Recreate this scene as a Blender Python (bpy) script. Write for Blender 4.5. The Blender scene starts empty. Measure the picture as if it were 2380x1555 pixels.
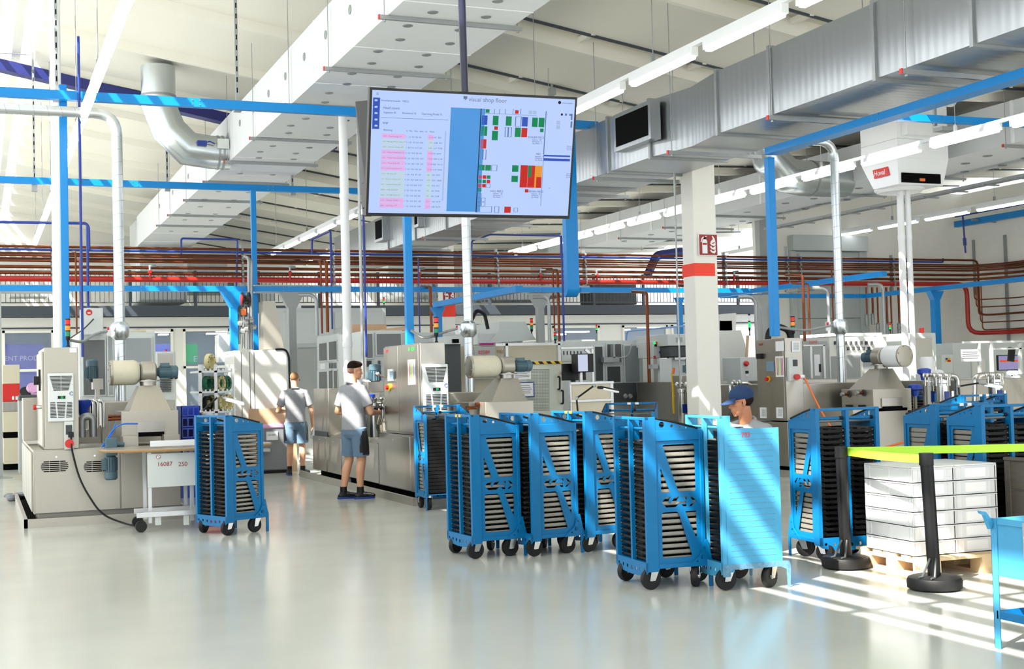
import bpy, math, random
from mathutils import Vector, Matrix
from mathutils.geometry import tessellate_polygon
random.seed(7)
C = bpy.context.scene.collection
R_ = math.radians
# ------------------------------------------------------------------ camera
FPX = 3012.51
PXW, PXH = 2380, 1555
ROT = Matrix(((0.9245182903, 0.0101810838, -0.3810016750), (-0.3803087444, -0.0412512307, -0.9239391727), (-0.0251234901, 0.9990969329, -0.0342655621)))
EYE = Vector((0, 0, 1.55))
cam_d = bpy.data.cameras.new('camera'); cam = bpy.data.objects.new('camera', cam_d); C.objects.link(cam)
cam_d.sensor_width = 36; cam_d.lens = FPX * 36 / PXW; cam_d.clip_end = 300
cam.matrix_world = Matrix.Translation(EYE) @ ROT.to_4x4()
bpy.context.scene.camera = cam

def on(px, py, ax, val):                      # photo pixel -> point where its ray meets the plane axis=val
    d = ROT @ Vector((px - PXW / 2, -(py - PXH / 2), -FPX))
    return EYE + d * ((val - EYE[ax]) / d[ax])
def atY(px, py, Y): p = on(px, py, 1, Y); return (p.x, p.z)
def fl(px, py, z=0.0): p = on(px, py, 2, z); return (p.x, p.y)

# ------------------------------------------------------------------ materials
MATS = {}
def lin(c):
    c = c / 255.0
    return c / 12.92 if c <= 0.04045 else ((c + 0.055) / 1.055) ** 2.4
def mat(name, rgb, rough=0.5, metal=0.0, var=0.06, scale=6.0, stretch=None, emit=0.0, bump=0.0, spec=0.5, alpha=1.0, trans=0.0, rvar=0.0, coat=0.0, ribs=0):
    if name in MATS: return MATS[name]
    m = bpy.data.materials.new(name); m.use_nodes = True
    nt = m.node_tree; b = nt.nodes['Principled BSDF']
    col = (lin(rgb[0]), lin(rgb[1]), lin(rgb[2]), 1)
    b.inputs['Base Color'].default_value = col
    b.inputs['Roughness'].default_value = rough; b.inputs['Metallic'].default_value = metal
    b.inputs['Specular IOR Level'].default_value = spec
    if trans: b.inputs['Transmission Weight'].default_value = trans; b.inputs['IOR'].default_value = 1.05
    if coat: b.inputs['Coat Weight'].default_value = coat; b.inputs['Coat Roughness'].default_value = 0.1
    if alpha < 1: b.inputs['Alpha'].default_value = alpha
    if emit:
        b.inputs['Emission Color'].default_value = col; b.inputs['Emission Strength'].default_value = emit
    if var or bump or rvar:
        tc = nt.nodes.new('ShaderNodeTexCoord'); mp = nt.nodes.new('ShaderNodeMapping'); nz = nt.nodes.new('ShaderNodeTexNoise')
        nt.links.new(tc.outputs['Object'], mp.inputs['Vector']); nt.links.new(mp.outputs['Vector'], nz.inputs['Vector'])
        if stretch: mp.inputs['Scale'].default_value = stretch
        nz.inputs['Scale'].default_value = scale; nz.inputs['Detail'].default_value = 3
        if var:
            mx = nt.nodes.new('ShaderNodeMix'); mx.data_type = 'RGBA'
            mx.inputs['A'].default_value = tuple(max(0, c * (1 - var)) for c in col[:3]) + (1,)
            mx.inputs['B'].default_value = tuple(min(1, c * (1 + var)) for c in col[:3]) + (1,)
            nt.links.new(nz.outputs['Fac'], mx.inputs['Factor']); nt.links.new(mx.outputs['Result'], b.inputs['Base Color'])
        if rvar:
            mr = nt.nodes.new('ShaderNodeMapRange'); mr.inputs['To Min'].default_value = max(.02, rough - rvar); mr.inputs['To Max'].default_value = rough + rvar
            nt.links.new(nz.outputs['Fac'], mr.inputs['Value']); nt.links.new(mr.outputs['Result'], b.inputs['Roughness'])
        if bump:
            bp = nt.nodes.new('ShaderNodeBump'); bp.inputs['Strength'].default_value = bump; bp.inputs['Distance'].default_value = 0.02
            nt.links.new(nz.outputs['Fac'], bp.inputs['Height']); nt.links.new(bp.outputs['Normal'], b.inputs['Normal'])
    if ribs:
        tc2 = nt.nodes.new('ShaderNodeTexCoord'); wv = nt.nodes.new('ShaderNodeTexWave'); wv.bands_direction = 'Y'; wv.inputs['Scale'].default_value = ribs
        bp2 = nt.nodes.new('ShaderNodeBump'); bp2.inputs['Strength'].default_value = .12; bp2.inputs['Distance'].default_value = .01
        nt.links.new(tc2.outputs['Object'], wv.inputs['Vector']); nt.links.new(wv.outputs['Fac'], bp2.inputs['Height']); nt.links.new(bp2.outputs['Normal'], b.inputs['Normal'])
    MATS[name] = m
    return m
def emis(name, rgb, s): return mat(name, rgb, rough=0.6, var=0, emit=s, spec=0.1)

M_FLOOR = mat('epoxy_floor', (197, 199, 192), .17, var=.05, scale=1.4, rvar=.05, spec=.6)
M_CEIL = mat('ceiling_cream', (235, 232, 221), .6, var=.03, scale=.6)
M_CORR = mat('corrugated_cream', (214, 209, 192), .55, var=.05, scale=2)
M_WALL = mat('wall_white', (238, 236, 228), .7, var=.02)
M_WALL2 = mat('panel_white', (226, 226, 220), .5, var=.03)
M_DARK = mat('anthracite_paint', (58, 66, 76), .5, var=.05)
M_NAVY = mat('navy_beam_paint', (28, 36, 110), .45, var=.06)
M_BLUE = mat('rail_blue_paint', (0, 132, 208), .34, var=.06, spec=.4)
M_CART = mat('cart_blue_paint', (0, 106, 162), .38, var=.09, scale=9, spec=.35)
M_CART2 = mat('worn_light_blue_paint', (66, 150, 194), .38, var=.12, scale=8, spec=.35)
M_WORN = mat('chipped_blue_paint', (88, 132, 160), .5, var=.55, scale=45)
M_SS = mat('brushed_stainless', (168, 164, 156), .33, metal=.95, var=.10, scale=3, stretch=(6, 6, .5), rvar=.07)
M_SS2 = mat('dull_stainless', (176, 171, 160), .42, metal=.75, var=.07, scale=2.5, rvar=.05)
M_SSP = mat('polished_stainless', (205, 205, 202), .2, metal=1, var=.05)
M_GALV = mat('galvanised_sheet', (172, 176, 178), .33, metal=.95, var=0, ribs=2.6)
M_SPIRAL = mat('spiral_duct_zinc', (200, 207, 210), .25, metal=.92, var=.03, scale=2, rvar=.02)
M_STRUT = mat('zinc_strut', (158, 162, 163), .42, metal=.7, var=.1, scale=12)
M_PDUCT = mat('textile_duct_white', (216, 219, 223), .5, var=.03, scale=5)
M_COPPER = mat('copper_pipe', (118, 64, 40), .34, metal=.85, var=.16, scale=5)
M_RED = mat('red_pipe_paint', (170, 30, 20), .34, var=.06)
M_PBLUE = mat('blue_pipe_paint', (26, 54, 142), .35, var=.06)
M_WPIPE = mat('white_pipe', (236, 238, 240), .35, var=.02)
M_LG = mat('machine_light_grey', (206, 212, 210), .42, var=.03)
M_MG = mat('machine_mid_grey', (166, 170, 168), .45, var=.04)
M_DG = mat('machine_dark_grey', (62, 66, 68), .5, var=.05)
M_BEIGE = mat('machine_beige', (208, 200, 176), .5, var=.03)
M_BLACK = mat('black_plastic', (12, 12, 14), .42, var=.1, spec=.35)
M_RUB = mat('black_rubber', (20, 20, 21), .55, var=.12, scale=14, spec=.35)
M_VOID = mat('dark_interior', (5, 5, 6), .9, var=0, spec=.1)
M_ACW = mat('cooling_unit_grey', (214, 219, 219), .45, var=.02)
M_ALU = mat('aluminium_profile', (206, 208, 208), .36, metal=.6, var=.05)
M_WHITE = mat('white_plastic', (238, 240, 242), .4, var=.02)
M_PAPER = mat('white_paper', (240, 240, 242), .7, var=.03)
M_INK = mat('dark_ink', (40, 42, 48), .7, var=0)
M_REDINK = mat('red_number_paint', (206, 44, 38), .5, var=0)
M_GREENINK = mat('green_number_paint', (64, 190, 84), .5, var=0)
M_MOTOR = mat('motor_blue_grey', (72, 100, 112), .42, var=.08, scale=12)
M_ROYAL = mat('royal_blue_plastic', (34, 72, 186), .38, var=.05)
M_YEL = mat('signal_yellow', (236, 190, 30), .45, var=.05)
M_ORG = mat('orange_cable', (236, 116, 50), .5, var=.05)
M_REDP = mat('signal_red', (206, 34, 28), .4, var=.04)
M_REDT = mat('column_red_orange_paint', (246, 60, 34), .5, var=.03)
M_SIGN = mat('sign_dark_red', (150, 30, 28), .45, var=.02)
M_CARD = mat('cardboard', (206, 172, 140), .75, var=.06)
M_WOOD = mat('pallet_wood', (208, 180, 142), .7, var=.14, scale=5, stretch=(1, 8, 8))
M_CRATE = mat('crate_pale_grey', (222, 223, 226), .45, var=.03)
M_GITTER = mat('weathered_dark_wood', (88, 82, 76), .75, var=.25, scale=7, stretch=(1, 1, 6))
M_LIME = mat('lime_barrier_tape', (176, 226, 62), .55, var=.03)
M_FILM = mat('grey_stretch_film', (128, 132, 138), .35, var=.12, scale=7, stretch=(1, 1, 8))
M_PINK = mat('pink_bag', (224, 172, 214), .5, var=.1)
M_FOIL = mat('foil_insulation', (186, 192, 194), .38, metal=.6, var=.2, scale=18, bump=.35)
M_TRAY = mat('tray_grey_rim', (146, 143, 134), .42, metal=.35, var=.05)
M_TRAYD = mat('tray_black', (8, 8, 9), .45, var=.1, spec=.25)
M_CREAM = mat('cream_ring_plastic', (226, 216, 160), .5, var=.05)
M_GREEN = mat('green_ring_plastic', (40, 110, 84), .5, var=.05)
M_TUBE = emis('lit_tube', (250, 252, 255), 6.0)
M_LEDR = mat('beacon_red', (214, 24, 18), .25, var=0, emit=.15)
M_LEDO = mat('beacon_orange', (246, 140, 16), .25, var=0, emit=.15)
M_LEDG = mat('beacon_green', (10, 120, 84), .25, var=0, emit=.2)
M_LEDG2 = emis('beacon_green_lit', (30, 230, 110), .7)
def glass(name, rgb, a, rough=.05):
    return mat(name, rgb, rough, var=0, alpha=a, spec=.6)
M_GLASS = glass('window_glass', (150, 165, 175), .22)
M_PERSPEX = glass('perspex_pane', (150, 158, 162), .55, .12)
M_PERSPEX2 = glass('grey_perspex_pane', (88, 90, 90), .72, .15)
M_SKIN = mat('skin', (214, 160, 128), .5, var=.06, scale=9)
M_SKIN2 = mat('skin_tanned', (190, 128, 94), .5, var=.06, scale=9)
M_SHIRT = mat('grey_polo_fabric', (150, 152, 158), .85, var=.05, scale=14, bump=.15)
M_SHORT = mat('blue_grey_shorts_fabric', (98, 124, 148), .85, var=.07, scale=10, bump=.2)
M_HAIRD = mat('dark_brown_hair', (34, 22, 20), .9, var=.3, scale=60, bump=.6, spec=.15)
M_HAIRL = mat('light_brown_hair', (142, 108, 78), .9, var=.25, scale=60, bump=.6, spec=.15)
M_SCL = mat('eye_white', (206, 196, 188), .4, var=0)
M_CAP = mat('navy_cap_fabric', (26, 54, 96), .85, var=.08, scale=20, bump=.2)
M_SHOEB = mat('shoe_blue_trim', (24, 62, 140), .5, var=0)
M_LIP = mat('lip_skin', (176, 104, 92), .5, var=0)

# ------------------------------------------------------------------ mesh builder
ORG = {}
class MB:
    def __init__(s): s.v = []; s.f = []; s.m = []
    def add(s, vs, fs, mi=0):
        o = len(s.v); s.v.extend([Vector(p) for p in vs]); s.f.extend([tuple(i + o for i in f) for f in fs]); s.m.extend([mi] * len(fs)); return s
    def box(s, x0, x1, y0, y1, z0, z1, mi=0):
        x0, x1 = sorted((x0, x1)); y0, y1 = sorted((y0, y1)); z0, z1 = sorted((z0, z1))
        v = [(x, y, z) for z in (z0, z1) for y in (y0, y1) for x in (x0, x1)]
        return s.add(v, [(0, 2, 3, 1), (4, 5, 7, 6), (0, 1, 5, 4), (2, 6, 7, 3), (0, 4, 6, 2), (1, 3, 7, 5)], mi)
    def fb(s, x0, y0, x1, y1, Y, d, mi=0):            # box whose front face fills a photo rectangle on the plane y=Y
        xm, ym = (x0 + x1) / 2, (y0 + y1) / 2
        a, b = on(x0, ym, 1, Y).x, on(x1, ym, 1, Y).x
        t, u = on(xm, y0, 1, Y).z, on(xm, y1, 1, Y).z
        return s.box(a, b, Y, Y + d, u, t, mi)
    def bar(s, p0, p1, w, h, mi=0, up=(0, 0, 1)):      # rectangular bar between two points
        p0, p1 = Vector(p0), Vector(p1); d = (p1 - p0).normalized(); u = Vector(up)
        if abs(d.dot(u)) > .95: u = Vector((0, 1, 0))
        a = d.cross(u).normalized() * (w / 2); b = a.cross(d).normalized() * (h / 2)
        v = [p + i * a + j * b for p in (p0, p1) for i, j in ((-1, -1), (1, -1), (1, 1), (-1, 1))]
        return s.add(v, [(0, 1, 2, 3), (7, 6, 5, 4), (0, 4, 5, 1), (1, 5, 6, 2), (2, 6, 7, 3), (3, 7, 4, 0)], mi)
    def tube(s, pts, r, n=10, mi=0, caps=True):
        pts = [Vector(p) for p in pts]; k = len(pts)
        rs = r if isinstance(r, (list, tuple)) else [r] * k
        t0 = (pts[1] - pts[0]).normalized()
        a = t0.cross(Vector((0, 0, 1)))
        if a.length < .05: a = t0.cross(Vector((1, 0, 0)))
        a.normalize(); vs = []
        for i, p in enumerate(pts):
            ti = (pts[i] - pts[i - 1]).normalized() if i else t0
            to = (pts[i + 1] - pts[i]).normalized() if i < k - 1 else ti
            t = (ti + to)
            t = t.normalized() if t.length > 1e-6 else ti
            a = (a - t * a.dot(t))
            if a.length < 1e-5: a = t.cross(Vector((0.3, .5, .8)))
            a.normalize(); b = t.cross(a)
            c = max(.4, ti.dot(t))
            for j in range(n):
                w = 2 * math.pi * j / n
                vs.append(p + (a * math.cos(w) + b * math.sin(w)) * rs[i] / (c if k > 2 and 0 < i < k - 1 and c > .7 else 1))
        fs = [(i * n + j, i * n + (j + 1) % n, (i + 1) * n + (j + 1) % n, (i + 1) * n + j) for i in range(k - 1) for j in range(n)]
        if caps: fs += [tuple(range(n - 1, -1, -1)), tuple((k - 1) * n + j for j in range(n))]
        return s.add(vs, fs, mi)
    def cyl(s, p0, p1, r, n=14, r2=None, mi=0): return s.tube([p0, p1], [r, r if r2 is None else r2], n, mi)
    def lathe(s, prof, p0, d=(0, 0, 1), n=20, mi=0):   # prof: (radius, distance along d)
        p0 = Vector(p0); d = Vector(d).normalized()
        a = d.cross(Vector((0, 0, 1)))
        if a.length < .05: a = Vector((1, 0, 0))
        a.normalize(); b = d.cross(a); vs = []
        for r, t in prof:
            for j in range(n):
                w = 2 * math.pi * j / n; vs.append(p0 + d * t + (a * math.cos(w) + b * math.sin(w)) * max(r, 1e-4))
        k = len(prof)
        fs = [(i * n + j, i * n + (j + 1) % n, (i + 1) * n + (j + 1) % n, (i + 1) * n + j) for i in range(k - 1) for j in range(n)]
        fs += [tuple(range(n - 1, -1, -1)), tuple((k - 1) * n + j for j in range(n))]
        return s.add(vs, fs, mi)
    def prism(s, poly, d0, d1, ax='y', mi=0, holes=()):
        loops = [list(poly)] + [list(h) for h in holes]
        def P(q, d):
            return (q[0], d, q[1]) if ax == 'y' else (d, q[0], q[1]) if ax == 'x' else (q[0], q[1], d)
        flat = [q for l in loops for q in l]; n = len(flat)
        vs = [P(q, d0) for q in flat] + [P(q, d1) for q in flat]
        if holes: tr = tessellate_polygon([[Vector((q[0], q[1], 0)) for q in l] for l in loops])
        else: tr = [tuple(range(n))]
        fs = [tuple(t) for t in tr] + [tuple(i + n for i in reversed(t)) for t in tr]
        o = 0
        for l in loops:
            k = len(l)
            fs += [(o + i, o + (i + 1) % k, n + o + (i + 1) % k, n + o + i) for i in range(k)]; o += k
        return s.add(vs, fs, mi)
    def ell(s, c, r, n=20, mi=0, rot=None):
        c = Vector(c); r = (r, r, r) if not isinstance(r, (tuple, list)) else r
        k = n // 2; vs = []
        for i in range(k + 1):
            th = math.pi * i / k
            for j in range(n):
                ph = 2 * math.pi * j / n
                q = Vector((r[0] * math.sin(th) * math.cos(ph), r[1] * math.sin(th) * math.sin(ph), r[2] * math.cos(th)))
                if rot is not None: q = rot @ q
                vs.append(c + q)
        fs = [(i * n + j, i * n + (j + 1) % n, (i + 1) * n + (j + 1) % n, (i + 1) * n + j) for i in range(k) for j in range(n)]
        return s.add(vs, fs, mi)
    def cap(s, p0, p1, r0, r1, n=16):                  # rounded tapering limb
        p0, p1 = Vector(p0), Vector(p1); s.tube([p0, p1], [r0, r1], n); s.ell(p0, r0, n); s.ell(p1, r1, n); return s
    def loft(s, rings, n=24, mi=0, p=2.4):             # rings: (z, cx, cy, rx, ry)
        vs = []
        for z, cx, cy, rx, ry in rings:
            for j in range(n):
                w = 2 * math.pi * j / n; a, b = math.cos(w), math.sin(w)
                vs.append((cx + rx * math.copysign(abs(a) ** (2 / p), a), cy + ry * math.copysign(abs(b) ** (2 / p), b), z))
        k = len(rings)
        fs = [(i * n + j, i * n + (j + 1) % n, (i + 1) * n + (j + 1) % n, (i + 1) * n + j) for i in range(k - 1) for j in range(n)]
        fs += [tuple(range(n - 1, -1, -1)), tuple((k - 1) * n + j for j in range(n))]
        return s.add(vs, fs, mi)
    def text(s, body, size, o, u=(1, 0, 0), v=(0, 0, 1), mi=0, align='CENTER', th=.002):
        o, u, v = Vector(o), Vector(u).normalized(), Vector(v).normalized()
        for vs, fs in [txt(body, align)]:
            nrm = u.cross(v)
            s.add([o + u * (q[0] * size) + v * (q[1] * size) + nrm * (q[2] * th) for q in vs], fs, mi)
        return s
    def xf(s, m): s.v = [m @ p for p in s.v]; return s
    def build(s, name, mats, parent=None, bev=0.0, smooth=True, ang=.7):
        org = Vector((0, 0, 0))
        if parent is not None: org = ORG.get(parent.name, org)
        me = bpy.data.meshes.new(name)
        me.from_pydata([tuple(p - org) for p in s.v], [], s.f)
        mats = mats if isinstance(mats, (list, tuple)) else [mats]
        for m in mats: me.materials.append(m)
        if len(mats) > 1: me.polygons.foreach_set('material_index', s.m)
        me.validate()
        fixn(me)
        if smooth:
            me.polygons.foreach_set('use_smooth', [True] * len(me.polygons)); me.set_sharp_from_angle(angle=ang)
        o = bpy.data.objects.new(name, me); C.objects.link(o)
        if parent is not None: o.parent = parent; ORG[o.name] = org
        if bev:
            b = o.modifiers.new('bevel', 'BEVEL'); b.width = bev; b.segments = 2; b.limit_method = 'ANGLE'; b.angle_limit = .9
        return o
import bmesh
def fixn(me):
    bm = bmesh.new(); bm.from_mesh(me); bmesh.ops.recalc_face_normals(bm, faces=bm.faces); bm.to_mesh(me); bm.free()
TXT = {}
def txt(body, align):
    k = (body, align)
    if k not in TXT:
        cu = bpy.data.curves.new('glyphs', 'FONT'); cu.body = body; cu.align_x = align; cu.align_y = 'CENTER'; cu.extrude = .5; cu.resolution_u = 3
        o = bpy.data.objects.new('glyphs', cu); me = o.to_mesh()
        TXT[k] = ([tuple(v.co) for v in me.vertices], [tuple(p.vertices) for p in me.polygons])
        o.to_mesh_clear(); bpy.data.objects.remove(o); bpy.data.curves.remove(cu)
    return TXT[k]
def rnd(pts, rad, seg=4):                              # round the corners of a path
    pts = [Vector(p) for p in pts]; out = [pts[0]]
    for i in range(1, len(pts) - 1):
        a, b, c = pts[i - 1], pts[i], pts[i + 1]; u, w = (a - b), (c - b)
        r = min(rad, u.length * .49, w.length * .49); p, q = b + u.normalized() * r, b + w.normalized() * r
        for k in range(seg + 1):
            t = k / seg; out.append(p * (1 - t) ** 2 + b * 2 * t * (1 - t) + q * t * t)
    return out + [pts[-1]]
def tag(o, label, cat, group=None, kind=None):
    o['label'] = label; o['category'] = cat
    if group: o['group'] = group
    if kind: o['kind'] = kind
    return o
def thing(name, label, cat, loc=(0, 0, 0), group=None, rz=None):
    o = bpy.data.objects.new(name, None); C.objects.link(o); o.location = loc; o.empty_display_size = .1
    if rz is not None: o.rotation_euler = (0, 0, rz); ORG[o.name] = Vector((0, 0, 0))
    else: ORG[o.name] = Vector(loc)
    return tag(o, label, cat, group)
def solo(name, mb, mats, label, cat, group=None, bev=0.0, **k):
    return tag(mb.build(name, mats, None, bev, **k), label, cat, group)
def struct(name, mb, mats, **k):
    o = mb.build(name, mats, None, **k); o['kind'] = 'structure'; return o
def dup(root, loc, rz, label, group=None):
    r = root.copy(); C.objects.link(r); r.location = loc; r.rotation_euler = (0, 0, rz); r['label'] = label
    if group: r['group'] = group
    for ch in list(root.children):
        c = ch.copy(); C.objects.link(c); c.parent = r
        for g in list(ch.children):
            d = g.copy(); C.objects.link(d); d.parent = c
    return r
def lowest(mb): return min(p.z for p in mb.v)
ORD = ['first', 'second', 'third', 'fourth', 'fifth', 'sixth', 'seventh', 'eighth', 'ninth', 'tenth', 'eleventh', 'twelfth', 'thirteenth', 'fourteenth', 'fifteenth', 'sixteenth', 'seventeenth', 'eighteenth', 'nineteenth', 'twentieth']
# ------------------------------------------------------------------ room shell
def zroof(x): return 8.0 - .16 * x if x < 11.4 else 6.2 + .03 * (x - 11.4)
b = MB(); b.box(-10, 27, -8, 54, -.2, 0); struct('floor', b, M_FLOOR)
PITCH = 2.8
def roof(x0, x1, infill):
    b = MB(); nx = 8; wd = 2.32 if infill else PITCH
    xs = [x0 + (x1 - x0) * i / nx for i in range(nx + 1)]
    k0 = 23.3 - PITCH * 10
    for k in range(21):
        y0 = k0 + k * PITCH
        prof = [(-.02, .16), (0, -.13), (.09, -.13), (.13, -.05)]
        prof += [(.13 + (wd - .13) * t / 10, -.05 + .16 * math.sin(math.pi * min(1, (t / 10) ** .7) * .85)) for t in range(1, 11)]
        if infill: prof += [(wd, .16)]
        n = len(prof)
        b.add([(x, y0 + a, zroof(x) + c) for x in xs for a, c in prof], [(i * n + j, i * n + j + 1, (i + 1) * n + j + 1, (i + 1) * n + j) for i in range(nx) for j in range(n - 1)], 0)
        if infill:
            cor = [(wd - .01 + (PITCH - wd + .01) * t / 12, .10 + (.03 if (t // 2) % 2 else 0)) for t in range(13)]; n = len(cor)
            b.add([(x, y0 + a, zroof(x) + c) for x in xs for a, c in cor], [(i * n + j, i * n + j + 1, (i + 1) * n + j + 1, (i + 1) * n + j) for i in range(nx) for j in range(n - 1)], 1)
            x = x0 + 1.0
            while x < x1: b.box(x, x + .07, y0 + wd, y0 + PITCH, zroof(x), zroof(x) + .09, 0); x += 1.9
            b.bar((x0, y0 + wd + .02, zroof(x0) - .01), (x1, y0 + wd + .02, zroof(x1) - .01), .03, .04, 2)
    return struct('ceiling', b, [M_CEIL, M_CORR, M_DARK], ang=.5)
roof(1.05, 5.6, False); roof(5.6, 11.4, True); roof(13.6, 25.3, True)
b = MB()                                                # skylight lanes: glazing bars along the hall, widths shaped to stripe the sunlight
for x, w_ in ((-1.02, .06), (-.70, .14), (-.33, .2), (.0, .2), (.36, .12), (.73, .16), (1.03, .06)): b.box(x - w_ / 2, x + w_ / 2, -5, 54, 7.97, 8.0)
for k in range(22): y = -4.7 + PITCH * k; b.box(-1.05, 1.05, y, y + .08, 7.96, 8.01)
b.box(-9, -1.0, -5, 54, 8.0, 8.2)
struct('trim_1', b, M_WALL2)
b = MB()
for x in (11.42, 11.95, 12.5, 13.05, 13.58): b.box(x - .04, x + .06, -5, 54, zroof(x) - .02, zroof(x) + .06)
for k in range(40): y = -4.7 + 1.4 * k; b.box(11.4, 13.6, y, y + .09, zroof(11.8) + .02, zroof(11.8) + .06)
struct('trim_2', b, M_WALL2)
# right wall and the back right wall with its sectional gate
b = MB(); b.box(25, 25.25, 4, 28.2, 0, 6.3); struct('wall_right', b, M_WALL)
b = MB(); b.box(18.35, 25, 28.0, 28.2, 0, 6.3); struct('wall_back', b, M_WALL)
b = MB(); b.box(18.3, 18.55, 27.8, 28.0, 0, 6.2); struct('trim_3', b, M_MG)
b = MB(); x0, z1 = atY(1838, 600, 27.95); x1, _ = atY(2000, 600, 27.95)
for i in range(8): b.box(x0 + .1, x1 - .1, 27.9, 27.99, .02 + i * .58, .59 + i * .58)
b.box(x0 - .05, x1 + .1, 27.75, 27.99, 4.66, 5.05); b.box(x1 - .1, x1 + .15, 27.86, 27.99, 0, 4.66); b.box(x0 - .05, x0 + .1, 27.86, 27.99, 0, 4.66)
o = struct('door_1', b, mat('gate_grey_green', (186, 194, 192), .5, var=.03), bev=.01)
# office wall under the gallery: openings given as photo columns
YB = 39.0
OPEN = [(5, 125), (196, 262), (318, 402), (425, 535), (1052, 1135), (1284, 1393), (1446, 1551), (1560, 1636), (1702, 1790)]
b = MB(); last = -3.0; gl = []
for i, (a, c) in enumerate(OPEN):
    xa, xb = atY(a, 768, YB)[0], atY(c, 768, YB)[0]
    b.box(last, xa, YB, YB + .2, 0, 3.62); b.box(xa, xb, YB, YB + .2, 3.26, 3.62); b.box(xa, xb, YB, YB + .2, 0, .12)
    gl.append((xa, xb)); last = xb
b.box(last, 27, YB, YB + .2, 0, 3.62); struct('wall_front', b, M_WALL2)
b = MB(); b.box(-3, 27, YB - .02, YB, 3.30, 3.34); struct('trim_4', b, M_DARK)
for i, (xa, xb) in enumerate(gl):
    b = MB()
    for x in (xa, xb - .07): b.box(x, x + .07, YB - .04, YB + .1, .1, 3.26)
    for z in (.1, 2.1, 3.19): b.box(xa, xb, YB - .04, YB + .1, z, z + .07)
    w = struct('window_%d' % (i + 1), b, M_WALL)
    g = MB(); g.box(xa + .05, xb - .05, YB + .03, YB + .045, .15, 3.2); g.build('pane', M_GLASS, w)
b = MB(); b.box(-3, 27, 43.0, 43.1, 0, 3.6); b.box(-3, 27, 39.25, 43, 3.45, 3.55); struct('wall_inner', b, mat('office_wall_blue_grey', (176, 186, 200), .6, var=.04))
# tinted banner panels and lamps in the offices behind the panes
def banner(px0, y0, px1, y1, rgb, label, name='wall_banner', words=None, Y=42.0):
    b = MB(); b.fb(px0, y0, px1, y1, Y, .03)
    t = thing(name, label, 'banner', (on(px0, y1, 1, Y).x, Y, 0))
    b.build('panel', mat('banner_%d_%d_%d' % rgb, rgb, .6, var=.08, emit=.25), t)  # panel and letters given their own glow, as if lit in the office
    if words:
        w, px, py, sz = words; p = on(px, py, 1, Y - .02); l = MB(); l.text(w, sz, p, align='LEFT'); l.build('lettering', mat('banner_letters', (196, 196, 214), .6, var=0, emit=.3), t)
banner(-30, 800, 100, 905, (112, 108, 206), 'purple banner with large pale letters behind the far left office window', words=('ENT PRODUC', 10, 834, .2))
banner(322, 800, 402, 900, (92, 100, 200), 'blue violet banner behind the office pane over the small red beacon')
banner(427, 800, 459, 845, (20, 172, 104), 'green banner behind the glass door beside the ring shelf', words=('E', 449, 835, .26))
officel = 0
for px0, px1, py in ((350, 398, 771), (370, 392, 777), (482, 530, 775), (505, 534, 769), (1318, 1370, 771), (1300, 1316, 777), (1438, 1465, 766), (1490, 1545, 760), (1572, 1610, 757), (1040, 1085, 770)):
    b = MB(); b.fb(px0, py - 1.5, px1, py + 1.5, 41.2, .3); x = (px0 + px1) / 2
    wh = 'blue violet banner' if px1 < 395 else 'pane over the small red beacon' if px1 < 400 else 'green banner' if px0 < 500 else 'glass door by the ring shelf' if px0 < 520 else 'tall copper drop pipe' if px0 < 1500 else 'striped blue hose'
    officel += 1
    solo('office_lamp', b, M_TUBE, '%s of the slim lit office ceiling lamps counted from the left, behind the panes' % ORD[officel - 1], 'lamp', 'office ceiling lamps')
# gallery: slab edge, rail, upper wall
b = MB(); b.box(-3, 26.6, 38.45, 38.6, 3.62, 3.92); struct('trim_5', b, M_DARK)
b = MB(); b.box(-3, 26.6, 38.6, 50, 3.68, 3.9); struct('floor', b, M_MG)
b = MB(); b.box(-9, 27, 50, 50.2, 3.9, 8.2); struct('wall_upper', b, M_WALL)
b = MB(); b.box(-3, 26.6, 49.8, 50, 6.3, 6.9); struct('trim_6', b, M_WALL2)
t = thing('gallery_railing', 'long dark grey bar railing along the upper gallery edge', 'railing', (12, 38.55, 3.92))
b = MB(); b.box(-2, 26.4, 38.5, 38.56, 4.87, 4.92); b.build('top_rail', M_DARK, t)
b = MB(); b.box(-2, 26.4, 38.51, 38.55, 4.0, 4.03); b.build('bottom_rail', M_DARK, t)
b = MB(); x = -1.9
while x < 26.4: b.box(x - .008, x + .008, 38.52, 38.54, 4.0, 4.9); x += .125
o = b.build('baluster', M_DARK, t); o['kind'] = 'stuff'
for i in range(16):
    x = -1.5 + i * 1.85; b = MB(); b.box(x - .04, x + .04, 38.49, 38.57, 3.7, 4.95); b.build('post', M_DARK, t)

# ------------------------------------------------------------------ lights: daylight and lamps
w = bpy.data.worlds.new('daylight'); bpy.context.scene.world = w; w.use_nodes = True
bg = w.node_tree.nodes['Background']; bg.inputs['Color'].default_value = (.92, .96, 1.0, 1); bg.inputs['Strength'].default_value = 1.3
sd = bpy.data.lights.new('sun', 'SUN'); sd.energy = 12.0; sd.angle = R_(.5); sd.color = (1.0, .95, .86)
so = bpy.data.objects.new('sun', sd); C.objects.link(so); so.location = (-6, -6, 20)
so.rotation_euler = Vector((.75, .40, -1)).to_track_quat('-Z', 'Y').to_euler()
sc = bpy.context.scene
sc.view_settings.view_transform = 'Standard'; sc.view_settings.look = 'None'; sc.view_settings.gamma = 1; sc.view_settings.use_curve_mapping = False
sc.view_settings.exposure = 0.8
sc.cycles.adaptive_threshold = .02; sc.cycles.max_bounces = 6; sc.cycles.diffuse_bounces = 4; sc.cycles.glossy_bounces = 4; sc.cycles.transparent_max_bounces = 10; sc.cycles.transmission_bounces = 4
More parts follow.
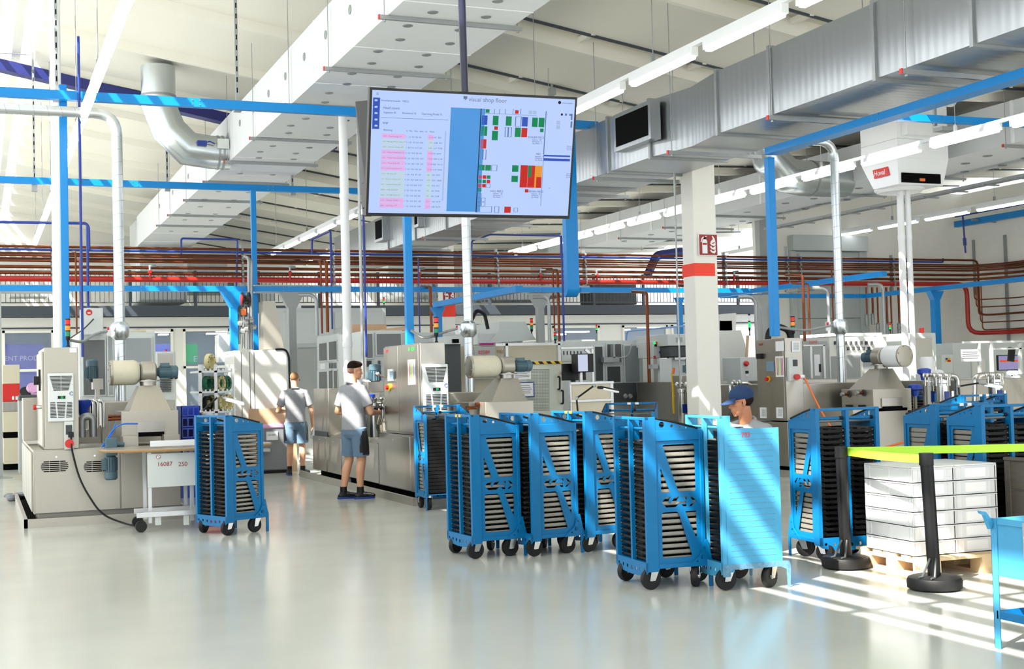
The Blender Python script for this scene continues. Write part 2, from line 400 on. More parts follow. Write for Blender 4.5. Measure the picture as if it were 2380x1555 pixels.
sc.cycles.caustics_reflective = False; sc.cycles.caustics_refractive = False; sc.cycles.sample_clamp_indirect = 4.0
sc.cycles.use_denoising = True

# ------------------------------------------------------------------ strip lights
ZL = 5.15
def lamp_proto():
    t = thing('strip_light', 'x', 'light', (0, 0, 0), 'strip lights', rz=0)
    b = MB(); b.box(-.05, .05, -.72, .72, -.02, .05); b.box(-.04, .04, -.76, -.72, -.05, .05); b.box(-.04, .04, .72, .76, -.05, .05); b.build('housing', M_WHITE, t)
    b = MB(); b.prism([(-.05, -.02), (-.035, -.075), (.035, -.075), (.05, -.02)], -.71, .71, 'y'); b.build('diffuser', M_TUBE, t)
    return t
lp = lamp_proto(); usedlp = False
for row, (X, ya, yb, nm) in enumerate([(1.31, 11.0, 34.5, 'left row beside the tall blue post'), (7.42, 8.9, 35.0, 'middle row right of the hanging screen'), (14.2, 11.5, 34.5, 'row in front of the right white duct'), (21.0, 18.0, 34.0, 'far right row near the wall')]):
    t = thing('light_trunking', 'white trunking rail hung on chains, the %s' % nm, 'trunking', (X, (ya + yb) / 2, ZL + .05), 'light trunking rails')
    b = MB(); b.box(X - .03, X + .03, ya, yb, ZL + .05, ZL + .10); b.build('rail', M_WHITE, t)
    y = ya + 1.0
    while y < yb:
        b = MB(); b.tube([(X, y, ZL + .1), (X, y, zroof(X) + .05)], .006, 4); b.box(X - .02, X + .02, y - .02, y + .02, ZL + .1, ZL + .2)
        b.build('chain', M_STRUT, t); y += 3.5
    y = ya + .8; i = 0
    while y < yb - .5:
        lab = 'strip light %s from the near end, %s' % (ORD[i], nm)
        if not usedlp: o = lp; o.location = (X, y, ZL); o['label'] = lab; usedlp = True
        else: o = dup(lp, (X, y, ZL), 0, lab)
        y += 1.75; i += 1

# ------------------------------------------------------------------ ducts
# large white perforated duct on the left
x0, x1, z0, z1 = 4.38, 5.93, 5.75, 6.62
t = thing('perforated_duct', 'wide white perforated ventilation duct running diagonally overhead at left', 'duct', (5.1, 24, z0))
b = MB(); b.box(x0, x1, 4, 39.5, z0, z1); b.build('casing', [M_PDUCT], t)
def nozzles(t, pts, m, prof, d, nm='nozzle'):
    b = MB(); b.lathe(prof, pts[0], d, 14); o = b.build(nm, m, t); p0 = Vector(pts[0])
    for p in pts[1:]: c = o.copy(); C.objects.link(c); c.parent = t; c.location = Vector(p) - p0
bp, sp = [], []
y = 9.5; k = 0
while y < 36:
    bp += [(x, y, z0 - .001) for x in ((x0 + .45, x0 + 1.1) if k % 2 else (x0 + .35, x0 + 1.0))]; sp += [(x0 - .001, y, z0 + .5)] if k % 2 == 0 else []; y += .62 if y < 24 else 1.24; k += 1
nozzles(t, bp, M_STRUT, [(.062, 0), (.062, .006), (.045, .012), (.02, .008)], (0, 0, -1)); nozzles(t, sp, M_STRUT, [(.06, 0), (.06, .01), (.03, .018)], (-1, 0, 0), 'side_nozzle')
for y in [9.4 + 2.05 * i for i in range(15)]:
    b = MB(); b.box(x0 - .005, x1 + .005, y, y + .02, z0 - .006, z1 + .006); b.build('seam', M_WHITE, t)
def hanger_rail(X0, X1, y, z, lab, grp, zt=None):
    t = thing('duct_hanger', lab, 'hanger', ((X0 + X1) / 2, y, z), grp)
    b = MB(); b.box(X0, X1, y - .02, y + .02, z - .05, z); b.build('rail', M_STRUT, t)
    b = MB(); b.box(X0 - .012, X0, y - .022, y + .022, z - .052, z + .002); b.build('end_cap', M_REDP, t)
    for x in (X0 + .06, X1 - .06):
        b = MB(); b.tube([(x, y, z - .07), (x, y, zroof(x) + .04)], .006, 5); b.cyl((x, y, z - .075), (x, y, z - .055), .016, 6); b.build('threaded_rod', M_STRUT, t)
for i, (px, py) in enumerate([(895, 35), (760, 155), (665, 240), (588, 318), (525, 373), (478, 420), (435, 463), (398, 498), (372, 522)]):
    X, Y = fl(px, py, z0)
    hanger_rail(x0 - .1, x1 + .12, Y, z0 - .002, '%s zinc hanger rail from the near end under the left white duct' % ORD[i], 'hangers under the left white duct')
# galvanised rectangular duct in the middle
x0, x1, z0, z1 = 8.78, 10.0, 4.62, 5.42
t = thing('rectangular_duct', 'large silver galvanised sheet metal duct crossing overhead at right of centre', 'duct', (9.3, 18, z0))
b = MB(); b.box(x0, x1, 17.3, 33.5, z0, z1); b.build('far_section', M_GALV, t)
b = MB(); b.box(x0, x1, 3, 14.2, z0, z1); b.build('near_section', M_GALV, t)
b = MB()
vs = [(x0, 14.2), (x1, 14.2), (x1, 17.3), (x0 + .0, 17.3), (x0 + .28, 15.0)]
b.prism([(x0, 14.2), (x0 + .14, 15.1), (x0, 16.0), (x0, 17.3), (x1, 17.3), (x1, 14.2)], z0, z1, 'z'); b.build('offset_section', M_GALV, t)
for y in (5.2, 7.4, 9.6, 11.05, 13.0, 14.2, 16.0, 17.3, 18.8, 20.6, 22.6, 24.6, 26.6, 28.6, 30.6):
    b = MB()
    for (a, c) in ((x0 - .03, x0), (x1, x1 + .03)): b.box(a, c, y - .025, y + .025, z0 - .03, z1 + .03)
    for (a, c) in ((z0 - .03, z0), (z1, z1 + .03)): b.box(x0, x1, y - .025, y + .025, a, c)
    b.build('flange', M_STRUT, t)
for i, (pa, pb) in enumerate(((1513, 1427), (968, 957), (885, 866))):
    Y = on(pa, 330, 0, x0 - .16).y; gl_ = on(pb, 330, 0, x0 - .16).y - Y
    f = MB(); f.box(x0 - .16, x0, Y, Y + gl_, z0 + .2, z1 - .06); fo = f.build('grille_frame', M_GALV, t)
    f = MB(); f.box(x0 - .165, x0 - .155, Y + .07, Y + gl_ - .07, z0 + .26, z1 - .12); f.build('grille_opening', M_VOID, fo)
for i, Y in enumerate((10.5, 12.9, 15.3, 17.6, 19.3, 21.2, 23.4, 25.8, 28.2, 30.4)):
    hanger_rail(x0 - .12, x1 + .14, Y, z0 - .035, '%s zinc hanger rail from the near end under the silver duct' % ORD[i], 'hangers under the silver duct')
# right white perforated duct
x0, x1, z0, z1 = 16.55, 18.28, 5.4, 6.14
t = thing('perforated_duct', 'bright white perforated ventilation duct overhead on the right side behind the heater', 'duct', (17.6, 24, z0))
b = MB(); b.box(x0, x1, 6, 36, z0, z1); b.build('casing', M_PDUCT, t)
bp = []; y = 12.0; k = 0
while y < 33: bp += [(x, y, z0 - .001) for x in (x0 + .5 + .2 * (k % 2), x0 + 1.4 + .2 * (k % 2))]; y += .8; k += 1
nozzles(t, bp, M_STRUT, [(.085, 0), (.085, .012), (.04, .02)], (0, 0, -1))
for y in [9.4 + 2.6 * i for i in range(10)]:
    b = MB(); b.box(x0 - .02, x0, y, y + .07, z0, z1); b.build('seam', M_WHITE, t)
for i, (px, py) in enumerate([(2348, 336), (2060, 405), (1893, 447), (1672, 500), (1557, 527), (1457, 552), (1370, 574)]):
    X, Y = fl(px, py, z0)
    hanger_rail(x0 - .1, x1 + .3, Y, z0 - .002, '%s zinc hanger rail from the near end under the right white duct' % ORD[i], 'hangers under the right white duct')
b = MB(); b.box(17.9, 18.1, 10, 27, 5.05, 5.11)
for i in range(20): b.box(17.8, 18.2, 10 + .85 * i, 10.04 + .85 * i, 5.02, 5.05)
solo('cable_tray', b, M_STRUT, 'long thin zinc cable tray hanging under the right white duct', 'cable tray')
# big galvanised elbows that feed the white ducts
def elbow_duct(name, lab, path, r, straps):
    t = thing(name, lab, 'duct', path[0])
    b = MB(); b.tube(path, r, 22); b.build('pipe', M_SPIRAL, t)
    for p, d in straps:
        b = MB(); b.cyl(Vector(p) - Vector(d) * .02, Vector(p) + Vector(d) * .02, r + .012, 22); b.build('joint_ring', M_STRUT, t)
    return t
Y = 24.5; xa, za = atY(372, 225, Y); xb, zb = atY(510, 355, Y); xm = xa - .03
e = elbow_duct('elbow_duct', 'fat round zinc elbow duct joining the side of the left white duct', [(xm, Y, zroof(xm)), (xm, Y, zb + .85), (xm + .18, Y, zb + .38), (xm + .52, Y, zb + .05), (xm + .95, Y, zb), (4.42, Y, zb)], .31, [((xm, Y, zb + 1.0), (0, 0, 1)), ((xm + 1.15, Y, zb), (1, 0, 0)), ((4.2, Y, zb), (1, 0, 0))])
b = MB(); b.box(4.15, 4.36, Y - .36, Y - .30, zb + .02, zb + .2); b.build('actuator_box', M_LG, e)
b = MB(); b.tube([(3.9, Y - .34, zb + .1), (4.0, Y - .36, zb + .14), (4.1, Y - .35, zb + .1)], .012, 6); b.box(3.78, 3.95, Y - .36, Y - .3, zb + .05, zb + .15); b.build('blue_sensor', M_PBLUE, e)
Y = 22.0; xa, za = atY(1775, 370, Y); xb, zb = atY(1885, 415, Y)
elbow_duct('elbow_duct', 'round grey zinc elbow duct joining the right white duct behind a blue post', [(xa, Y, zroof(xa)), (xa, Y, zb + .8), (xa + .16, Y, zb + .36), (xa + .5, Y, zb + .05), (xa + .9, Y, zb), (16.6, Y, zb)], .36, [((xa, Y, zb + .95), (0, 0, 1)), ((xa + 1.1, Y, zb), (1, 0, 0))])
# spiral ducts
def spiral(lab, path, r, ribs, ring=None, grp='spiral ducts'):
    t = thing('spiral_duct', lab, 'duct', path[-1], grp)
    b = MB(); b.tube(rnd(path, .28, 6), r, 18)
    for i in range(len(path) - 1):
        a, c = Vector(path[i]), Vector(path[i + 1]); L = (c - a).length; d = (c - a) / L
        s = .3
        while s < L - .3:
            tilt = (d + Vector((.0, .0, .22)) if abs(d.z) < .5 else d + Vector((.22, 0, 0))).normalized()
            p = a + d * s; b.cyl(p - tilt * .0022, p + tilt * .0022, r * 1.03, 18, mi=1); s += .17
    b.build('pipe', [M_SPIRAL, M_STRUT], t)
    if ring:
        p = Vector(ring); b = MB()
        b.lathe([(r * 1.02, -.14), (r * 1.7, -.09), (r * 1.8, -.0), (r * 1.7, .06), (r * 1.05, .1)], p, (0, 0, 1), 22); b.build('damper_collar', M_SPIRAL, t)
    return t
Yd = 17.6
x, zt = atY(276, 262, Yd)[0] , atY(200, 262, Yd)[1]; xv = atY(276, 600, Yd)[0]; zc = atY(277, 766, Yd)[1]
spiral('shiny spiral duct bending down at left beside the tall blue post', [(-.8, Yd, zt), (xv, Yd, zt), (xv, Yd, 1.18)], .068, 1, (xv, Yd, zc))
b = MB(); b.cyl((xv, Yd, 1.27), (xv, Yd, 1.29), .11, 18); b.cyl((xv, Yd, 1.16), (xv, Yd, 1.2), .1, 18); D1F = (xv, Yd)
solo('duct_flange', b, M_SS, 'dark ring flange at the foot of the left spiral duct', 'flange', 'duct flanges')
xv = atY(1086, 650, Yd)[0]; zc = atY(1089, 762, Yd)[1]
spiral('shiny spiral duct rising straight up below the hanging screen', [(xv, Yd, 4.6), (xv, Yd, 1.16)], .068, 1, (xv, Yd, zc))
Y3 = 16.7; xv = atY(1947, 600, Y3)[0]; zt = atY(1870, 327, Y3)[1]; zc = atY(1953, 757, Y3)[1]
spiral('shiny spiral duct bending down on the right beside the wall heater', [(10.05, Y3, zt), (xv, Y3, zt), (xv, Y3, atY(1957, 892, Y3)[1])], .068, 1, (xv, Y3, zc))
Y = 20.0; z = atY(1385, 342, Y)[1]
b = MB(); b.tube([(atY(1300, 340, Y)[0], Y, z), (8.8, Y, z)], .11, 16); solo('branch_duct', b, M_SPIRAL, 'short round branch duct entering the silver duct beside its black grille', 'duct')

# ------------------------------------------------------------------ blue service rails and posts
def rail(lab, p0, p1, w=.11, h=.12, m=None, bolts=True, grp='blue service rails'):
    t = thing('service_rail', lab, 'rail', p0, grp)
    p0, p1 = Vector(p0), Vector(p1)
    b = MB(); b.bar(p0, p1, w, h)
    d = (p1 - p0); L = d.length; d.normalize(); sd = Vector((0, -1, 0)) if abs(d.x) > .7 else Vector((-1, 0, 0))
    s = 1.2
    while s < L:
        for a in (-.05, .05):
            for c in (-.03, .03): q = p0 + d * (s + a) + Vector((0, 0, c)) + sd * (w / 2); b.cyl(q - sd * .002, q + sd * .008, .008, 6, mi=1)
        s += 2.6
    b.build('beam', [m or M_BLUE, M_STRUT], t)
    return t
XA = atY(1387, 285, 18)[0]
rail('upper blue rail crossing the left half and ending behind the screen', (-1, 18, 5.45), (XA, 18, 5.45))
rail('blue rail behind, running level under the left white duct', (-1, 25.5, 5.45), (8.2, 25.5, 5.45))
xe = atY(1318, 690, 24.3)[0]; xe2 = atY(1740, 690, 24.3)[0]
rail('low blue rail from the left edge to the fat blue drop duct', (-1, 24.3, 3.36), (xe, 24.3, 3.36), h=.1)
rail('low blue rail right of the fat blue drop duct, behind the white column', (xe + .3, 24.3, 3.36), (xe2, 24.3, 3.36), h=.1)
rail('low blue rail running back beside the right spiral duct', (15.85, 19.9, 3.36), (15.85, 26.3, 3.36), h=.1)
rail('low blue rail across the grey gate on the right', (16.0, 26.0, 3.36), (20.1, 26.0, 3.36), h=.1)
rail('low blue rail above the far right blue post', (20.12, 16.0, 3.36), (20.12, 26.0, 3.36), h=.1)
rail('blue rail bracketed along the right wall', (24.5, 14, 5.42), (24.5, 27.7, 5.42), w=.16, h=.16)
rail('short blue rail sunlit in stripes in front of the white heater', (atY(2040, 270, 16.5)[0], 16.5, atY(2040, 270, 16.5)[1]), (atY(2420, 290, 16.5)[0], 16.5, atY(2420, 290, 16.5)[1]), h=.11)
rail('broad blue rail slung under the right edge of the silver duct', (9.6, 3, 4.43), (9.6, 14.25, 4.43), w=.2, h=.09)
b = MB(); b.box(atY(2050, 0, 12)[0], 14, 12, 12.12, atY(2050, -8, 12)[1], atY(2050, 14, 12)[1])
solo('service_rail', b, M_BLUE, 'blue rail end peeking in at the top right edge of the picture', 'rail', 'blue service rails')
for i, (px, py) in enumerate([(2290, 512), (2140, 540), (1560 + 420, 560)]):
    p = on(px, py, 0, 24.65); b = MB(); b.prism([(24.99, p.z - .06), (24.99, p.z + .06), (24.2, p.z + .02), (24.2, p.z - .02)], p.y - .03, p.y + .03, 'y')
    solo('wall_bracket', b, M_STRUT, '%s slotted zinc bracket from the right holding the wall rail' % ORD[i], 'bracket', 'wall brackets')
def post(lab, x, y, z0, z1, w=.1, d=.1, head=None, grp='blue posts', m=None):
    t = thing('service_post', lab, 'post', (x, y, z0), grp); m = m or M_BLUE
    b = MB(); b.box(x - w / 2, x + w / 2, y - d / 2, y + d / 2, z0, z1); b.build('shaft', m, t, bev=.006)
    if head:
        b = MB(); b.prism([(x - w / 2, z1 - head), (x + w / 2, z1 - head), (x + w / 2 + head * .55, z1), (x - w / 2 - head * .55, z1)], y - d / 2 - .006, y + d / 2 + .006, 'y'); b.build('flared_head', m, t)
    return t
x = atY(149, 520, 18.2)[0]; post('tall blue post at left rising behind the tall steel cabinet', x, 18.14, 2.0, 5.62)
x = atY(591, 620, 25.4)[0]; post('tall blue post standing over the white sunlit cabinet', x, 25.4, 2.1, 5.39)
x = atY(949, 650, 16.6)[0]; post('tall blue post under the left half of the hanging screen', x, 16.6, 2.0, 5.3)
x = atY(1794, 560, 14.3)[0]; post('tall blue post meeting the silver duct over the right steel cabinet', x, 14.3, 2.02, 4.36)
x = atY(2177, 800, 23.5)[0]; post('far right blue post with a flared head under the low rail', x, 23.5, 0, 3.3, .16, .16, .2)
x = atY(543, 760, 24.2)[0]; post('blue post with flared head left of the white sunlit cabinet', x, 24.2, 0, 3.3, .14, .14, .3)
x = atY(1018, 760, 22.5)[0]; z = atY(1018, 708, 22.5)[1]; post('short blue post beside the far column with the red band', x, 22.5, 0, z - .05, .13, .13, .12)
rail('short blue rail running from the short blue post towards the camera', (x, 22.6, z), (x, 18.6, z), w=.12, h=.1)
x = atY(1580, 740, 23.5)[0]; post('blue post left of the white column, behind the grey tank', x, 23.5, 0, 3.15, .1, .1, .1)
for px, lab, Yg in ((678, 'grey steel post with a flared head over the big grey machine', 25.3), (1255, 'grey steel post with a flared head in the middle background', 25.3), (1774, 'grey steel post with flared head behind the tall right steel cabinet', 25.6)):
    x = atY(px, 740, Yg)[0]; post(lab, x, Yg, 0, 3.36, .15, .15, .32, 'grey steel posts', M_MG)
b = MB(); x = atY(1327, 600, 18)[0]; z = atY(1327, 690, 18)[1]
b.prism([(17.935, 5.4), (18.065, 5.4), (18.065, z)] + [(17.935 + .13 - .13 * math.sin(k * math.pi / 12), z + .13 - .13 * math.cos(k * math.pi / 12)) for k in range(1, 7)], x - .1, x + .1, 'x')
solo('drop_duct', b, M_BLUE, 'fat blue vertical drop duct at the right corner of the hanging screen', 'duct')
for i, (a, c) in enumerate(((-5, 125), (590, 792), (1165, 1368))):
    b = MB(); Y = 25.3; xa, za = atY(a, 672, Y); xb, _ = atY(c, 672, Y); b.box(xa, xb, Y - .06, Y + .06, za - .08, za + .08)
    solo('steel_beam', b, M_MG, ['grey steel beam lying at the left edge above the low blue rail', 'grey steel beam above the big grey machine', 'grey steel beam left of the fat blue drop duct'][i], 'beam', 'grey steel beams')
b = MB(); Y = 26.2; p0 = on(-10, 150, 1, Y); p1 = on(551, 283, 1, Y); b.bar(p0, p1, .2, .3, up=(0, 1, 0)); b2 = b
b.bar(p1, p1 + (p1 - p0) * .45, .2, .3, up=(0, 1, 0))
nb = 26
for i in range(nb):
    q = p0 + (p1 - p0) * (i / nb); b.cyl(q + Vector((0, -.1, .06 if i % 2 else -.05)), q + Vector((0, -.125, .06 if i % 2 else -.05)), .022, 8)
solo('roof_girder', b, M_NAVY, 'dark navy riveted roof girder slanting across the upper left', 'girder')
b = MB(); p0 = on(1880, 300, 1, 27); p1 = on(2010, 345, 1, 27); b.bar(p0, p0 + (p1 - p0) * 1.6, .2, .45, up=(0, 1, 0)); b.bar(p0, p0 - (p1 - p0) * .8, .2, .45, up=(0, 1, 0))
solo('roof_girder', b, M_NAVY, 'dark navy roof girder behind the right spiral duct and heater', 'girder')
# columns and rain pipes
b = MB(); b.box(10.02, 10.42, 17.0, 17.35, 0, 5.3); struct('column_1', b, M_WALL, bev=.012)
t = thing('column_band', 'red orange paint band around the white column', 'marking', (10.2, 17, 3.2)); b = MB(); z0, z1 = atY(1640, 641, 17)[1], atY(1640, 612, 17)[1]
b.box(10.012, 10.37, 16.99, 17.36, z0, z1); b.build('band', M_REDT, t)
t = thing('fire_extinguisher_sign', 'dark red fire extinguisher sign on the near white column', 'sign', (10.24, 16.97, 3.5))
def extsign(t, cx, cz, Y, s):
    b = MB(); b.box(cx - s / 2, cx + s / 2, Y, Y + .015, cz - s / 2, cz + s / 2); b.build('board', M_WHITE, t)
    b = MB(); k = s * .47; b.box(cx - k, cx + k, Y - .004, Y, cz - k, cz + k); b.build('field', M_SIGN, t)
    b = MB(); u = s / 20
    def R(q): return [(cx + a * u, cz + c * u) for a, c in q]
    y0, y1 = Y - .008, Y - .004
    b.prism(R([(-6.5, -8), (-1.2, -8), (-1.2, 3.2), (-2.4, 5), (-5.4, 5), (-6.5, 3.2)]), y0, y1)
    b.prism(R([(-4.7, 5), (-3.1, 5), (-3.1, 8), (-1.5, 8.2), (-1.5, 7.2), (-2.6, 7), (-2.6, 5.8), (-4.9, 6.2), (-6.2, 5.2), (-7.2, 2.4), (-8, 2.6), (-6.9, 6.2), (-5, 7.6)]), y0, y1)
    for o in (-8, -4.6, -1.2): b.prism(R([(1.6, o + 2.8), (3, o + 1), (6, o), (7.6, o + 1.4), (7.4, o + 4.4), (6.2, o + 2.6), (4, o + 2), (2.8, o + 3.6)]), y0, y1)
    b.prism(R([(2.2, 3), (4, 1.4), (7.4, 3.2), (6.6, 6), (4.4, 8.4), (3.8, 8), (4.8, 5.6), (4, 4.2)]), y0, y1)
    b.build('pictogram', M_WHITE, t)
    b = MB(); b.prism(R([(-6, -.2), (-1.7, -.2), (-1.7, 1.6), (-6, 1.6)]), Y - .011, y0); b.build('label_patch', M_SIGN, t)
cx, cz = atY(1646, 569, 16.97); extsign(t, cx, cz, 16.97, .33)
Y = 30.5; x0, x1 = atY(1030, 740, Y)[0], atY(1058, 740, Y)[0]
b = MB(); b.box(x0, x1, Y, Y + .35, 0, zroof(x1)); struct('column_2', b, M_WALL, bev=.012)
b = MB(); b.box(x0 - .01, x1 + .01, Y - .01, Y + .36, atY(1040, 736, Y)[1], atY(1040, 708, Y)[1]); solo('column_band', b, M_REDT, 'red orange paint band around the far column left of the spiral duct', 'marking')
t = thing('fire_extinguisher_sign', 'dark red fire extinguisher sign on the far column, partly behind a blue rail', 'sign', (x0, Y, 3))
cx, cz = atY(1044, 690, Y - .05); extsign(t, cx, cz, Y - .05, .34)
def rainpipe(lab, path, r, rings):
    t = thing('rain_pipe', lab, 'pipe', path[-1], 'white rain pipes'); b = MB(); b.tube(path, r, 16); b.build('pipe', M_WPIPE, t)
    for z in rings: b = MB(); q = Vector((path[-1][0], path[-1][1], z)); b.cyl(q, q + Vector((0, 0, .08)), r * 1.13, 16); b.build('sleeve', M_WPIPE, t)
Y = 19.5; x = atY(133, 500, Y)[0]
rainpipe('white rain pipe behind the tall blue post at left', [(x + .08, Y, zroof(x)), (x, Y, zroof(x) - .75), (x, Y, 0)], .075, (4.4, 5.4))
Y = 19.4; x = atY(803, 580, Y)[0]
rainpipe('white rain pipe rising behind the worker in grey and blue shorts', [(x, Y, zroof(x)), (x, Y, 0)], .068, (1.72, 2.1, 4.4))
Y = 19.0; x = atY(2097, 600, Y)[0]
rainpipe('left one of the white twin pipes below the heater', [(x, Y, zroof(x)), (x, Y, 0)], .062, (3.9, 1.9))
rainpipe('right one of the white twin pipes below the heater', [(x + .13, Y - .05, zroof(x)), (x + .13, Y - .05, 0)], .05, (3.9,))
# heater
Y = 18.4; xa, zb = atY(2088, 428, Y); xb = atY(2207, 440, Y)[0]; zt = atY(2150, 250, Y)[1]; Yb = on(1999, 300, 0, xa).y; D = Yb - Y
t = thing('air_heater', 'white hanging air heater with a red name plate and dark outlet slot', 'heater', ((xa + xb) / 2, Y + .7, zb))
zk = atY(2090, 365, Y)[1]; zb2 = atY(2090, 427, Y)[1]; xm = xa
b = MB(); b.box(xa, xb, Y, Yb, zk, zt + .9); b.box(xa - .004, xb + .004, Y - .004, Yb, zk + .33, zk + .336, 1); b.build('casing', [M_WHITE, M_MG], t, bev=.01)
b = MB(); b.add([(xa, Y, zk), (xb, Y, zk), (xb, Yb, zk), (xa, Yb, zk), (xa + .02, Y + .02, zb2), (xb - .13, Y + .02, zb2), (xb - .13, Yb - .3, zb2), (xa + .02, Yb - .3, zb2)], [(0, 1, 5, 4), (1, 2, 6, 5), (2, 3, 7, 6), (3, 0, 4, 7), (4, 5, 6, 7)]); b.build('hood', M_WHITE, t)
b = MB(); b.box(xa + .08, xb - .2, Y - .012, Y + .03, zb2 + .03, zb2 + .2); so_ = b.build('outlet', M_VOID, t)
b = MB(); b.box(xa + .46, xa + .58, Y - .016, Y - .012, zb2 + .06, zb2 + .11); b.build('valve', M_ORG, so_)
b = MB(); q = [on(*p, 0, xa - .012) for p in ((2028, 396), (2063, 387), (2067, 407), (2032, 416))]; b.add(q + [p + Vector((.008, 0, 0)) for p in q], [(0, 1, 2, 3), (7, 6, 5, 4), (0, 4, 5, 1), (1, 5, 6, 2), (2, 6, 7, 3), (3, 7, 4, 0)]); npl = b.build('name_plate', M_REDP, t)
b = MB(); b.text('Hoval', .13, on(2044, 402.5, 0, xa - .015), u=(0, -1, 0)); b.build('lettering', M_WHITE, npl)
b = MB(); b.lathe([(.44, 0), (.44, -.03), (.38, -.07), (.3, -.03)], ((xa + xb) / 2 - .06, Y + .6, zb2 + .01), (0, 0, 1), 28); b.build('swirl_outlet', M_WHITE, t)
b = MB(); b.tube(rnd([(xb - .05, Y - .05, zk + 1.0), (xb + .12, Y - .05, zk + 1.0), (xb + .12, Y - .05, zt + .5)], .12), .06, 12); b.build('condensate_pipe', M_WHITE, t)
b = MB(); b.box(xm + .1, xm + .65, Y - .16, Y, zk + .38, zk + .62); b.build('control_box', M_WHITE, t)
b = MB(); b.tube([(xm + .4, Y - .1, zk + .62), (xm + .45, Y - .14, zk + .7), (xm + .7, Y - .1, zk + .62)], .03, 8); b.build('black_plug', M_BLACK, t)
b = MB(); b.tube([(xm + .35 + .11 * math.cos(a * .4), Y - .04, zk + 1.3 + .11 * math.sin(a * .4)) for a in range(17)], .012, 6); b.build('cable_coil', M_MG, t)
b = MB(); b.box(xm + .55, xm + .72, Y - .006, Y, zk + 1.22, zk + 1.3); st = b.build('sticker', M_REDP, t)
b = MB(); b.box(xm + .58, xm + .69, Y - .009, Y - .006, zk + 1.24, zk + 1.28); b.build('sticker_text_field', M_WHITE, st)
for px, lab in ((2182, 'slotted zinc strut in front of the heater, holding the short blue rail'),):
    Y2 = 16.6; x = atY(px, 250, Y2)[0]; z = atY(px, 290, Y2)[1]; b = MB(); b.box(x - .025, x + .025, Y2 + .08, Y2 + .12, z, zroof(x)); b.box(x - .03, x + .3, Y2 - .1, Y2 + .12, z - .1, z - .04)
    solo('hanging_strut', b, M_STRUT, lab, 'strut')
for i, (px, py, Y2) in enumerate([(132, 215, 18.1), (552, 240, 18.1), (80, 430, 25.6), (389, 430, 25.6), (680, 440, 25.6), (1283, 205, 20.0)]):
    x, z = atY(px, py, Y2); b = MB(); b.box(x - .02, x + .02, Y2, Y2 + .04, z, zroof(x) + .05)
    for k in range(14): b.box(x - .008, x + .008, Y2 - .002, Y2, z + .15 + k * .15, z + .22 + k * .15, 1)
    b.box(x - .05, x + .05, Y2 - .06, Y2 + .06, z - .12, z, 0)
    solo('hanging_strut', b, [M_STRUT, M_VOID], ['slotted strut above the tall blue post at left', 'slotted strut holding the upper blue rail near the left white duct', 'slotted strut at the far left holding the rear blue rail', 'slotted strut holding the rear blue rail left of the white duct', 'slotted strut holding the rear blue rail right of the white duct', 'short dark strut above the right corner of the screen'][i], 'strut', 'hanging struts')
# ------------------------------------------------------------------ pipe rack along the hall
YR = 27.0
def pz(py): return on(1300, py, 1, YR).z
def longpipe(name, lab, cat, path, r, m, grp=None, rad=.16, n=10):
    b = MB(); b.tube(rnd(path, rad, 4), r, n); return solo(name, b, m, lab, cat, grp)
longpipe('copper_pipe', 'topmost copper pipe of the long rack, bending down at the right wall', 'pipe', [(-2, YR, pz(591)), (24.55, YR, pz(591)), (24.55, YR, pz(591) - 1.45), (24.85, YR - .2, pz(591) - 1.45), (24.85, 12, pz(591) - 1.45)], .028, M_COPPER, 'copper pipes of the rack')
longpipe('air_pipe', 'long navy blue pipe just under the topmost copper pipe of the rack', 'pipe', [(-2, YR, pz(597)), (23.4, YR, pz(597)), (23.4, YR, pz(597) + .1)], .024, M_PBLUE)
cp = [(603.5, .018, .03), (608.5, .026, 0), (613.5, .018, .05), (619, .026, 0), (631, .033, 0), (643, .033, 0)]
wal = ['second', 'third', 'fourth', 'fifth', 'sixth', 'lowest']
for i, (py, r, dy) in enumerate(cp):
    longpipe('copper_pipe', '%s copper pipe from the top of the long rack, running to the right wall' % wal[i], 'pipe', [(-2, YR + dy, pz(py)), (24.5 - .05 * i, YR + dy, pz(py)), (24.88, YR - .6 - .1 * i, pz(py)), (24.88, 12, pz(py))], r, M_COPPER, 'copper pipes of the rack', .3)
for i, py in enumerate((606, 616)):
    longpipe('zinc_pipe', ['upper', 'lower'][i] + ' thin grey zinc pipe between the copper pipes of the rack', 'pipe', [(-2, YR + .08, pz(py)), (9.0, YR + .08, pz(py))], .016, M_STRUT, 'zinc pipes of the rack')
zr = pz(655)
longpipe('sprinkler_main', 'thick red main pipe under the copper pipes, dropping at the right wall', 'pipe', [(-2, YR, zr), (24.15, YR, zr), (24.15, YR, zr - 1.3), (24.85, YR - .6, zr - 1.3), (24.85, 12, zr - 1.3)], .058, M_RED, None, .3, 16)
for i in range(5):
    z = zr - .42 - i * .2
    longpipe('copper_pipe', '%s thin copper pipe from the top on the right wall above the red pipe' % ORD[i], 'pipe', [(24.3 + .06 * i, YR - .1, zr), (24.3 + .06 * i, YR - .1, z), (24.87, YR - .9, z), (24.87, 12, z)], .016, M_COPPER, 'thin copper pipes on the right wall', .1)
for i, px in enumerate([(1010, 26.2, 0), (2010, 0, 0)][:0]): pass
b0 = []
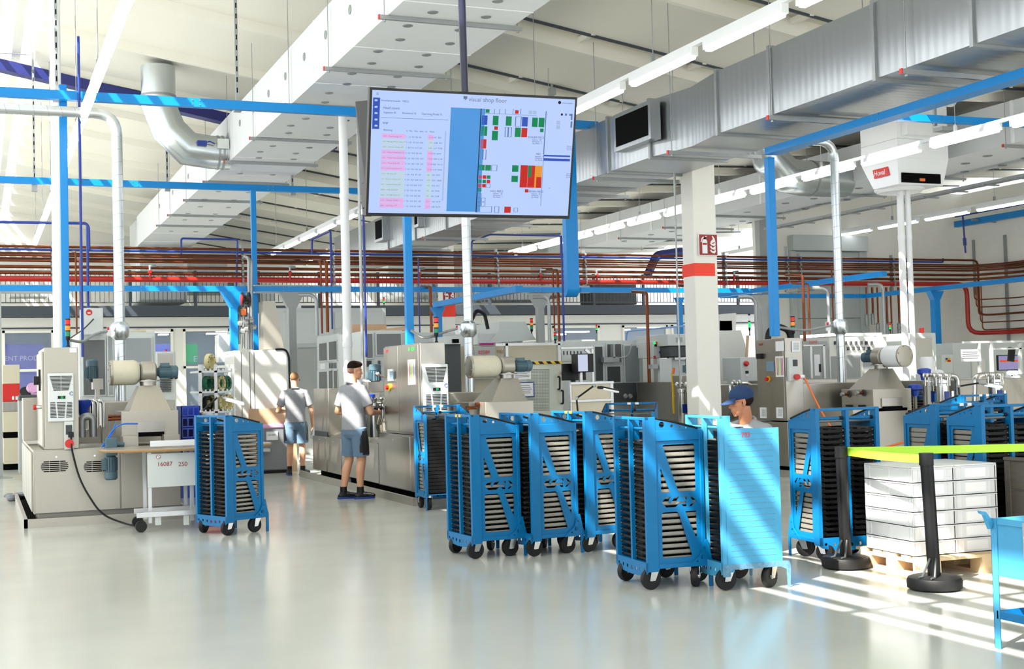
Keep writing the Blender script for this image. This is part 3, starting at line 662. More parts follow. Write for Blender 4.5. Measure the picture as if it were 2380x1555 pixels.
for i, px in enumerate((122, 566, 778, 1160, 1365, 1691, 1836, 1866, 2082, 2112)):
    x = atY(px, 610, 26.9)[0]; t = thing('pipe_bracket', '%s vertical zinc strut from the left carrying the pipe rack' % ORD[i], 'bracket', (x, 27.1, pz(672)), 'struts of the pipe rack')
    zt = pz(580 if i not in (6, 9) else 562); b = MB(); b.box(x - .03, x + .03, 27.06, 27.12, pz(676), zt); b.build('strut', M_STRUT, t)
    b = MB()
    for py, r, dy in cp + [(591, .028, 0), (655, .058, 0)]: b.lathe([(r + .012, -.02), (r + .012, .02)], (x, YR + dy, pz(py)), (1, 0, 0), 10)
    b.build('pipe_clamp', M_STRUT, t)
    b = MB(); b.box(x - .03, x + .03, 26.5, 27.1, pz(678), pz(673)); b.build('arm', M_STRUT, t)
for i, (px, X) in enumerate(((2335, 24.93), (2262, 24.93))):
    p = on(px, 600, 0, X) if i == 0 else on(px, 600, 1, 27.6); X = X if i == 0 else p.x; b = MB(); b.box(X, X + .06, p.y - .03, p.y + .03, 1.9 if i == 0 else 3.5, 5.0)
    solo('wall_strut', b, M_STRUT, ['long', 'short'][i] + ' zinc strut on the right wall holding the copper pipes', 'strut', 'wall struts')
# red valves on the main
for i, px in enumerate((349, 674, 975, 1256, 1387, 1706)):
    x = atY(px, 640, 26.95)[0]; t = thing('drain_valve', '%s red valve from the left on the red main pipe' % ORD[i], 'valve', (x, 26.95, zr), 'red valves')
    b = MB(); b.cyl((x, 26.95, zr), (x, 26.95, zr + .13), .024, 8); b.lathe([(.03, -.02), (.045, 0), (.03, .02)], (x, 26.93, zr + .15), (0, -1, 0), 8); b.build('body', M_RED, t)
    b = MB(); b.tube([(x, 26.95, zr + .17), (x, 26.95, zr + .26), (x + .12, 26.95, zr + .27)], .026, 8); b.build('elbow', M_STRUT, t)
# vertical drops
def drop(px, y0, y1, Y, r, m, name, lab, grp=None, hook=0, py=None):
    x = atY(px, (y0 + y1) / 2, Y)[0]; zt = atY(px, y0, Y)[1]; zb = atY(px, y1, Y)[1]
    pts = [(x, Y, zb), (x, Y, zt)]
    if hook: pts += [(x - .02, Y + hook, zt + .05)]
    b = MB(); b.tube(rnd(pts, .06, 3), r, 8); return solo(name, b, m, lab, 'pipe', grp)
for px, y0, y1, Y, r, lab in [(177, 585, 775, 24.8, .016, 'thin copper drop pipe beside the tall blue post at left'), (188, 603, 765, 24.6, .026, 'thicker copper drop pipe beside the tall blue post at left'),
                              (747, 604, 775, 24.9, .02, 'thinner copper drop pipe in front of the big grey machine'), (760, 608, 772, 24.7, .032, 'thicker copper drop pipe in front of the big grey machine'),
                              (1287, 624, 770, 24.9, .018, 'thinner copper drop pipe left of the fat blue drop duct'), (1298, 628, 800, 24.7, .03, 'thicker copper drop pipe left of the fat blue drop duct'),
                              (1506, 680, 890, 20.5, .03, 'tall copper drop pipe left of the white column'), (1617, 665, 870, 19.4, .032, 'tall copper drop pipe right behind the edge of the white column'),
                              (1002, 668, 800, 24.0, .03, 'dark copper drop pipe left of the far red banded column'),
                              (1868, 640, 800, 20.0, .026, 'first of the long copper drops behind the tall right steel cabinet'), (1880, 660, 780, 21.5, .022, 'second of the long copper drops behind the tall right steel cabinet'),
                              (1935, 620, 780, 24.0, .018, 'copper drop pipe beside the right spiral duct')]:
    drop(px, y0, y1, Y, r, M_COPPER, 'copper_drop', lab, 'copper drop pipes', .5)
for i, (px, yb) in enumerate(((2014, 730), (2028, 728), (2040, 750), (2061, 752), (2071, 752), (2089, 750))):
    drop(px, 668, yb, 27.3, .022 + .006 * (i % 2), M_COPPER, 'copper_drop', '%s of six short copper drops from the left below the rack by the gate' % ORD[i], 'copper drops by the gate')
    x, z = atY(px, yb, 27.3); b = MB(); b.lathe([(.03, 0), (.05, .03), (.035, .08), (.05, .12), (.04, .2), (.04, .3)], (x, 27.3, z), (0, 0, -1), 10)
    solo('pipe_fitting', b, M_STRUT, 'zinc fitting at the foot of the %s short copper drop by the gate' % ORD[i], 'fitting', 'fittings by the gate')
for px, y0, y1, Y, r, lab in [(187, 85, 830, 17.9, .018, 'long blue drop pipe running from the roof at left'), (204, 525, 715, 24.5, .024, 'blue pipe drop beside the copper drops at left'),
                              (770, 545, 765, 24.4, .018, 'thin blue drop pipe in front of the big grey machine'), (846, 300, 830, 17.4, .017, 'long blue drop pipe at the left edge of the screen'),
                              (1308, 548, 800, 23.0, .022, 'blue drop pipe beside the fat blue drop duct'), (974, 600, 800, 25.5, .016, 'thin blue drop pipe right of the blue post below the screen')]:
    drop(px, y0, y1, Y, r, M_PBLUE, 'air_drop', lab, 'blue drop pipes')
drop(838, 300, 880, 17.3, .022, M_STRUT, 'zinc_drop', 'long grey drop pipe beside the blue one at the screen edge', 'zinc drop pipes')
drop(1574, 400, 900, 16.6, .014, M_STRUT, 'zinc_drop', 'thin grey drop rod left of the white column', 'zinc drop pipes')
for px, py0, py1, Y, lab in [(735, 685, 780, 23.0, 'curved grey conduit in front of the big grey machine'), (1275, 690, 800, 23.0, 'curved grey conduit right of the middle grey post'), (1756, 690, 830, 20.0, 'curved grey conduit left of the right blue post'), (1946 - 22, 668, 800, 21.5, 'curved grey conduit left of the right spiral duct'), (2052, 660, 780, 22.0, 'curved grey conduit below the end of the low blue rail')]:
    x, zt = atY(px, py0, Y); zb = atY(px, py1, Y)[1]; b = MB(); b.tube(rnd([(x - .3, Y + .1, zt), (x, Y, zt), (x, Y, zb)], .2, 6), .034, 10); solo('conduit', b, M_STRUT, lab, 'conduit', 'grey conduits')
x, z = atY(1445, 785, 21.0)
longpipe('striped_hose', 'thin blue and white hose sloping from the background towards the white column', 'hose', [tuple(on(1455, 800, 1, 24)), tuple(on(1457, 770, 1, 24)), tuple(on(1620, 755, 1, 20))], .016, mat('light_blue_hose', (110, 160, 226), .4, var=.3, scale=20))
longpipe('air_pipe', 'blue pipe along the right wall under the strip lights', 'pipe', [(24.3, 27.5, 5.6), (24.3, 14, 5.7)], .022, M_PBLUE)
p = on(2238, 515, 0, 24.3); b = MB(); b.tube([(24.3, p.y, 5.6), (24.35, p.y, 4.6)], .024, 8); b.cyl((24.33, p.y, 5.0), (24.34, p.y, 4.8), .045, 8); solo('air_drop', b, M_PBLUE, 'blue drop pipe with a valve on the right wall', 'pipe', 'blue drop pipes')
# blue pipe loops at the gallery height
longpipe('air_pipe', 'blue pipe loop at left between the white pipe and copper pipes', 'pipe', [tuple(on(-10, 516, 1, 24.5)), tuple(on(200, 519, 1, 24.5)), tuple(on(206, 528, 1, 24.5)), tuple(on(207, 580, 1, 24.5))], .026, M_PBLUE, None, .1)
longpipe('air_pipe', 'thin blue pipe bridge over the pipe rack left of centre', 'pipe', [tuple(on(421, 590, 1, 27)), tuple(on(421, 554, 1, 27)), tuple(on(552, 557, 1, 27)), tuple(on(548, 700, 1, 27))], .022, M_PBLUE, None, .05)
longpipe('air_pipe', 'thin dark blue pipe loop below the far end of the silver duct', 'pipe', [tuple(on(1096, 590, 1, 26.5)), tuple(on(1097, 560, 1, 26.5)), tuple(on(1140, 545, 1, 25.5)), tuple(on(1303, 548, 1, 25.5)), tuple(on(1304, 600, 1, 25.5))], .02, M_PBLUE, None, .05)
longpipe('air_pipe', 'slanted blue pipe loop below the strip lights left of the screen', 'pipe', [tuple(on(725, 590, 1, 26.5)), tuple(on(725, 556, 1, 26.5)), tuple(on(768, 537, 1, 25.0)), tuple(on(770, 600, 1, 25.0))], .022, M_PBLUE, None, .05)
# foil wrapped plenum behind the railing
def gbox(lab, x0, y0, x1, y1, Y, d, m=M_FOIL, name='foil_duct', cat='duct', grp='gallery ducts', bev=.06):
    b = MB(); b.fb(x0, y0, x1, y1, Y, d); return solo(name, b, m, lab, cat, grp, bev=bev)
b = MB(); X0, X1 = atY(312, 640, 40)[0], atY(430, 640, 40)[0]; b.box(X0, X1, 39.5, 41.2, 4.05, 6.62)
solo('foil_duct', b, M_FOIL, 'big foil wrapped duct bend going down behind the railing at left', 'duct', 'gallery ducts', bev=.12)
gbox('foil wrapped box duct behind the railing right of the big foil bend', 432, 600, 530, 680, 44, 1.5)
gbox('white appliance box behind the railing at the far left', 22, 625, 110, 690, 44, 1, M_WALL2, 'gallery_unit', 'box', None, .02)
gbox('large grey foil duct behind the railing under the screen', 900, 600, 1030, 690, 46, 1.5)
gbox('silver foil duct behind the railing right of the far column', 1110, 640, 1280, 700, 44, 1.2)
gbox('slanting white duct end behind the railing left of the fat blue duct', 1272, 555, 1318, 690, 40.5, 1.5, M_FOIL)
gbox('dark grey plant unit behind the railing left of the white column', 1380, 655, 1480, 708, 43, 1.2, M_DG, 'gallery_unit', 'machine', None, .03)
gbox('white plant unit behind the railing left of centre', 545, 640, 640, 705, 44, 1.2, M_LG, 'gallery_unit', 'machine', None, .03)
b = MB(); Y = 40; pts = rnd([tuple(on(1505, 640, 1, Y)), tuple(on(1525, 594, 1, Y)), tuple(on(1590, 584, 1, Y)), tuple(on(1625, 610, 1, Y))], .2)
b.tube(pts, .16, 8); solo('duct_arch', b, M_NAVY, 'dark blue arched duct on the gallery left of the white column', 'duct')
p = on(2290 - 115, 0, 1, 20)

# ------------------------------------------------------------------ hanging screen
SX = Matrix.Translation((3.086, 8.079, 3.053)) @ Matrix.Rotation(-.043, 4, 'Z') @ Matrix.Rotation(.249, 4, 'X') @ Matrix.Rotation(-.005, 4, 'Y')
t = thing('hanging_screen', 'large lit flat screen hanging from a ceiling pole, showing a shop floor chart', 'screen', (3.086, 8.079, 3.053))
w, h = 1.45, .834
def frx(b): return b.xf(SX)
b = MB(); b.box(-w / 2, w / 2, 0, .06, -h / 2, h / 2); b.box(-w / 2 + .1, w / 2 - .1, .06, .1, -h / 2 + .1, h / 2 - .1)
frx(b).build('housing', M_BLACK, t, bev=.004)
SCR = 2 ** -bpy.context.scene.view_settings.exposure
def emis2(n, c, k): m = mat(n, c, rough=.9, var=0, emit=k * SCR, spec=0); m.node_tree.nodes['Principled BSDF'].inputs['Base Color'].default_value = (.01, .01, .01, 1); return m
SC = [emis2('screen_pale_blue', (186, 208, 255), 1.0), emis2('screen_blue_panel', (78, 152, 222), 1.0), emis2('screen_indigo', (52, 84, 186), 1.0), emis2('screen_green', (10, 134, 84), 1.0), emis2('screen_red', (198, 40, 34), 1.0),
      emis2('screen_line_blue', (90, 118, 170), 1.0), emis2('screen_pink', (226, 178, 232), 1.0), emis2('screen_mint', (190, 214, 226), 1.0), emis2('screen_text', (70, 84, 120), 1.0), emis2('screen_orange', (232, 150, 44), 1.0), emis2('screen_black', (10, 10, 14), 1.0), emis2('screen_soft', (168, 188, 226), 1.0), emis2('screen_title', (110, 122, 150), 1.0)]
# screen frame in photo crop coordinates (2380x1510 crop of the panel), turned into panel coordinates by a bilinear map
QC = [(130, 84), (2268, 195), (2200, 1428), (92, 1385)]
def uv(px, py):
    u, v = .5, .5
    for _ in range(12):
        a, b_, c, d = [Vector(q) for q in QC]
        p = a * (1 - u) * (1 - v) + b_ * u * (1 - v) + c * u * v + d * (1 - u) * v
        du = (b_ - a) * (1 - v) + (c - d) * v; dv = (d - a) * (1 - u) + (c - b_) * u
        e = Vector((px, py)) - p; det = du.x * dv.y - du.y * dv.x
        u += (e.x * dv.y - e.y * dv.x) / det; v += (du.x * e.y - du.y * e.x) / det
    return (-w / 2 + .018 + u * (w - .036), h / 2 - .018 - v * (h - .042))
s = MB(); s.box(-w / 2 + .016, w / 2 - .016, -.001, .001, -h / 2 + .022, h / 2 - .016, 0)
lay = [0]
def rc(x0, y0, x1, y1, mi, d=.0006):
    a = uv(x0, y0); c = uv(x1, y1); lay[0] += 1
    s.box(a[0], c[0], -.0012 - d, -.001, a[1], c[1], mi)
def ln(x0, y0, x1, y1, t_=3, mi=5):
    a, c = uv(x0, y0), uv(x1, y1); s.bar((a[0], -.0016, a[1]), (c[0], -.0016, c[1]), .0006, t_ * .00066, mi, up=(0, 0, 1) if abs(a[0] - c[0]) > abs(a[1] - c[1]) else (0, 1, 0)) if abs(a[0] - c[0]) > abs(a[1] - c[1]) else s.box(min(a[0], c[0]) - t_ * .00033, max(a[0], c[0]) + t_ * .00033, -.0019, -.001, a[1], c[1], mi)
def fr(x0, y0, x1, y1, mi=5):
    for q in ((x0, y0, x1, y0), (x0, y1, x1, y1), (x0, y0, x0, y1), (x1, y0, x1, y1)): ln(*q, 3, mi)
def tx(b_, px, py, size, mi=8, al='LEFT'):
    a = uv(px, py); s.text(b_, size * .00072, (a[0], -.0016, a[1]), mi=mi, align=al, th=.0004)
rc(135, 160, 195, 492, 2)
for y in (190, 258, 324, 392, 456): rc(150, y - 10, 178, y + 10, 0, .0012)
for y in (112, 121, 130): ln(168, y, 190, y, 3, 8)
tx('visual shop floor', 1116, 182, 56, 12); rc(1062, 148, 1100, 180, 12); rc(1068, 153, 1080, 164, 3, .001); rc(1083, 166, 1094, 176, 4, .001); rc(1076, 182, 1086, 190, 8)
tx('Vorarbeiteransicht   MECS', 212, 190, 24); tx('Head count', 232, 267, 33); tx('Ingesamt 42', 240, 316, 24); tx('Anwesend 13', 428, 324, 24); tx('Operating Model 15', 627, 333, 24)
ln(215, 371, 905, 400, 3, 8); tx('WIP', 228, 430, 30); tx('Abteilung', 236, 500, 22)
rows = [('6201 - Vormontage SIT', 6, '1  1,5  4,0  0,0  0,0', '29,64', '0,0   36,5'), ('6211 - Montage P-Rotor_Pump SIT', 7, '2  1,25  5,0  0,0  0,24', '1,79', '-0,48  47,5'), ('6351 - Sunnen Honen SIT', 7, '1  3,0  7,0  2,17  0,0', '2,38', '2,17  77,98'),
        ('6401 - Wolters Einzelschleifen SIT', 6, '2  5,0  10,0  0,0  0,0', '15,04', '0,0  44,47'), ('6451 - Wolters Verbundschleifen SIT', 6, '2  5,0  10,0  0,52  0,57', '13,36', '-0,09  51,49'), ('6461 - Press Zelle SIT', 6, '2  5,0  10,0  1,24  1,01', '22,38', '0,45  101,14'),
        ('6471 - Stahli Einzelschleifen SIT', 6, '2  5,0  10,0  0,0  0,6', '13,24', '-1,19  29,06'), ('6501 - Bursten SIT', 7, '1  5,0  10,0  0,0  0,0', '0,0', '0,0  74,72'), ('6551 - Bursten / Waschen SIT', 7, '3  5,0  10,0  0,45  0,14', '9,02', '0,93  128,62'),
        ('6601 - Waschen Mechanik SIT', 7, '1  2,0  5,0  0,62  0,19', '1,17', '0,43  0,51'), ('6651 - SUB Zelle SIT', 7, '2  7,0  15,0  0,0  0,0', '0,0', '0,0  59,94'), ('6661 - BI-SUB Zelle SIT', 7, '1  7,0  15,0  0,0  0,0', '0,0', '0,0  13,09'),
        ('6751 - Drehen EMAG SIT', 6, '1  7,0  15,0  0,0  1,62', '20,7', '-1,62  63,33'), ('6961 - Sub Nano SIT', 6, '1  7,0  15,0  0,0  2,84', '24,79', '-2,84  81,79')]
for i, (a, mi, c, d, e) in enumerate(rows):
    y = 538 + i * 57.2; x = 224 - i * 1.8; k = x + 468 - i * .5
    rc(x, y, x + 240, y + 57, mi); rc(k, y + 14, k + 56, y + 71, mi); tx(a, x + 8, y + 28, 19 if len(a) < 26 else 15)
    tx(c, x + 245, y + 38, 19); tx(d, k + 10, y + 44, 19); tx(e, k + 62, y + 46, 19)
tx('#   Min   Max   dazu   ist    Wert    .      .', 470, 512, 20); ln(875, 515, 848, 1262, 12, 11)
rc(930, 266, 1243, 1388 - 6, 1)
a, c = uv(1246, 280), uv(1201, 1388); k_ = (a[0] + c[0]) / 2; s.box(k_ - .003, k_ + .003, -.002, -.001, a[1], c[1], 10)
G, R, I = 3, 4, 2
for q in [(1297, 286, 1336, 326, G), (1612, 298, 1648, 337, R), (1760, 304, 1798, 343, 11), (1806, 306, 1844, 346, 11), (1257, 350, 1313, 453, I), (1375, 355, 1431, 458, G), (1515, 362, 1572, 464, G), (1690, 370, 1747, 472, I), (1800, 376, 1856, 478, G), (1872, 379, 1929, 481, G),
          (1250, 466, 1277, 568, G), (1284, 467, 1311, 569, G), (1390, 467, 1427, 506, R), (1367, 514, 1426, 616, G), (1614, 482, 1672, 584, G), (1684, 486, 1742, 587, R), (1886, 493, 1923, 533, G), (1244, 602, 1303, 704, R), (1232, 876, 1288, 937, G), (1298, 878, 1355, 940, G),
          (1586, 883, 1651, 954, G), (1580, 994, 1646, 1064, G), (1678, 882, 1746, 1123, R), (1760, 886, 1824, 1125, R), (1836, 889, 1902, 1129, 9), (1726, 1140, 1762, 1176, R), (1505, 1328, 1571, 1396, R), (2065, 412, 2105, 453, 11), (2064, 460, 2104, 501, 11), (1926, 772, 2220, 800, I), (1926, 808, 2218, 846, I),
          (1226, 988, 1261, 1025, R), (1270, 988, 1306, 1027, R), (1314, 990, 1351, 1028, G), (1223, 1034, 1258, 1071, G), (1268, 1036, 1303, 1073, G), (1313, 1037, 1349, 1075, R), (1220, 1080, 1257, 1118, R), (1265, 1082, 1302, 1119, R), (1218, 1126, 1256, 1164, G)]: rc(*q)
rc(1762, 888, 1790, 1010, 3, .001); rc(1850, 1010, 1900, 1128, 4, .001)
for q in [(1618, 366, 1677, 470), (1506, 477, 1536, 580), (1541, 478, 1572, 582), (1238, 714, 1266, 817), (1272, 716, 1302, 818), (1364, 880, 1421, 941), (1311, 1082, 1348, 1122), (1214, 1184, 1255, 1226), (1211, 1232, 1252, 1273), (1257, 1232, 1297, 1274), (1210, 1277, 1250, 1318), (1256, 1278, 1296, 1320), (1608, 1342, 1647, 1386), (1398, 1326, 1444, 1392), (1212, 1324, 1367, 1390)]: fr(*q)
for x in (1288, 1389, 1444, 1506, 1590, 1672): ln(x, 285, x, 340, 3)
ln(1252, 326, 1848, 358, 3); ln(1948, 312, 1930, 770, 4); ln(1928, 770, 1900, 1322, 4)
for x, y, a in ((1840, 588, 'SCHLEIF MECS'), (1872, 766, 'MEC'), (1420, 1162, 'HVLS MECS'), (1835, 1167, 'DREHEN MECS')):
    tx(a, x, y, 26, 8, 'CENTER')
    for k, l in enumerate(('Ingesamt   28', 'Anwesend   7', 'Op. Model   7')): tx(l, x - 40, y + 24 + 19 * k, 17)
for x, y in ((2182, 660), (2178, 955)):
    for k, l in enumerate(('Ingesamt', 'Anwesend', 'Op. Model')): tx(l, x, y + 22 + 19 * k, 15)
a = uv(2098, 221); s.lathe([(.011, 0), (.011, .0006)], (a[0], -.001, a[1]), (0, -1, 0), 18, 10); tx('ambro.mobile01', 2122, 226, 17)
a = uv(2124, 347); s.lathe([(.008, 0), (.008, .0006)], (a[0], -.001, a[1]), (0, -1, 0), 16, 10)
rc(2160, 336, 2180, 360, 5); rc(2208, 340, 2228, 362, 5); rc(2228, 340, 2240, 408, 5); rc(2224, 420, 2238, 488, 5); tx('>', 1986, 1132, 26)
frx(s).build('panel', SC, t, smooth=False)
b = MB(); b.cyl((3.12, 8.3, 3.1), (3.08, 8.3, zroof(3.1)), .026, 16); b.build('pole', mat('dark_navy_pole', (24, 26, 52), .25, var=.03), t)
b = MB(); b.box(2.9, 3.35, 8.16, 8.34, 2.95, 3.2); b.build('mount', M_BLACK, t)
# second display seen edge-on behind it
t = thing('hanging_screen', 'black back screen seen edge on behind the left edge of the lit screen', 'screen', (2.4, 8.3, 3))
c0 = [on(826, 236, 1, 8.45), on(866, 232, 1, 8.25), on(858, 500, 1, 8.25), on(842, 500, 1, 8.45)]
nv = Vector((.45, .9, 0)).normalized() * .08
b = MB(); b.add(c0 + [p + nv for p in c0], [(0, 1, 2, 3), (7, 6, 5, 4), (0, 4, 5, 1), (1, 5, 6, 2), (2, 6, 7, 3), (3, 7, 4, 0)]); b.build('housing', M_BLACK, t)
for f_ in (.28, .5, .72, .94):
    p = c0[0].lerp(c0[3], f_).lerp(c0[1].lerp(c0[2], f_), .35); b = MB(); b.cyl(p + Vector((-.004, -.006, 0)), p, .007, 8); b.build('screw', M_VOID, t)

# ------------------------------------------------------------------ tray trolleys
CW, CL, HT, HS, ZB = .587, .463, 1.247, 1.147, .132
def rr(pts, r, seg=3):
    out = []; n = len(pts)
    for i in range(n):
        a, b_, c = Vector(pts[i - 1]), Vector(pts[i]), Vector(pts[(i + 1) % n]); u, v = a - b_, c - b_
        k = min(r, u.length * .35, v.length * .35); p, q = b_ + u.normalized() * k, b_ + v.normalized() * k
        for j in range(seg + 1):
            t_ = j / seg; o = p * (1 - t_) ** 2 + b_ * 2 * t_ * (1 - t_) + q * t_ * t_; out.append((o.x, o.y))
    return out
def circ(x, z, r, n=14): return [(x + r * math.cos(2 * math.pi * i / n), z + r * math.sin(2 * math.pi * i / n)) for i in range(n)]
px0, px1, pz0, pz1 = .085, CL - .03, .185, 1.075           # recessed plate
def X(f): return px0 + f * (px1 - px0)
def Z(f): return pz0 + f * (pz1 - pz0)
HOLES = [rr([(X(.155), Z(.965)), (X(.90), Z(.965)), (X(.90), Z(.575)), (X(.50), Z(.575))], .02),
         rr([(X(.10), Z(.78)), (X(.105), Z(.575)), (X(.315), Z(.575))], .012),
         rr([(X(.10), Z(.415)), (X(.48), Z(.415)), (X(.785), Z(.045)), (X(.10), Z(.045))], .02),
         rr([(X(.64), Z(.415)), (X(.90), Z(.415)), (X(.90), Z(.175))], .012)]
lz, lx, lh = Z(.495), X(.5), .036
def LG(q): return [(lx + a * .0034, lz + c * .0034) for a, c in q]
HOLES += [LG([(-40, 0), (-29, 11), (-18, 11), (-24, 4), (-20, -3), (-10, 10), (2, 11), (-6, 1), (18, 1), (18, -4), (2, -4), (-8, -11), (-29, -11)]),
          LG([(4, 11), (19, 11), (19, 3), (14, 9)]), LG([(6, -6), (18, -6), (18, -11), (12, -11)]),
          LG([(25, 11), (30, 11), (42, 0), (29, -11), (24, -11), (35, 0)])]
def caster(t, x, y, a, m=M_RUB):
    R = .078; c, s_ = math.cos(a), math.sin(a); ox = -.035
    T = Matrix.Translation((x, y, 0)) @ Matrix.Rotation(a, 4, 'Z')
    b = MB(); b.box(-.045, .045, -.04, .04, .175, .182)
    for sy in (-1, 1): b.prism([(-.035, .176), (.035, .176), (ox + .022, R - .012), (ox - .022, R - .012)], sy * .029, sy * .033, 'y')
    b.cyl((0, 0, .15), (0, 0, .185), .03, 12); b.cyl((ox, -.036, R), (ox, .036, R), .009, 8)
    f = b.xf(T).build('caster_fork', M_SSP, t)
    b = MB(); b.lathe([(R * .62, -.022), (R * .94, -.022), (R, -.012), (R, .012), (R * .94, .022), (R * .62, .022)], (ox, 0, R), (0, 1, 0), 24); b.xf(T).build('tyre', m, f)
    b = MB(); b.lathe([(.016, -.024), (R * .22, -.02), (R * .5, -.012), (R * .63, -.02), (R * .63, .02), (R * .5, .012), (R * .22, .02), (.016, .024)], (ox, 0, R), (0, 1, 0), 18); b.xf(T).build('rim', M_SSP, f)
def trolley(lab, solid=False, tagc=None, cast=(0, .5, 0, .9), m=None, Wc=None):
    m = m or M_CART
    t = thing('tray_trolley', lab, 'trolley', (0, 0, 0), 'blue tray trolleys', rz=0)
    y1 = CW / 2
    for sy in (1, -1):
        b = MB(); Y0, Y1 = sorted((sy * y1, sy * (y1 - .035)))
        out = sy * y1; inn = sy * (y1 - .012)
        b.box(-.005, .085, Y0, Y1, ZB, HT)                                   # front channel
        b.box(.085, CL - .03, out, sy * (y1 - .03), HS - .075, HS)                  # upper flange
        b.box(CL - .03, CL, Y0, Y1, ZB + .02, HS)                             # rear channel
        b.box(.085, CL - .03, out, sy * (y1 - .03), ZB + .02, pz0)                  # lower flange
        o = b.build('side_frame', m, t, bev=.003)
        b = MB()
        if solid:
            b.prism([(.03, ZB + .05), (CL + .0, ZB + .05), (CL, HS + .005), (.14, HS + .005), (.08, HS + .03), (.03, HT - .02)], sy * (y1 + .001), sy * (y1 + .004), 'y')
            for i in range(22):
                z = ZB + .11 + i * .0415
                b.box(.06, CL - .05, sy * (y1 + .004), sy * (y1 + .0052), z, z + .0025, 1)
                for x in (.065, .16, .25, .34, CL - .06): b.ell((x, sy * (y1 + .004), z), (.0035, .003, .0035), 8, 0)
            b.build('side_panel', [M_CART2, mat('worn_groove', (98, 130, 142), .5, var=.3, scale=40)], t, smooth=False)
            b = MB(); b.prism(rr([(-.01, ZB + .055), (CL + .05, ZB + .06), (CL + .065, ZB + .02), (CL + .055, .0), (CL + .035, .0), (CL + .03, ZB), (CL - .02, ZB + .02), (.05, ZB + .02), (.05, ZB - .03), (-.01, ZB - .03)], .012), sy * y1, sy * (y1 + .008), 'y'); b.build('bumper_rail', M_WORN, t)
        else:
            b.prism([(px0 - .004, pz0 - .004), (px1 + .004, pz0 - .004), (px1 + .004, pz1 + .004), (px0 - .004, pz1 + .004)], inn, sy * (y1 - .016), 'y', 0, HOLES)
            for i in range(22): b.ell((CL - .045, inn, pz0 + .09 + i * .037), (.0025, .0025, .0025), 6, 0)
            b.build('side_panel', m, t, ang=.4)
            b = MB(); b.prism(rr([(CL - .16, ZB + .02), (CL - .05, ZB + .1), (CL - .005, ZB + .21), (CL + .012, ZB + .21), (CL + .035, ZB + .1), (CL + .048, ZB + .06), (CL + .048, 0.0), (CL + .015, .0), (CL + .015, ZB + .03), (CL, ZB + .02)], .006), sy * (y1 - .004), sy * (y1 + .006), 'y', 0, [circ(CL - .03, ZB + .085, .018), circ(CL - .012, ZB + .15, .008), circ(CL - .075, ZB + .055, .008)])
            b.build('leg_gusset', m, t)
        if solid: continue
        b = MB(); b.prism([(.085, HS), (.085, HT - .012), (.2, HS + .062), (CL - .04, HS + .006), (CL - .04, HS)], sy * (y1 - .002), sy * (y1 - .008), 'y', 0, [circ(.135, HS + .043, .022), circ(.215, HS + .032, .012), circ(.278, HS + .022, .0075), circ(.33, HS + .015, .005)]); g = b.build('top_gusset', m, t)
        b = MB(); b.tube([(.085, sy * (y1 - .005), HT - .008), (.2, sy * (y1 - .005), HS + .068), (CL - .04, sy * (y1 - .005), HS + .01)], .009, 6); b.build('rubber_edge', M_RUB, g)
    b = MB(); b.box(0, .03, -y1, y1, HT - .022, HT); b.build('front_bar', m, t, bev=.003)
    b = MB(); b.box(0, .03, -.014, .014, ZB + .05, HT - .02); b.box(.03, .085, -.004, .004, HS - .08, HT - .02); b.build('divider_post', m, t)
    b = MB(); b.cyl((.05, -y1 + .03, HT - .085), (.05, y1 - .03, HT - .085), .013, 10); b.cyl((.05, -y1 + .03, HT - .085), (.05, -y1 + .06, HT - .085), .016, 10, mi=1); b.cyl((.05, .02, HT - .085), (.05, .05, HT - .085), .016, 10, mi=1); b.build('push_bar', [m, M_RUB], t)
    b = MB(); b.box(.085, CL, -y1 + .03, y1 - .03, HS - .02, HS - .014); b.build('top_shelf', M_DG, t)
    pl = [(-y1, ZB + .065), (y1, ZB + .065), (y1, ZB - .0)] + [(y1 * math.cos(k * math.pi / 8), ZB - .045 * math.sin(k * math.pi / 8)) for k in range(1, 8)] + [(-y1, ZB)]
    b = MB(); b.prism(pl, -.005, 0, 'x', 0, [circ((k - 3) * .078, ZB + .012 - .010 * (1 - abs(k - 3) / 3), .016 - .0012 * abs(k - 3)) for k in range(7)]); b.build('front_apron', m, t)
    b = MB(); b.box(.0, CL, -y1 + .01, y1 - .01, ZB + .045, ZB + .06); b.build('floor_plate', m, t)
    if tagc:
        b = MB()
        for y in tagc[1]: b.box(-.002, .032, y - .02, y + .02, HT - .023, HT + .001)
        b.build('marker_tape', tagc[0], t)
    for (x, y, a) in ((.075, -y1 + .06, cast[0]), (.075, y1 - .06, cast[1]), (CL - .055, -y1 + .06, cast[2]), (CL - .055, y1 - .06, cast[3])): caster(t, x, y, a)
    return t
def tray_proto(hh, nm='tray'):
    b = MB(); d = .415; wd = .258; hl = .006
    b.box(0, d, -wd / 2, wd / 2, 0, hl, 1)
    for sy in (-1, 1): b.box(0, d, sy * wd / 2, sy * (wd / 2 - .004), 0, hh, 0)
    b.box(d - .004, d + .001, -wd / 2 + .004, wd / 2 - .004, .001, hh, 1)
    b.prism([(-wd / 2, 0), (-wd / 2, hh), (-wd / 2 + .05, hh), (-wd / 2 + .062, hh * .62), (wd / 2 - .062, hh * .62), (wd / 2 - .05, hh), (wd / 2, hh), (wd / 2, 0)], -.002, .004, 'x', 1)
    for i in range(6): b.lathe([(.024, 0), (.024, hh * .5), (.014, hh * .55)], (.05 + (i // 2) * .15, -.06 + .12 * (i % 2), hl), (0, 0, 1), 10, 1)
    for sy in (-1, 1): b.cyl((-.006, sy * (wd / 2 - .02), hh * .45), (0, sy * (wd / 2 - .02), hh * .45), .005, 6, mi=0)
    o = b.build(nm, [M_TRAY, M_TRAYD], None, smooth=False); return o
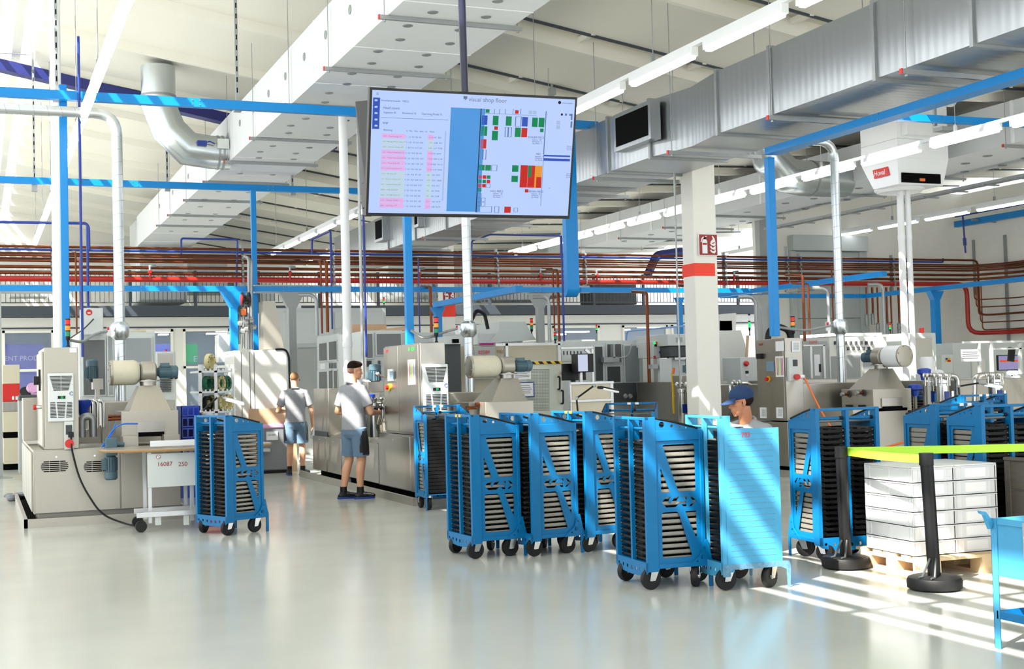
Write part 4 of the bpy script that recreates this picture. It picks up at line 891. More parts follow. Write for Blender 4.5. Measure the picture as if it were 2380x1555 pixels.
NTR = 0; TRP = {}
SPARE = MB()
def trays(t, where, hh=.0285, cols=(-1, 1), n=20, z0=.205, spare=(), top=None):
    global NTR
    key = hh; x, y, a = t.location.x, t.location.y, t.rotation_euler.z
    T = Matrix.Translation(t.location) @ Matrix.Rotation(a, 4, 'Z')
    for cdir in (-1, 1):
        for i in range(n):
            z = z0 + i * (.885 / 20); p = T @ Vector((.03, cdir * .137, z))
            if cdir in cols:
                side = {1: 'back column', -1: 'front column'}[cdir] if abs(math.sin(a)) < .6 else {1: 'left column', -1: 'right column'}[cdir]
                k = n - 1 - i
                lab = '%s tray from the top, %s of the %s' % (ORD[k], side, where)
                if key not in TRP: o = tray_proto(hh); TRP[key] = o
                else: o = TRP[key].copy(); C.objects.link(o)
                tag(o, lab, 'tray', 'trays in the trolleys'); o.location = p; o.rotation_euler = (0, 0, a); NTR += 1
            elif cdir in spare:
                b = MB(); d, wd = .415, .258
                b.box(0, d, -wd / 2, wd / 2, 0, .006, 1); b.box(0, d, -wd / 2, -wd / 2 + .004, 0, hh, 0); b.box(0, d, wd / 2 - .004, wd / 2, 0, hh, 0); b.box(0, .004, -wd / 2, wd / 2, 0, hh * .8, 1); b.box(d - .004, d + .001, -wd / 2 + .004, wd / 2 - .004, .001, hh, 1)
                b.xf(Matrix.Translation(p) @ Matrix.Rotation(a, 4, 'Z')); SPARE.add(b.v, b.f); SPARE.m[-len(b.f):] = b.m
M_TAPEY = mat('yellow_tape', (244, 190, 60), .5, var=0)
def put(lab, x, y, a, first=None, **k):
    o = trolley(lab, **k); o.location = (x, y, 0); o.rotation_euler = (0, 0, a); return o
E_ = put('blue tray trolley nearest the camera, standing left of the trolley numbered 703', 4.468, 8.609, -.069, cast=(.05, .4, .9, .2))
B_ = put('blue tray trolley at left of the middle row, nearest the worker by the machine', 3.918, 10.816, .05, tagc=(M_TAPEY, (.03, -.05)))
C_ = put('blue tray trolley second from left in the middle row', 4.405, 10.676, .101)
D_ = put('blue tray trolley third from left in the middle row, behind the foremost one', 4.93, 10.68, .1, tagc=(M_TAPEY, (.03, -.05)))
A_ = put('lone dark blue tray trolley at left beside the white numbered stand', 2.248, 13.844, .418)
H_ = put('blue tray trolley behind the black barrier posts, right of the trolley numbered 703', 6.577, 8.792, 1.465)
I_ = put('blue tray trolley left of the two behind the lime barrier tape', 7.774, 8.771 + .0, 1.499, tagc=(M_WHITE, (.03, -.05)))
J_ = put('blue tray trolley behind the lime tape at the right, nearest the wooden crate', 7.718, 8.165, 1.467)
G_ = put('blue tray trolley standing at the corner of the steel washing machine', 5.245, 15.254, -1.607, tagc=(M_WHITE, (.06, -.03)))
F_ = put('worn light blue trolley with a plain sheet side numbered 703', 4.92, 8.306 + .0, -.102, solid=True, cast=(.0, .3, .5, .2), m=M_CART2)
L_ = put('blue tray trolley at the back between the middle row and the steel tank', 6.897, 13.186, -2.161, tagc=(M_WHITE, (.06, -.03)))
K_ = put('blue tray trolley behind the lime tape pair, in front of the filter pots', 10.4, 11.4, 1.5, tagc=(M_WHITE, (.06, -.03)))
N_ = put('blue tray trolley half hidden behind the right steel hood', 13.1, 15.85, .0)
b = MB(); b.text('703', .05, (.2, -CW / 2 - .0055, HS - .04)); b.build('number', M_REDINK, F_)
trays(E_, 'foremost blue trolley'); trays(B_, 'left trolley of the middle row'); trays(A_, 'lone dark blue trolley at left')
trays(H_, 'trolley behind the barrier posts', .036); trays(J_, 'trolley by the wooden crate', .036); trays(G_, 'trolley at the washing machine corner', .038)
trays(C_, 'second trolley of the middle row', cols=(-1,), spare=(1,)); trays(D_, 'third trolley of the middle row', cols=(-1,), spare=(1,))
trays(I_, 'trolley left behind the lime tape', .040, cols=(1,), spare=(-1,))
trays(F_, 'x', cols=(), spare=(-1, 1)); trays(N_, 'x', cols=(), spare=(-1, 1)); trays(L_, 'x', .036, cols=(), spare=(-1, 1)); trays(K_, 'x', cols=(), spare=(-1, 1))
o = SPARE.build('tray', [M_TRAY, M_TRAYD], None, smooth=False); tag(o, 'remaining dark trays inside the farther and half hidden trolleys', 'tray', 'trays in the trolleys', 'stuff')
# ------------------------------------------------------------------ washing machines
def pbox(t, name, m, x0, y0, x1, y1, Y, d, bev=.004):
    b = MB(); b.fb(x0, y0, x1, y1, Y, d); return b.build(name, m, t, bev=bev)
def bx(t, name, m, *q, bev=.004):
    b = MB(); b.box(*q); return b.build(name, m, t, bev=bev)
def ac_unit(t, x0, x1, z0, z1, Y):
    w, h = x1 - x0, z1 - z0
    a = bx(t, 'cooling_unit', M_ACW, x0, x1, Y - .07, Y, z0, z1, bev=.012)
    b = MB()
    for i in range(11):
        f = i / 10; k = .07 + .14 * f; z = z1 - h * (.06 + .028 * i)
        b.box(x0 + w * k, x0 + w * .49, Y - .073, Y - .068, z - h * .016, z); b.box(x0 + w * .51, x1 - w * k, Y - .073, Y - .068, z - h * .016, z)
    for i in range(11):
        z = z0 + h * (.40 - .03 * i); f = i / 10
        b.box(x0 + w * .08, x0 + w * (.27 + .05 * f), Y - .073, Y - .068, z - h * .016, z); b.box(x0 + w * (.33 + .05 * f), x1 - w * (.33 + .05 * f), Y - .073, Y - .068, z - h * .016, z); b.box(x1 - w * (.27 + .05 * f), x1 - w * .08, Y - .073, Y - .068, z - h * .016, z)
    b.build('louvre', M_BLACK, a)
    b = MB(); b.box(x0 + w * .37, x0 + w * .66, Y - .076, Y - .069, z0 + h * .47, z0 + h * .53); b.build('display', M_BLACK, a)
    b = MB(); b.text('23', w * .11, (x0 + w * .53, Y - .077, z0 + h * .5)); b.build('digits', M_LEDG2, a)
    b = MB()
    for k in range(20):
        q = 2 * math.pi * (k + 2) / 24; q2 = 2 * math.pi * (k + 3) / 24; c = (x1 - w * .1, z0 + h * .575)
        b.bar((c[0] + math.cos(q) * w * .07, Y - .072, c[1] + math.sin(q) * w * .07), (c[0] + math.cos(q2) * w * .07, Y - .072, c[1] + math.sin(q2) * w * .07), .004, w * .035, up=(0, 1, 0))
    b.build('ring_logo', M_PBLUE, a); return a
def hood_fan(t, X0, X1, z0, z1, Y, zd, xa, xb, rd, mdir, sx, axis=None):
    # stainless box, pyramid, neck, fan housing, drum and motor; mdir: side of the motor
    D = .75; g = bx(t, 'extraction_hood', M_SS2, X0, X1, Y, Y + D, z0, z1)
    w = X1 - X0; zt = z1 + .30; cx = (sx)
    b = MB(); b.add([(X0 + w * .15, Y + .03, z1), (X1 - w * .12, Y + .03, z1), (X1 - w * .12, Y + D - .05, z1), (X0 + w * .15, Y + D - .05, z1), (cx - .12, Y + .26, zt), (cx + .12, Y + .26, zt), (cx + .12, Y + .5, zt), (cx - .12, Y + .5, zt)],
                    [(0, 1, 5, 4), (1, 2, 6, 5), (2, 3, 7, 6), (3, 0, 4, 7), (4, 5, 6, 7)]); b.build('hood_cone', M_SS2, g)
    b = MB(); b.cyl((cx, Y + .38, zt), (cx, Y + .38, zd - rd * .6), .1, 20); b.cyl((cx, Y + .38, zt + .05), (cx, Y + .38, zt + .065), .15, 20); b.build('neck', M_SS, g)
    ax = Vector(axis) if axis else Vector((-mdir, 0, 0)); c = Vector((cx, Y + .38, zd))
    f = MB(); f.lathe([(rd * .75, 0), (rd * .98, .02), (rd * .98, .17), (rd * .8, .19)], c - ax * .1, ax, 26); fo = f.build('fan_housing', M_SS2, t)
    b = MB(); L = abs(xb - xa) if not axis else .36; x0 = c + ax * .1
    b.lathe([(rd * .8, 0), (rd * 1.02, .03), (rd * 1.12, .06), (rd * 1.12, L), (rd * 1.06, L + .01)], x0, ax, 30); d_ = b.build('filter_drum', mat('filter_drum_fleece', (206, 200, 180), .7, var=.08, scale=14) if not axis else M_WHITE, t)
    b = MB(); b.lathe([(rd * 1.13, 0), (rd * 1.13, .03), (rd * 1.0, .034)], x0 + ax * L, ax, 30); u = ax.cross(Vector((0, 0, 1)))
    for k in range(6): q = k * math.pi / 3 + .3; p = x0 + ax * (L + .03) + u * rd * math.cos(q) + Vector((0, 0, rd * math.sin(q))); b.cyl(p, p + ax * .012, .012, 8)
    b.build('drum_lid', M_SS2, d_)
    motor(fo, c - ax * .1, -ax, .075, .26)
def motor(t, p, d, r, L, box=True, nm='motor'):
    p, d = Vector(p), Vector(d); b = MB()
    b.lathe([(r * .55, 0), (r * .8, L * .12), (r * .92, L * .14), (r * .92, L * .68), (r * 1.02, L * .7), (r * 1.02, L * .94), (r * .8, L)], p, d, 20)
    for k in range(16):
        q = 2 * math.pi * k / 16; a = d.cross(Vector((0, 1, .01))).normalized(); c = d.cross(a); o = a * math.cos(q) + c * math.sin(q)
        b.bar(p + d * L * .16 + o * r * .95, p + d * L * .66 + o * r * .95, .006, .016, up=tuple(o))
    m = b.build(nm, M_MOTOR, t)
    if box:
        up = Vector((0, 0, 1)) if abs(d.z) < .5 else Vector((-1, 0, 0)); q = p + d * L * .4 + up * r * 1.15; b = MB(); b.bar(q - d * L * .2, q + d * L * .2, r * 1.1, r * .6, up=tuple(up)); b.build('terminal_box', M_MOTOR, m)
    return m
def beacon(lab, px, ytop, ybot, Y, cols=(M_LEDR, M_LEDO, M_LEDG), grp='signal beacons', slim=0):
    x, zt = atY(px, ytop, Y); zb = atY(px, ybot, Y)[1]; h = zt - zb; n = len(cols); r = h * (slim or (.085 if n == 3 else .13))
    t = thing('signal_beacon', lab, 'beacon', (x, Y, zb), grp)
    b = MB(); b.lathe([(r * .9, 0), (r * .7, h * .03), (r * .45, h * .06), (r * .45, h * .2), (r * .95, h * .26), (r * .95, h * .36)], (x, Y, zb), n=14); b.build('base', M_BLACK, t)
    seg = h * .6 / n
    for i, m in enumerate(reversed(cols)):
        z = zb + h * .36 + i * seg
        b = MB(); b.cyl((x, Y, z), (x, Y, z + seg * .8), r, 14); b.build('lens', m, t)
        b = MB(); b.cyl((x, Y, z + seg * .8), (x, Y, z + seg), r * 1.08, 14); b.build('collar', M_BLACK, t)
    return t
def vent_oval(t, cx, cz, Y, w, h):
    b = MB(); n = 6
    for i in range(n):
        z = cz + h * (i - (n - 1) / 2) / (n - 1); k = math.sqrt(max(0, 1 - ((z - cz) / (h * .56)) ** 2)); e = w / 2 - h / 2 + h / 2 * k
        for a, c in ((-e, -w * .2), (-w * .18, w * .18), (w * .2, e)): b.box(cx + a, cx + c, Y - .003, Y, z - h * .05, z + h * .05)
    b.build('vent_slots', M_VOID, t)
def bolt_dot(t, m, pts, Y, r=.012, nm='quarter_turn_lock'):
    b = MB()
    for x, z in pts: b.cyl((x, Y - .008, z), (x, Y + .002, z), r, 10)
    b.build(nm, m, t)
# line 1, left
Y = 15.8
t = thing('washing_machine', 'long beige grey steel washing machine at left with a drum on its hood', 'machine', (1.4, 17.5, 0), 'industrial washing machines')
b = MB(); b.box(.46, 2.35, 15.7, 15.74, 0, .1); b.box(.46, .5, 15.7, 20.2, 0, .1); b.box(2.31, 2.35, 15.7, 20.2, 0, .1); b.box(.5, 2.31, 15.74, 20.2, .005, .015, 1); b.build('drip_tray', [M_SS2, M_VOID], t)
bx(t, 'underframe', M_SS2, .62, 2.2, 15.95, 19.8, .04, .15)
body = bx(t, 'tank_body', M_SS2, .57, 2.21, 15.83, 19.6, .14, .87)
xs = atY(280, 1100, Y)[0]
dl = bx(t, 'front_panel', M_SS2, .585, xs - .006, 15.8, 15.83, .15, .86); dr = bx(t, 'front_panel', M_SS2, xs + .006, 2.2, 15.8, 15.83, .15, .82)
for px in (127, 226): cx, cz = atY(px, 1084, Y); vent_oval(dl, cx, cz, Y, .3, .11)
bolt_dot(dl, M_SSP, [atY(131, 1062, Y), atY(220, 1059, Y)], Y)
for i, yy in enumerate((15.95, 16.8, 17.65, 18.5)): bx(t, 'side_panel', M_SS2, .55, .57, yy, yy + .8, .16, .84)
c = bx(t, 'control_cabinet', M_SS2, .70, 1.075, 15.84, 17.3, .87, 2.045, bev=.008)
bx(t, 'cabinet_door', M_SS2, .675, .70, 15.9, 17.25, .9, 2.0)
b = MB(); b.box(.60, .67, 16.2, 16.3, 1.62, 1.72); b.box(.655, .68, 16.18, 16.32, 1.55, 1.8); b.build('rotary_switch', M_BLACK, t)
b = MB(); b.cyl((.62, 16.05, 1.36), (.68, 16.05, 1.36), .022, 10, mi=1); b.cyl((.585, 16.05, 1.36), (.62, 16.05, 1.36), .03, 12); b.build('emergency_button', [M_REDP, M_SSP], t)
x0, zt = atY(111, 868, 15.77); x1, zb = atY(173, 979, 15.77); ac_unit(t, x0, x1, zb, zt, 15.84)
x0, zt = atY(149, 980, 15.8); x1, zb = atY(171, 1044, 15.8)
sb = bx(t, 'socket_box', M_LG, x0, x1, 15.77, 15.84, zb, zt)
b = MB(); b.box(x0 + .015, x1 - .015, 15.765, 15.77, zt - .15, zt - .04); b.build('fuse_cover', M_DG, sb)
b = MB(); b.lathe([(.035, 0), (.045, .02), (.05, .06)], ((x0 + x1) / 2, 15.77, zb + .07), (0, -1, 0), 14); b.build('red_socket', M_REDP, sb)
pl = Vector(((x0 + x1) / 2 + .02, 15.74, zb + .17)); b = MB(); b.box(pl.x - .03, pl.x + .03, 15.72, 15.77, pl.z - .03, pl.z + .03); b.build('plug', M_BLACK, sb)
bx(t, 'label_plate', M_WHITE, *(lambda a, c: (a[0], c[0], 15.836, 15.84, c[1], a[1]))(atY(162, 809, 15.84), atY(178, 819, 15.84)), bev=0)
pbox(t, 'side_cabinet', M_SS2, 54, 925, 90, 1024, 17.4, .5)
b = MB(); vs = [(1.08, 17.6, .9), (1.08, 17.6, 1.0), (1.75, 17.6, 1.18), (1.75, 17.6, .9)]; b.prism([(1.08, .87), (1.08, .98), (1.62, 1.14), (1.62, .87)], 17.4, 19.5, 'y'); b.build('sloping_deck', M_SS2, t)
b = MB(); b.fb(236, 932, 408, 1040, 17.3, 2.1); b.build('spray_chamber', M_SS2, t, bev=.01)
b = MB(); b.fb(216, 880, 240, 905, 17.6, .25); b.fb(222, 900, 232, 935, 17.65, .12); b.build('pump_head', M_SS, t)
x, z = atY(216, 885, 17.6); motor(t, (x, 17.7, z - .02), (0, 0, 1), .075, .3)
for i, px in enumerate((199, 210, 224)):
    x, z = atY(px, 975, 16.9 + .15 * i); z1 = atY(px, 932, 16.9 + .15 * i)[1]; yy = 16.9 + .15 * i
    b = MB(); b.tube(rnd([(x, yy, z - .12), (x, yy, z1), (x + .085, yy, z1), (x + .085, yy, z - .1)], .05), .026, 10); b.tube([(x, yy, z + .1), (x, yy, z + .13)], .034, 10); b.build('filter_pipe', M_SSP, t)
x, z = atY(196, 968, 16.4); b = MB(); b.tube(rnd([(x - .03, 16.4, z - .25), (x - .03, 16.4, z), (x + .1, 16.4, z), (x + .1, 16.4, z - .25)], .09), .045, 12); b.build('hose_bend', M_STRUT, t)
x, z = atY(194, 940, 16.8); b = MB(); b.lathe([(.05, -.16), (.06, -.05), (.095, 0), (.095, .05), (.06, .06)], (x, 16.8, z), n=16); b.build('filter_bowl', M_ROYAL, t)
X0, zt = atY(282, 957, 15.9); X1, zb = atY(415, 1012, 15.9)
xd0 = atY(262, 865, 16.28)[0]; xd1 = atY(330, 865, 16.28)[0]; zd = atY(300, 866, 16.28)[1]
hood_fan(t, X0, X1, zb, zt, 15.9, zd, xd0, xd1 - .03, .135, 1, atY(343, 866, 16.28)[0])
b = MB(); b.fb(318, 980, 382, 1004, 15.885, .02); b.build('hood_flap', M_SS, t)
b = MB(); b.fb(322, 1003, 382, 1014, 15.888, .02); b.build('outfeed_slot', M_VOID, t)
b = MB(); b.fb(286, 1014, 322, 1056, 15.6, .3); b.build('drive_box', M_SS2, t, bev=.004)
b = MB(); b.fb(382, 1010, 418, 1056, 15.7, .3); b.build('outfeed_guide', M_SS2, t, bev=.004)
x, zt = atY(258, 1018, 15.45); zb = atY(258, 1116, 15.45)[1]
gm = motor(t, (x, 15.5, zt - .18), (0, 0, -1), .07, zt - .18 - zb, True, 'gear_motor')
b = MB(); b.box(x - .065, x + .065, 15.4, 15.58, zt - .2, zt); b.cyl((x + .05, 15.5, zt - .08), (x + .15, 15.5, zt - .08), .03, 10); b.build('gearbox', M_MOTOR, gm, bev=.01)
b = MB()
for p0, p1, p2 in (((236, 1040), (270, 985), (320, 985)), ((240, 1038), (262, 1005), (268, 985))):
    b.tube(rnd([on(*p0, 1, 15.5), on(*p1, 1, 15.45), on(*p2, 1, 15.6)], .2, 6), .008, 6)
b.build('air_hose', mat('air_hose_blue', (36, 110, 214), .4, var=0), t)
b = MB(); 
for py in (967, 974): p = on(280, py, 1, 16.0); b.cyl(p, p - Vector((.12, 0, 0)), .016, 8); b.cyl(p - Vector((.1, 0, 0)), p - Vector((.14, 0, 0)), .02, 8)
b.build('copper_stub', M_COPPER, t)
beacon('red orange green signal beacon on the left steel cabinet', 157, 738, 806, 16.3)
b = MB(); b.tube(rnd([pl, pl + Vector((0, -.03, -.15)), Vector((pl.x + .08, 15.62, .5)), Vector((pl.x + .3, 15.5, .12)), Vector((pl.x + .55, 15.4, .012)), Vector((1.62, 15.1, .012))], .3, 6), .011, 8)
solo('power_cable', b, M_BLACK, 'black power cable hanging from the left cabinet socket to the floor', 'cable')
b = MB(); b.tube(rnd([on(160, 790, 1, 16.4), on(190, 796, 1, 16.5), on(222, 775, 1, 17.0), on(250, 770, 1, 17.5)], .3, 6), .018, 8); solo('grey_hose', b, M_STRUT, 'grey hose from the left beacon to the spiral duct collar', 'hose', 'grey hoses')
b = MB(); b.tube(rnd([on(1040, 770, 1, 16.4), on(985, 788, 1, 16.4), on(955, 768, 1, 16.5)], .4, 6), .018, 8); b.tube([on(1040, 770, 1, 16.4), on(1062, 764, 1, 17.4)], .018, 8); solo('grey_hose', b, M_STRUT, 'grey hose from the screen side blue post to the middle spiral duct', 'hose', 'grey hoses')
b = MB(); b.tube(rnd([on(1805, 760, 1, 14.4), on(1870, 770, 1, 14.8), on(1935, 756, 1, 15.5)], .4, 6), .016, 8); solo('grey_hose', b, M_STRUT, 'grey hose from the right blue post to the right spiral duct collar', 'hose', 'grey hoses')
for px, py, Y_, lab in ((256, 768, 17.45, 'left'), (1066, 765, 17.45, 'middle'), (1928, 757, 15.5, 'right')):
    tt = thing('duct_label', 'small white tag box beside the collar of the %s spiral duct' % lab, 'label', tuple(on(px, py, 1, Y_)), 'duct labels')
    pbox(tt, 'tag', M_WHITE, px - 7, py - 9, px + 3, py + 12, Y_, .02, 0); pbox(tt, 'red_field', M_REDP, px - 7, py - 8, px - 2, py - 1, Y_ - .003, .003, 0)
# line 2, middle
t = thing('washing_machine', 'long shiny steel washing machine along the aisle beside the standing worker', 'machine', (5.9, 18, 0), 'industrial washing machines')
XL = 5.1
b = MB(); b.box(4.98, 5.02, 15.5, 21.6, 0, .1); b.box(4.98, 7.1, 15.45, 15.5, 0, .1); b.box(5.02, 7.1, 15.5, 21.6, .005, .015, 1); b.build('drip_tray', [M_SS2, M_VOID], t)
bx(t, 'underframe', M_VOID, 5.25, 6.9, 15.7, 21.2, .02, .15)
bx(t, 'tank_body', M_SS, 5.14, 7.0, 15.4, 21.15, .14, .7)
for a, c_ in ((15.9, 17.3), (17.32, 18.3), (18.32, 19.3), (19.32, 20.2), (20.22, 21.15)):
    zt = .84 if a < 17 else .70; pn = bx(t, 'side_panel', M_SS, XL, XL + .04, a, c_ - .02, .15, zt)
    b = MB(); b.cyl((XL - .008, (a + c_) / 2, zt - .06), (XL, (a + c_) / 2, zt - .06), .016, 10); b.build('quarter_turn_lock', M_SSP, pn)
bx(t, 'cabinet_plinth', M_SS, XL + .01, 5.6, 15.4, 17.35, .14, .86)
cb = bx(t, 'control_cabinet', M_SS, XL + .01, 5.44, 15.42, 16.95, .87, 2.03, bev=.006)
for a, c_ in ((15.45, 16.28), (16.3, 16.93)): bx(t, 'cabinet_door', M_SS, XL - .012, XL + .012, a, c_, .9, 2.01)
def onx(px, py, X): p = on(px, py, 0, X); return (p.y, p.z)
def xbox(t, name, m, x0, y0, x1, y1, X, th=.004):
    a = onx(x0, (y0 + y1) / 2, X); c = onx(x1, (y0 + y1) / 2, X); zt = onx((x0 + x1) / 2, y0, X)[1]; zb = onx((x0 + x1) / 2, y1, X)[1]
    return bx(t, name, m, X - th, X, c[0], a[0], zb, zt, bev=0)
Xf = XL - .012
xbox(t, 'operator_panel', M_WHITE, 904, 858, 916, 885, Xf, .02); xbox(t, 'operator_screen', mat('panel_screen', (120, 150, 176), .2, var=0), 906, 863, 914, 880, Xf - .02)
sh = xbox(t, 'chart_sheet', M_WHITE, 949, 836, 965, 894, Xf, .006); 
for i, c_ in enumerate(((226, 120, 120), (120, 200, 130), (230, 210, 120), (150, 150, 210))): xbox(sh, 'chart_stripe', mat('chart_%d' % i, c_, .6, var=0), 951 + 3.1 * i, 840, 953.4 + 3.1 * i, 888, Xf - .006, .001)
p = on(906, 900, 0, Xf); b = MB(); b.cyl(p, p - Vector((.02, 0, 0)), .05, 14, mi=1); b.cyl(p - Vector((.02, 0, 0)), p - Vector((.06, 0, 0)), .03, 14); b.build('emergency_button', [M_REDP, M_YEL], t)
b = MB(); b.text('6070', .05, on(899, 816, 0, Xf - .004), u=(0, -1, 0)); b.build('number', M_REDINK, t)
b = MB(); b.text('EV-4E50', .07, on(956, 812, 0, Xf - .004), u=(0, -1, 0)); b.build('number', M_GREENINK, t)
b = MB(); b.cyl((Xf - .01, 16.9, 1.62), (Xf - .1, 16.9, 1.66), .014, 8); b.ell((Xf - .1, 16.9, 1.66), .035, 10); b.build('door_knob', M_SSP, t)
x0, zt = atY(984, 847, 15.35); x1, zb = atY(1044, 962, 15.35); ac_unit(t, x0, x1, zb, zt, 15.42)
b = MB(); b.box(5.14, 6.0, 20.2, 21.17, .72, 1.47); b.build('loading_chamber', M_SS, t, bev=.008)
b = MB(); b.box(5.13, 5.5, 20.25, 21.1, .68, .78); b.build('loading_slot', M_DG, t)
b = MB(); b.prism([(5.1, .70), (5.9, .70), (5.9, .98)], 17.4, 20.2, 'y'); b.build('sloping_deck', M_SS, t)
for i, (px, yy) in enumerate(((868, 17.4), (842, 18.0))):
    x = atY(px, 960, yy)[0]; z1 = atY(px, 937, yy)[1]
    f = MB(); f.lathe([(.12, 0), (.125, .02), (.125, .42), (.135, .43), (.135, .47), (.1, .49)], (x, yy, z1 - .47), n=24); fo = f.build('filter_housing', M_SSP, t)
    f = MB()
    for k in range(8): q = k * math.pi / 4; cxx, cyy = x + .14 * math.cos(q), yy + .14 * math.sin(q); f.lathe([(.02, 0), (.034, .012), (.02, .024)], (cxx, cyy - .012, z1 + .05), (0, 1, 0), 10); f.cyl((cxx, cyy, z1 - .06), (cxx, cyy, z1 + .04), .008, 6)
    f.build('eye_bolt', M_SSP, fo)
x, z = atY(858, 925, 17.8); b = MB(); b.lathe([(.05, -.1), (.06, -.02), (.09, 0), (.09, .05), (.05, .06)], (x, 17.8, z), n=16); b.build('filter_bowl', M_ROYAL, t)
x, z = atY(872, 885, 18.2); motor(t, (x, 18.2, z - .04), (0, 0, 1), .085, .28); b = MB(); b.fb(855, 887, 892, 912, 18.0, .35); b.build('pump_head', M_SS, t, bev=.01)
x, z = atY(832, 895, 18.4); b = MB(); b.tube(rnd([(x - .1, 18.4, z + .08), (x + .02, 18.4, z), (x + .2, 18.4, z - .02)], .1), .085, 14); b.build('white_pipe_bend', M_WPIPE, t)
for i, px in enumerate((884, 890)): x, z = atY(px, 965, 17.1); b = MB(); b.tube(rnd([(x, 17.1, z + .15), (x, 17.1, z), (x - .05, 17.05, z - .12)], .05), .02, 8); b.ell((x, 17.1, z + .1), .034, 10); b.build('valve_elbow', M_SSP, t)
X0, zt = atY(1128, 935, 15.5); X1, zb = atY(1241, 985, 15.5)
xd0 = atY(1096, 855, 15.88)[0]; xd1 = atY(1165, 855, 15.88)[0]; zd = atY(1140, 852, 15.88)[1]
hood_fan(t, X0, X1, zb - .15, zt, 15.5, zd, xd0, xd1 - .02, .13, 1, atY(1176, 852, 15.88)[0])
b = MB(); b.fb(1046, 912, 1130, 990, 16.6, 2.0); b.build('spray_chamber', M_SS2, t, bev=.01); b = MB(); b.fb(1090, 935, 1140, 1000, 15.8, .6); b.build('front_housing', M_SS2, t, bev=.006)
b = MB(); b.fb(1045, 985, 1250, 1160, 15.55, 3); b.build('outfeed_body', M_SS2, t, bev=.006)
for px, py in ((1112, 940), (1090, 948)): p = on(px, py, 1, 15.7); b = MB(); b.cyl(p, p + Vector((.1, 0, 0)), .02, 8); b.cyl(p, p + Vector((-.04, 0, 0)), .026, 8); b.build('copper_stub', M_COPPER, t)
tt = thing('work_gloves', 'grey work gloves lying on the middle steel hood', 'gloves', tuple(on(1190, 932, 1, 15.7)))
b = MB(); q = on(1190, 931, 1, 15.7)
for i in range(9): b.ell(q + Vector((random.uniform(-.1, .1), random.uniform(-.05, .05), random.uniform(0, .03))), (.06, .035, .022), 10, rot=Matrix.Rotation(random.uniform(-.6, .6), 3, 'Z'))
b.build('fabric', M_FILM, tt)
beacon('red orange green signal beacon on the steel cabinet below the screen', 1013, 734, 796, 16.3)
x = D1F[0]; xv = atY(1088, 945, Yd)[0]
b = MB(); b.cyl((xv, Yd, 1.26), (xv, Yd, 1.28), .11, 18); b.cyl((xv, Yd, 1.13), (xv, Yd, 1.19), .1, 18); solo('duct_flange', b, M_SS, 'dark ring flange at the foot of the middle spiral duct', 'flange', 'duct flanges')
# line 3, right
XL = 11.15
t = thing('washing_machine', 'dull steel washing machine on the right behind the trolleys, with a tall cabinet', 'machine', (12, 18, 0), 'industrial washing machines')
b = MB(); b.box(11.0, 11.04, 15.6, 21.5, 0, .1); b.box(11.0, 13.2, 15.55, 15.6, 0, .1); b.build('drip_tray', M_SS2, t)
ya = onx(1760, 900, XL)[0]; yb = onx(1826, 900, XL)[0]; xr = atY(1866, 850, yb)[0]
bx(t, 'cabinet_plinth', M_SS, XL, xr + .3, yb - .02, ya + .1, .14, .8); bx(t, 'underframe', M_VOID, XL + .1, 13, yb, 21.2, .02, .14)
c = bx(t, 'control_cabinet', M_SS, XL + .01, xr, yb, ya, .82, 2.06, bev=.006)
bx(t, 'cabinet_door', M_SS, XL - .01, XL + .012, yb + .03, ya - .02, .85, 2.04)
Xf = XL - .01
xbox(t, 'notice_sheet', M_PAPER, 1803, 793, 1822, 816, Xf); xbox(t, 'operator_screen', MATS['panel_screen'], 1783, 840, 1800, 863, Xf, .015)
sh = xbox(t, 'chart_sheet', M_WHITE, 1803, 828, 1822, 876, Xf)
for i in range(5): xbox(sh, 'chart_stripe', MATS['chart_%d' % (i % 4)], 1805 + 3.2 * i, 832, 1807.4 + 3.2 * i, 872, Xf - .004, .001)
p = on(1787, 881, 0, Xf); b = MB(); b.cyl(p, p - Vector((.02, 0, 0)), .045, 14, mi=1); b.cyl(p - Vector((.02, 0, 0)), p - Vector((.06, 0, 0)), .03, 14); b.build('emergency_button', [M_REDP, M_YEL], t)
xbox(t, 'rotary_switch', M_BLACK, 1764, 822, 1774, 834, Xf, .05)
for x0 in (1768, 1806): 
    g = xbox(t, 'vent_grille', M_WHITE, x0, 947, x0 + 14, 972, Xf, .015)
    for k in range(7): xbox(g, 'slot', M_MG, x0 + 2.5, 951.5 + k * 2.4, x0 + 11.5, 952.7 + k * 2.4, Xf - .015, .001)
b = MB(); b.text('16060', .05, on(1767, 801, 0, Xf - .004), u=(0, -1, 0)); b.build('number', M_REDINK, t)
yf = yb
g = pbox(t, 'vent_grille', M_WHITE, 1841, 793, 1860, 818, yf - .02, .02)
b = MB()
for k in range(7): b.fb(1844, 797 + k * 2.6, 1857, 798.3 + k * 2.6, yf - .022, .002)
b.build('slot', M_MG, g)
sb = pbox(t, 'socket_box', M_LG, 1834, 831, 1855, 885, yf - .06, .06); pbox(sb, 'fuse_cover', M_DG, 1843, 836, 1854, 851, yf - .065, .005)
p = on(1850, 876, 1, yf - .06); b = MB(); b.cyl(p, p + Vector((-.02, -.08, 0)), .042, 14); b.build('red_socket', M_REDP, sb)
b = MB(); b.cyl(p + Vector((0, -.05, 0)), p + Vector((.1, -.06, 0)), .03, 12); b.build('plug', M_WHITE, sb)
b = MB(); b.tube(rnd([p + Vector((.1, -.06, 0)), on(1905, 950, 1, yf - .5), on(1935, 1000, 1, yf - 1.2), on(2040, 1045, 1, 12.5), on(2110, 1025, 1, 12.0)], .6, 8), .014, 8); solo('extension_cable', b, M_ORG, 'orange extension cable sagging from the right cabinet socket', 'cable')
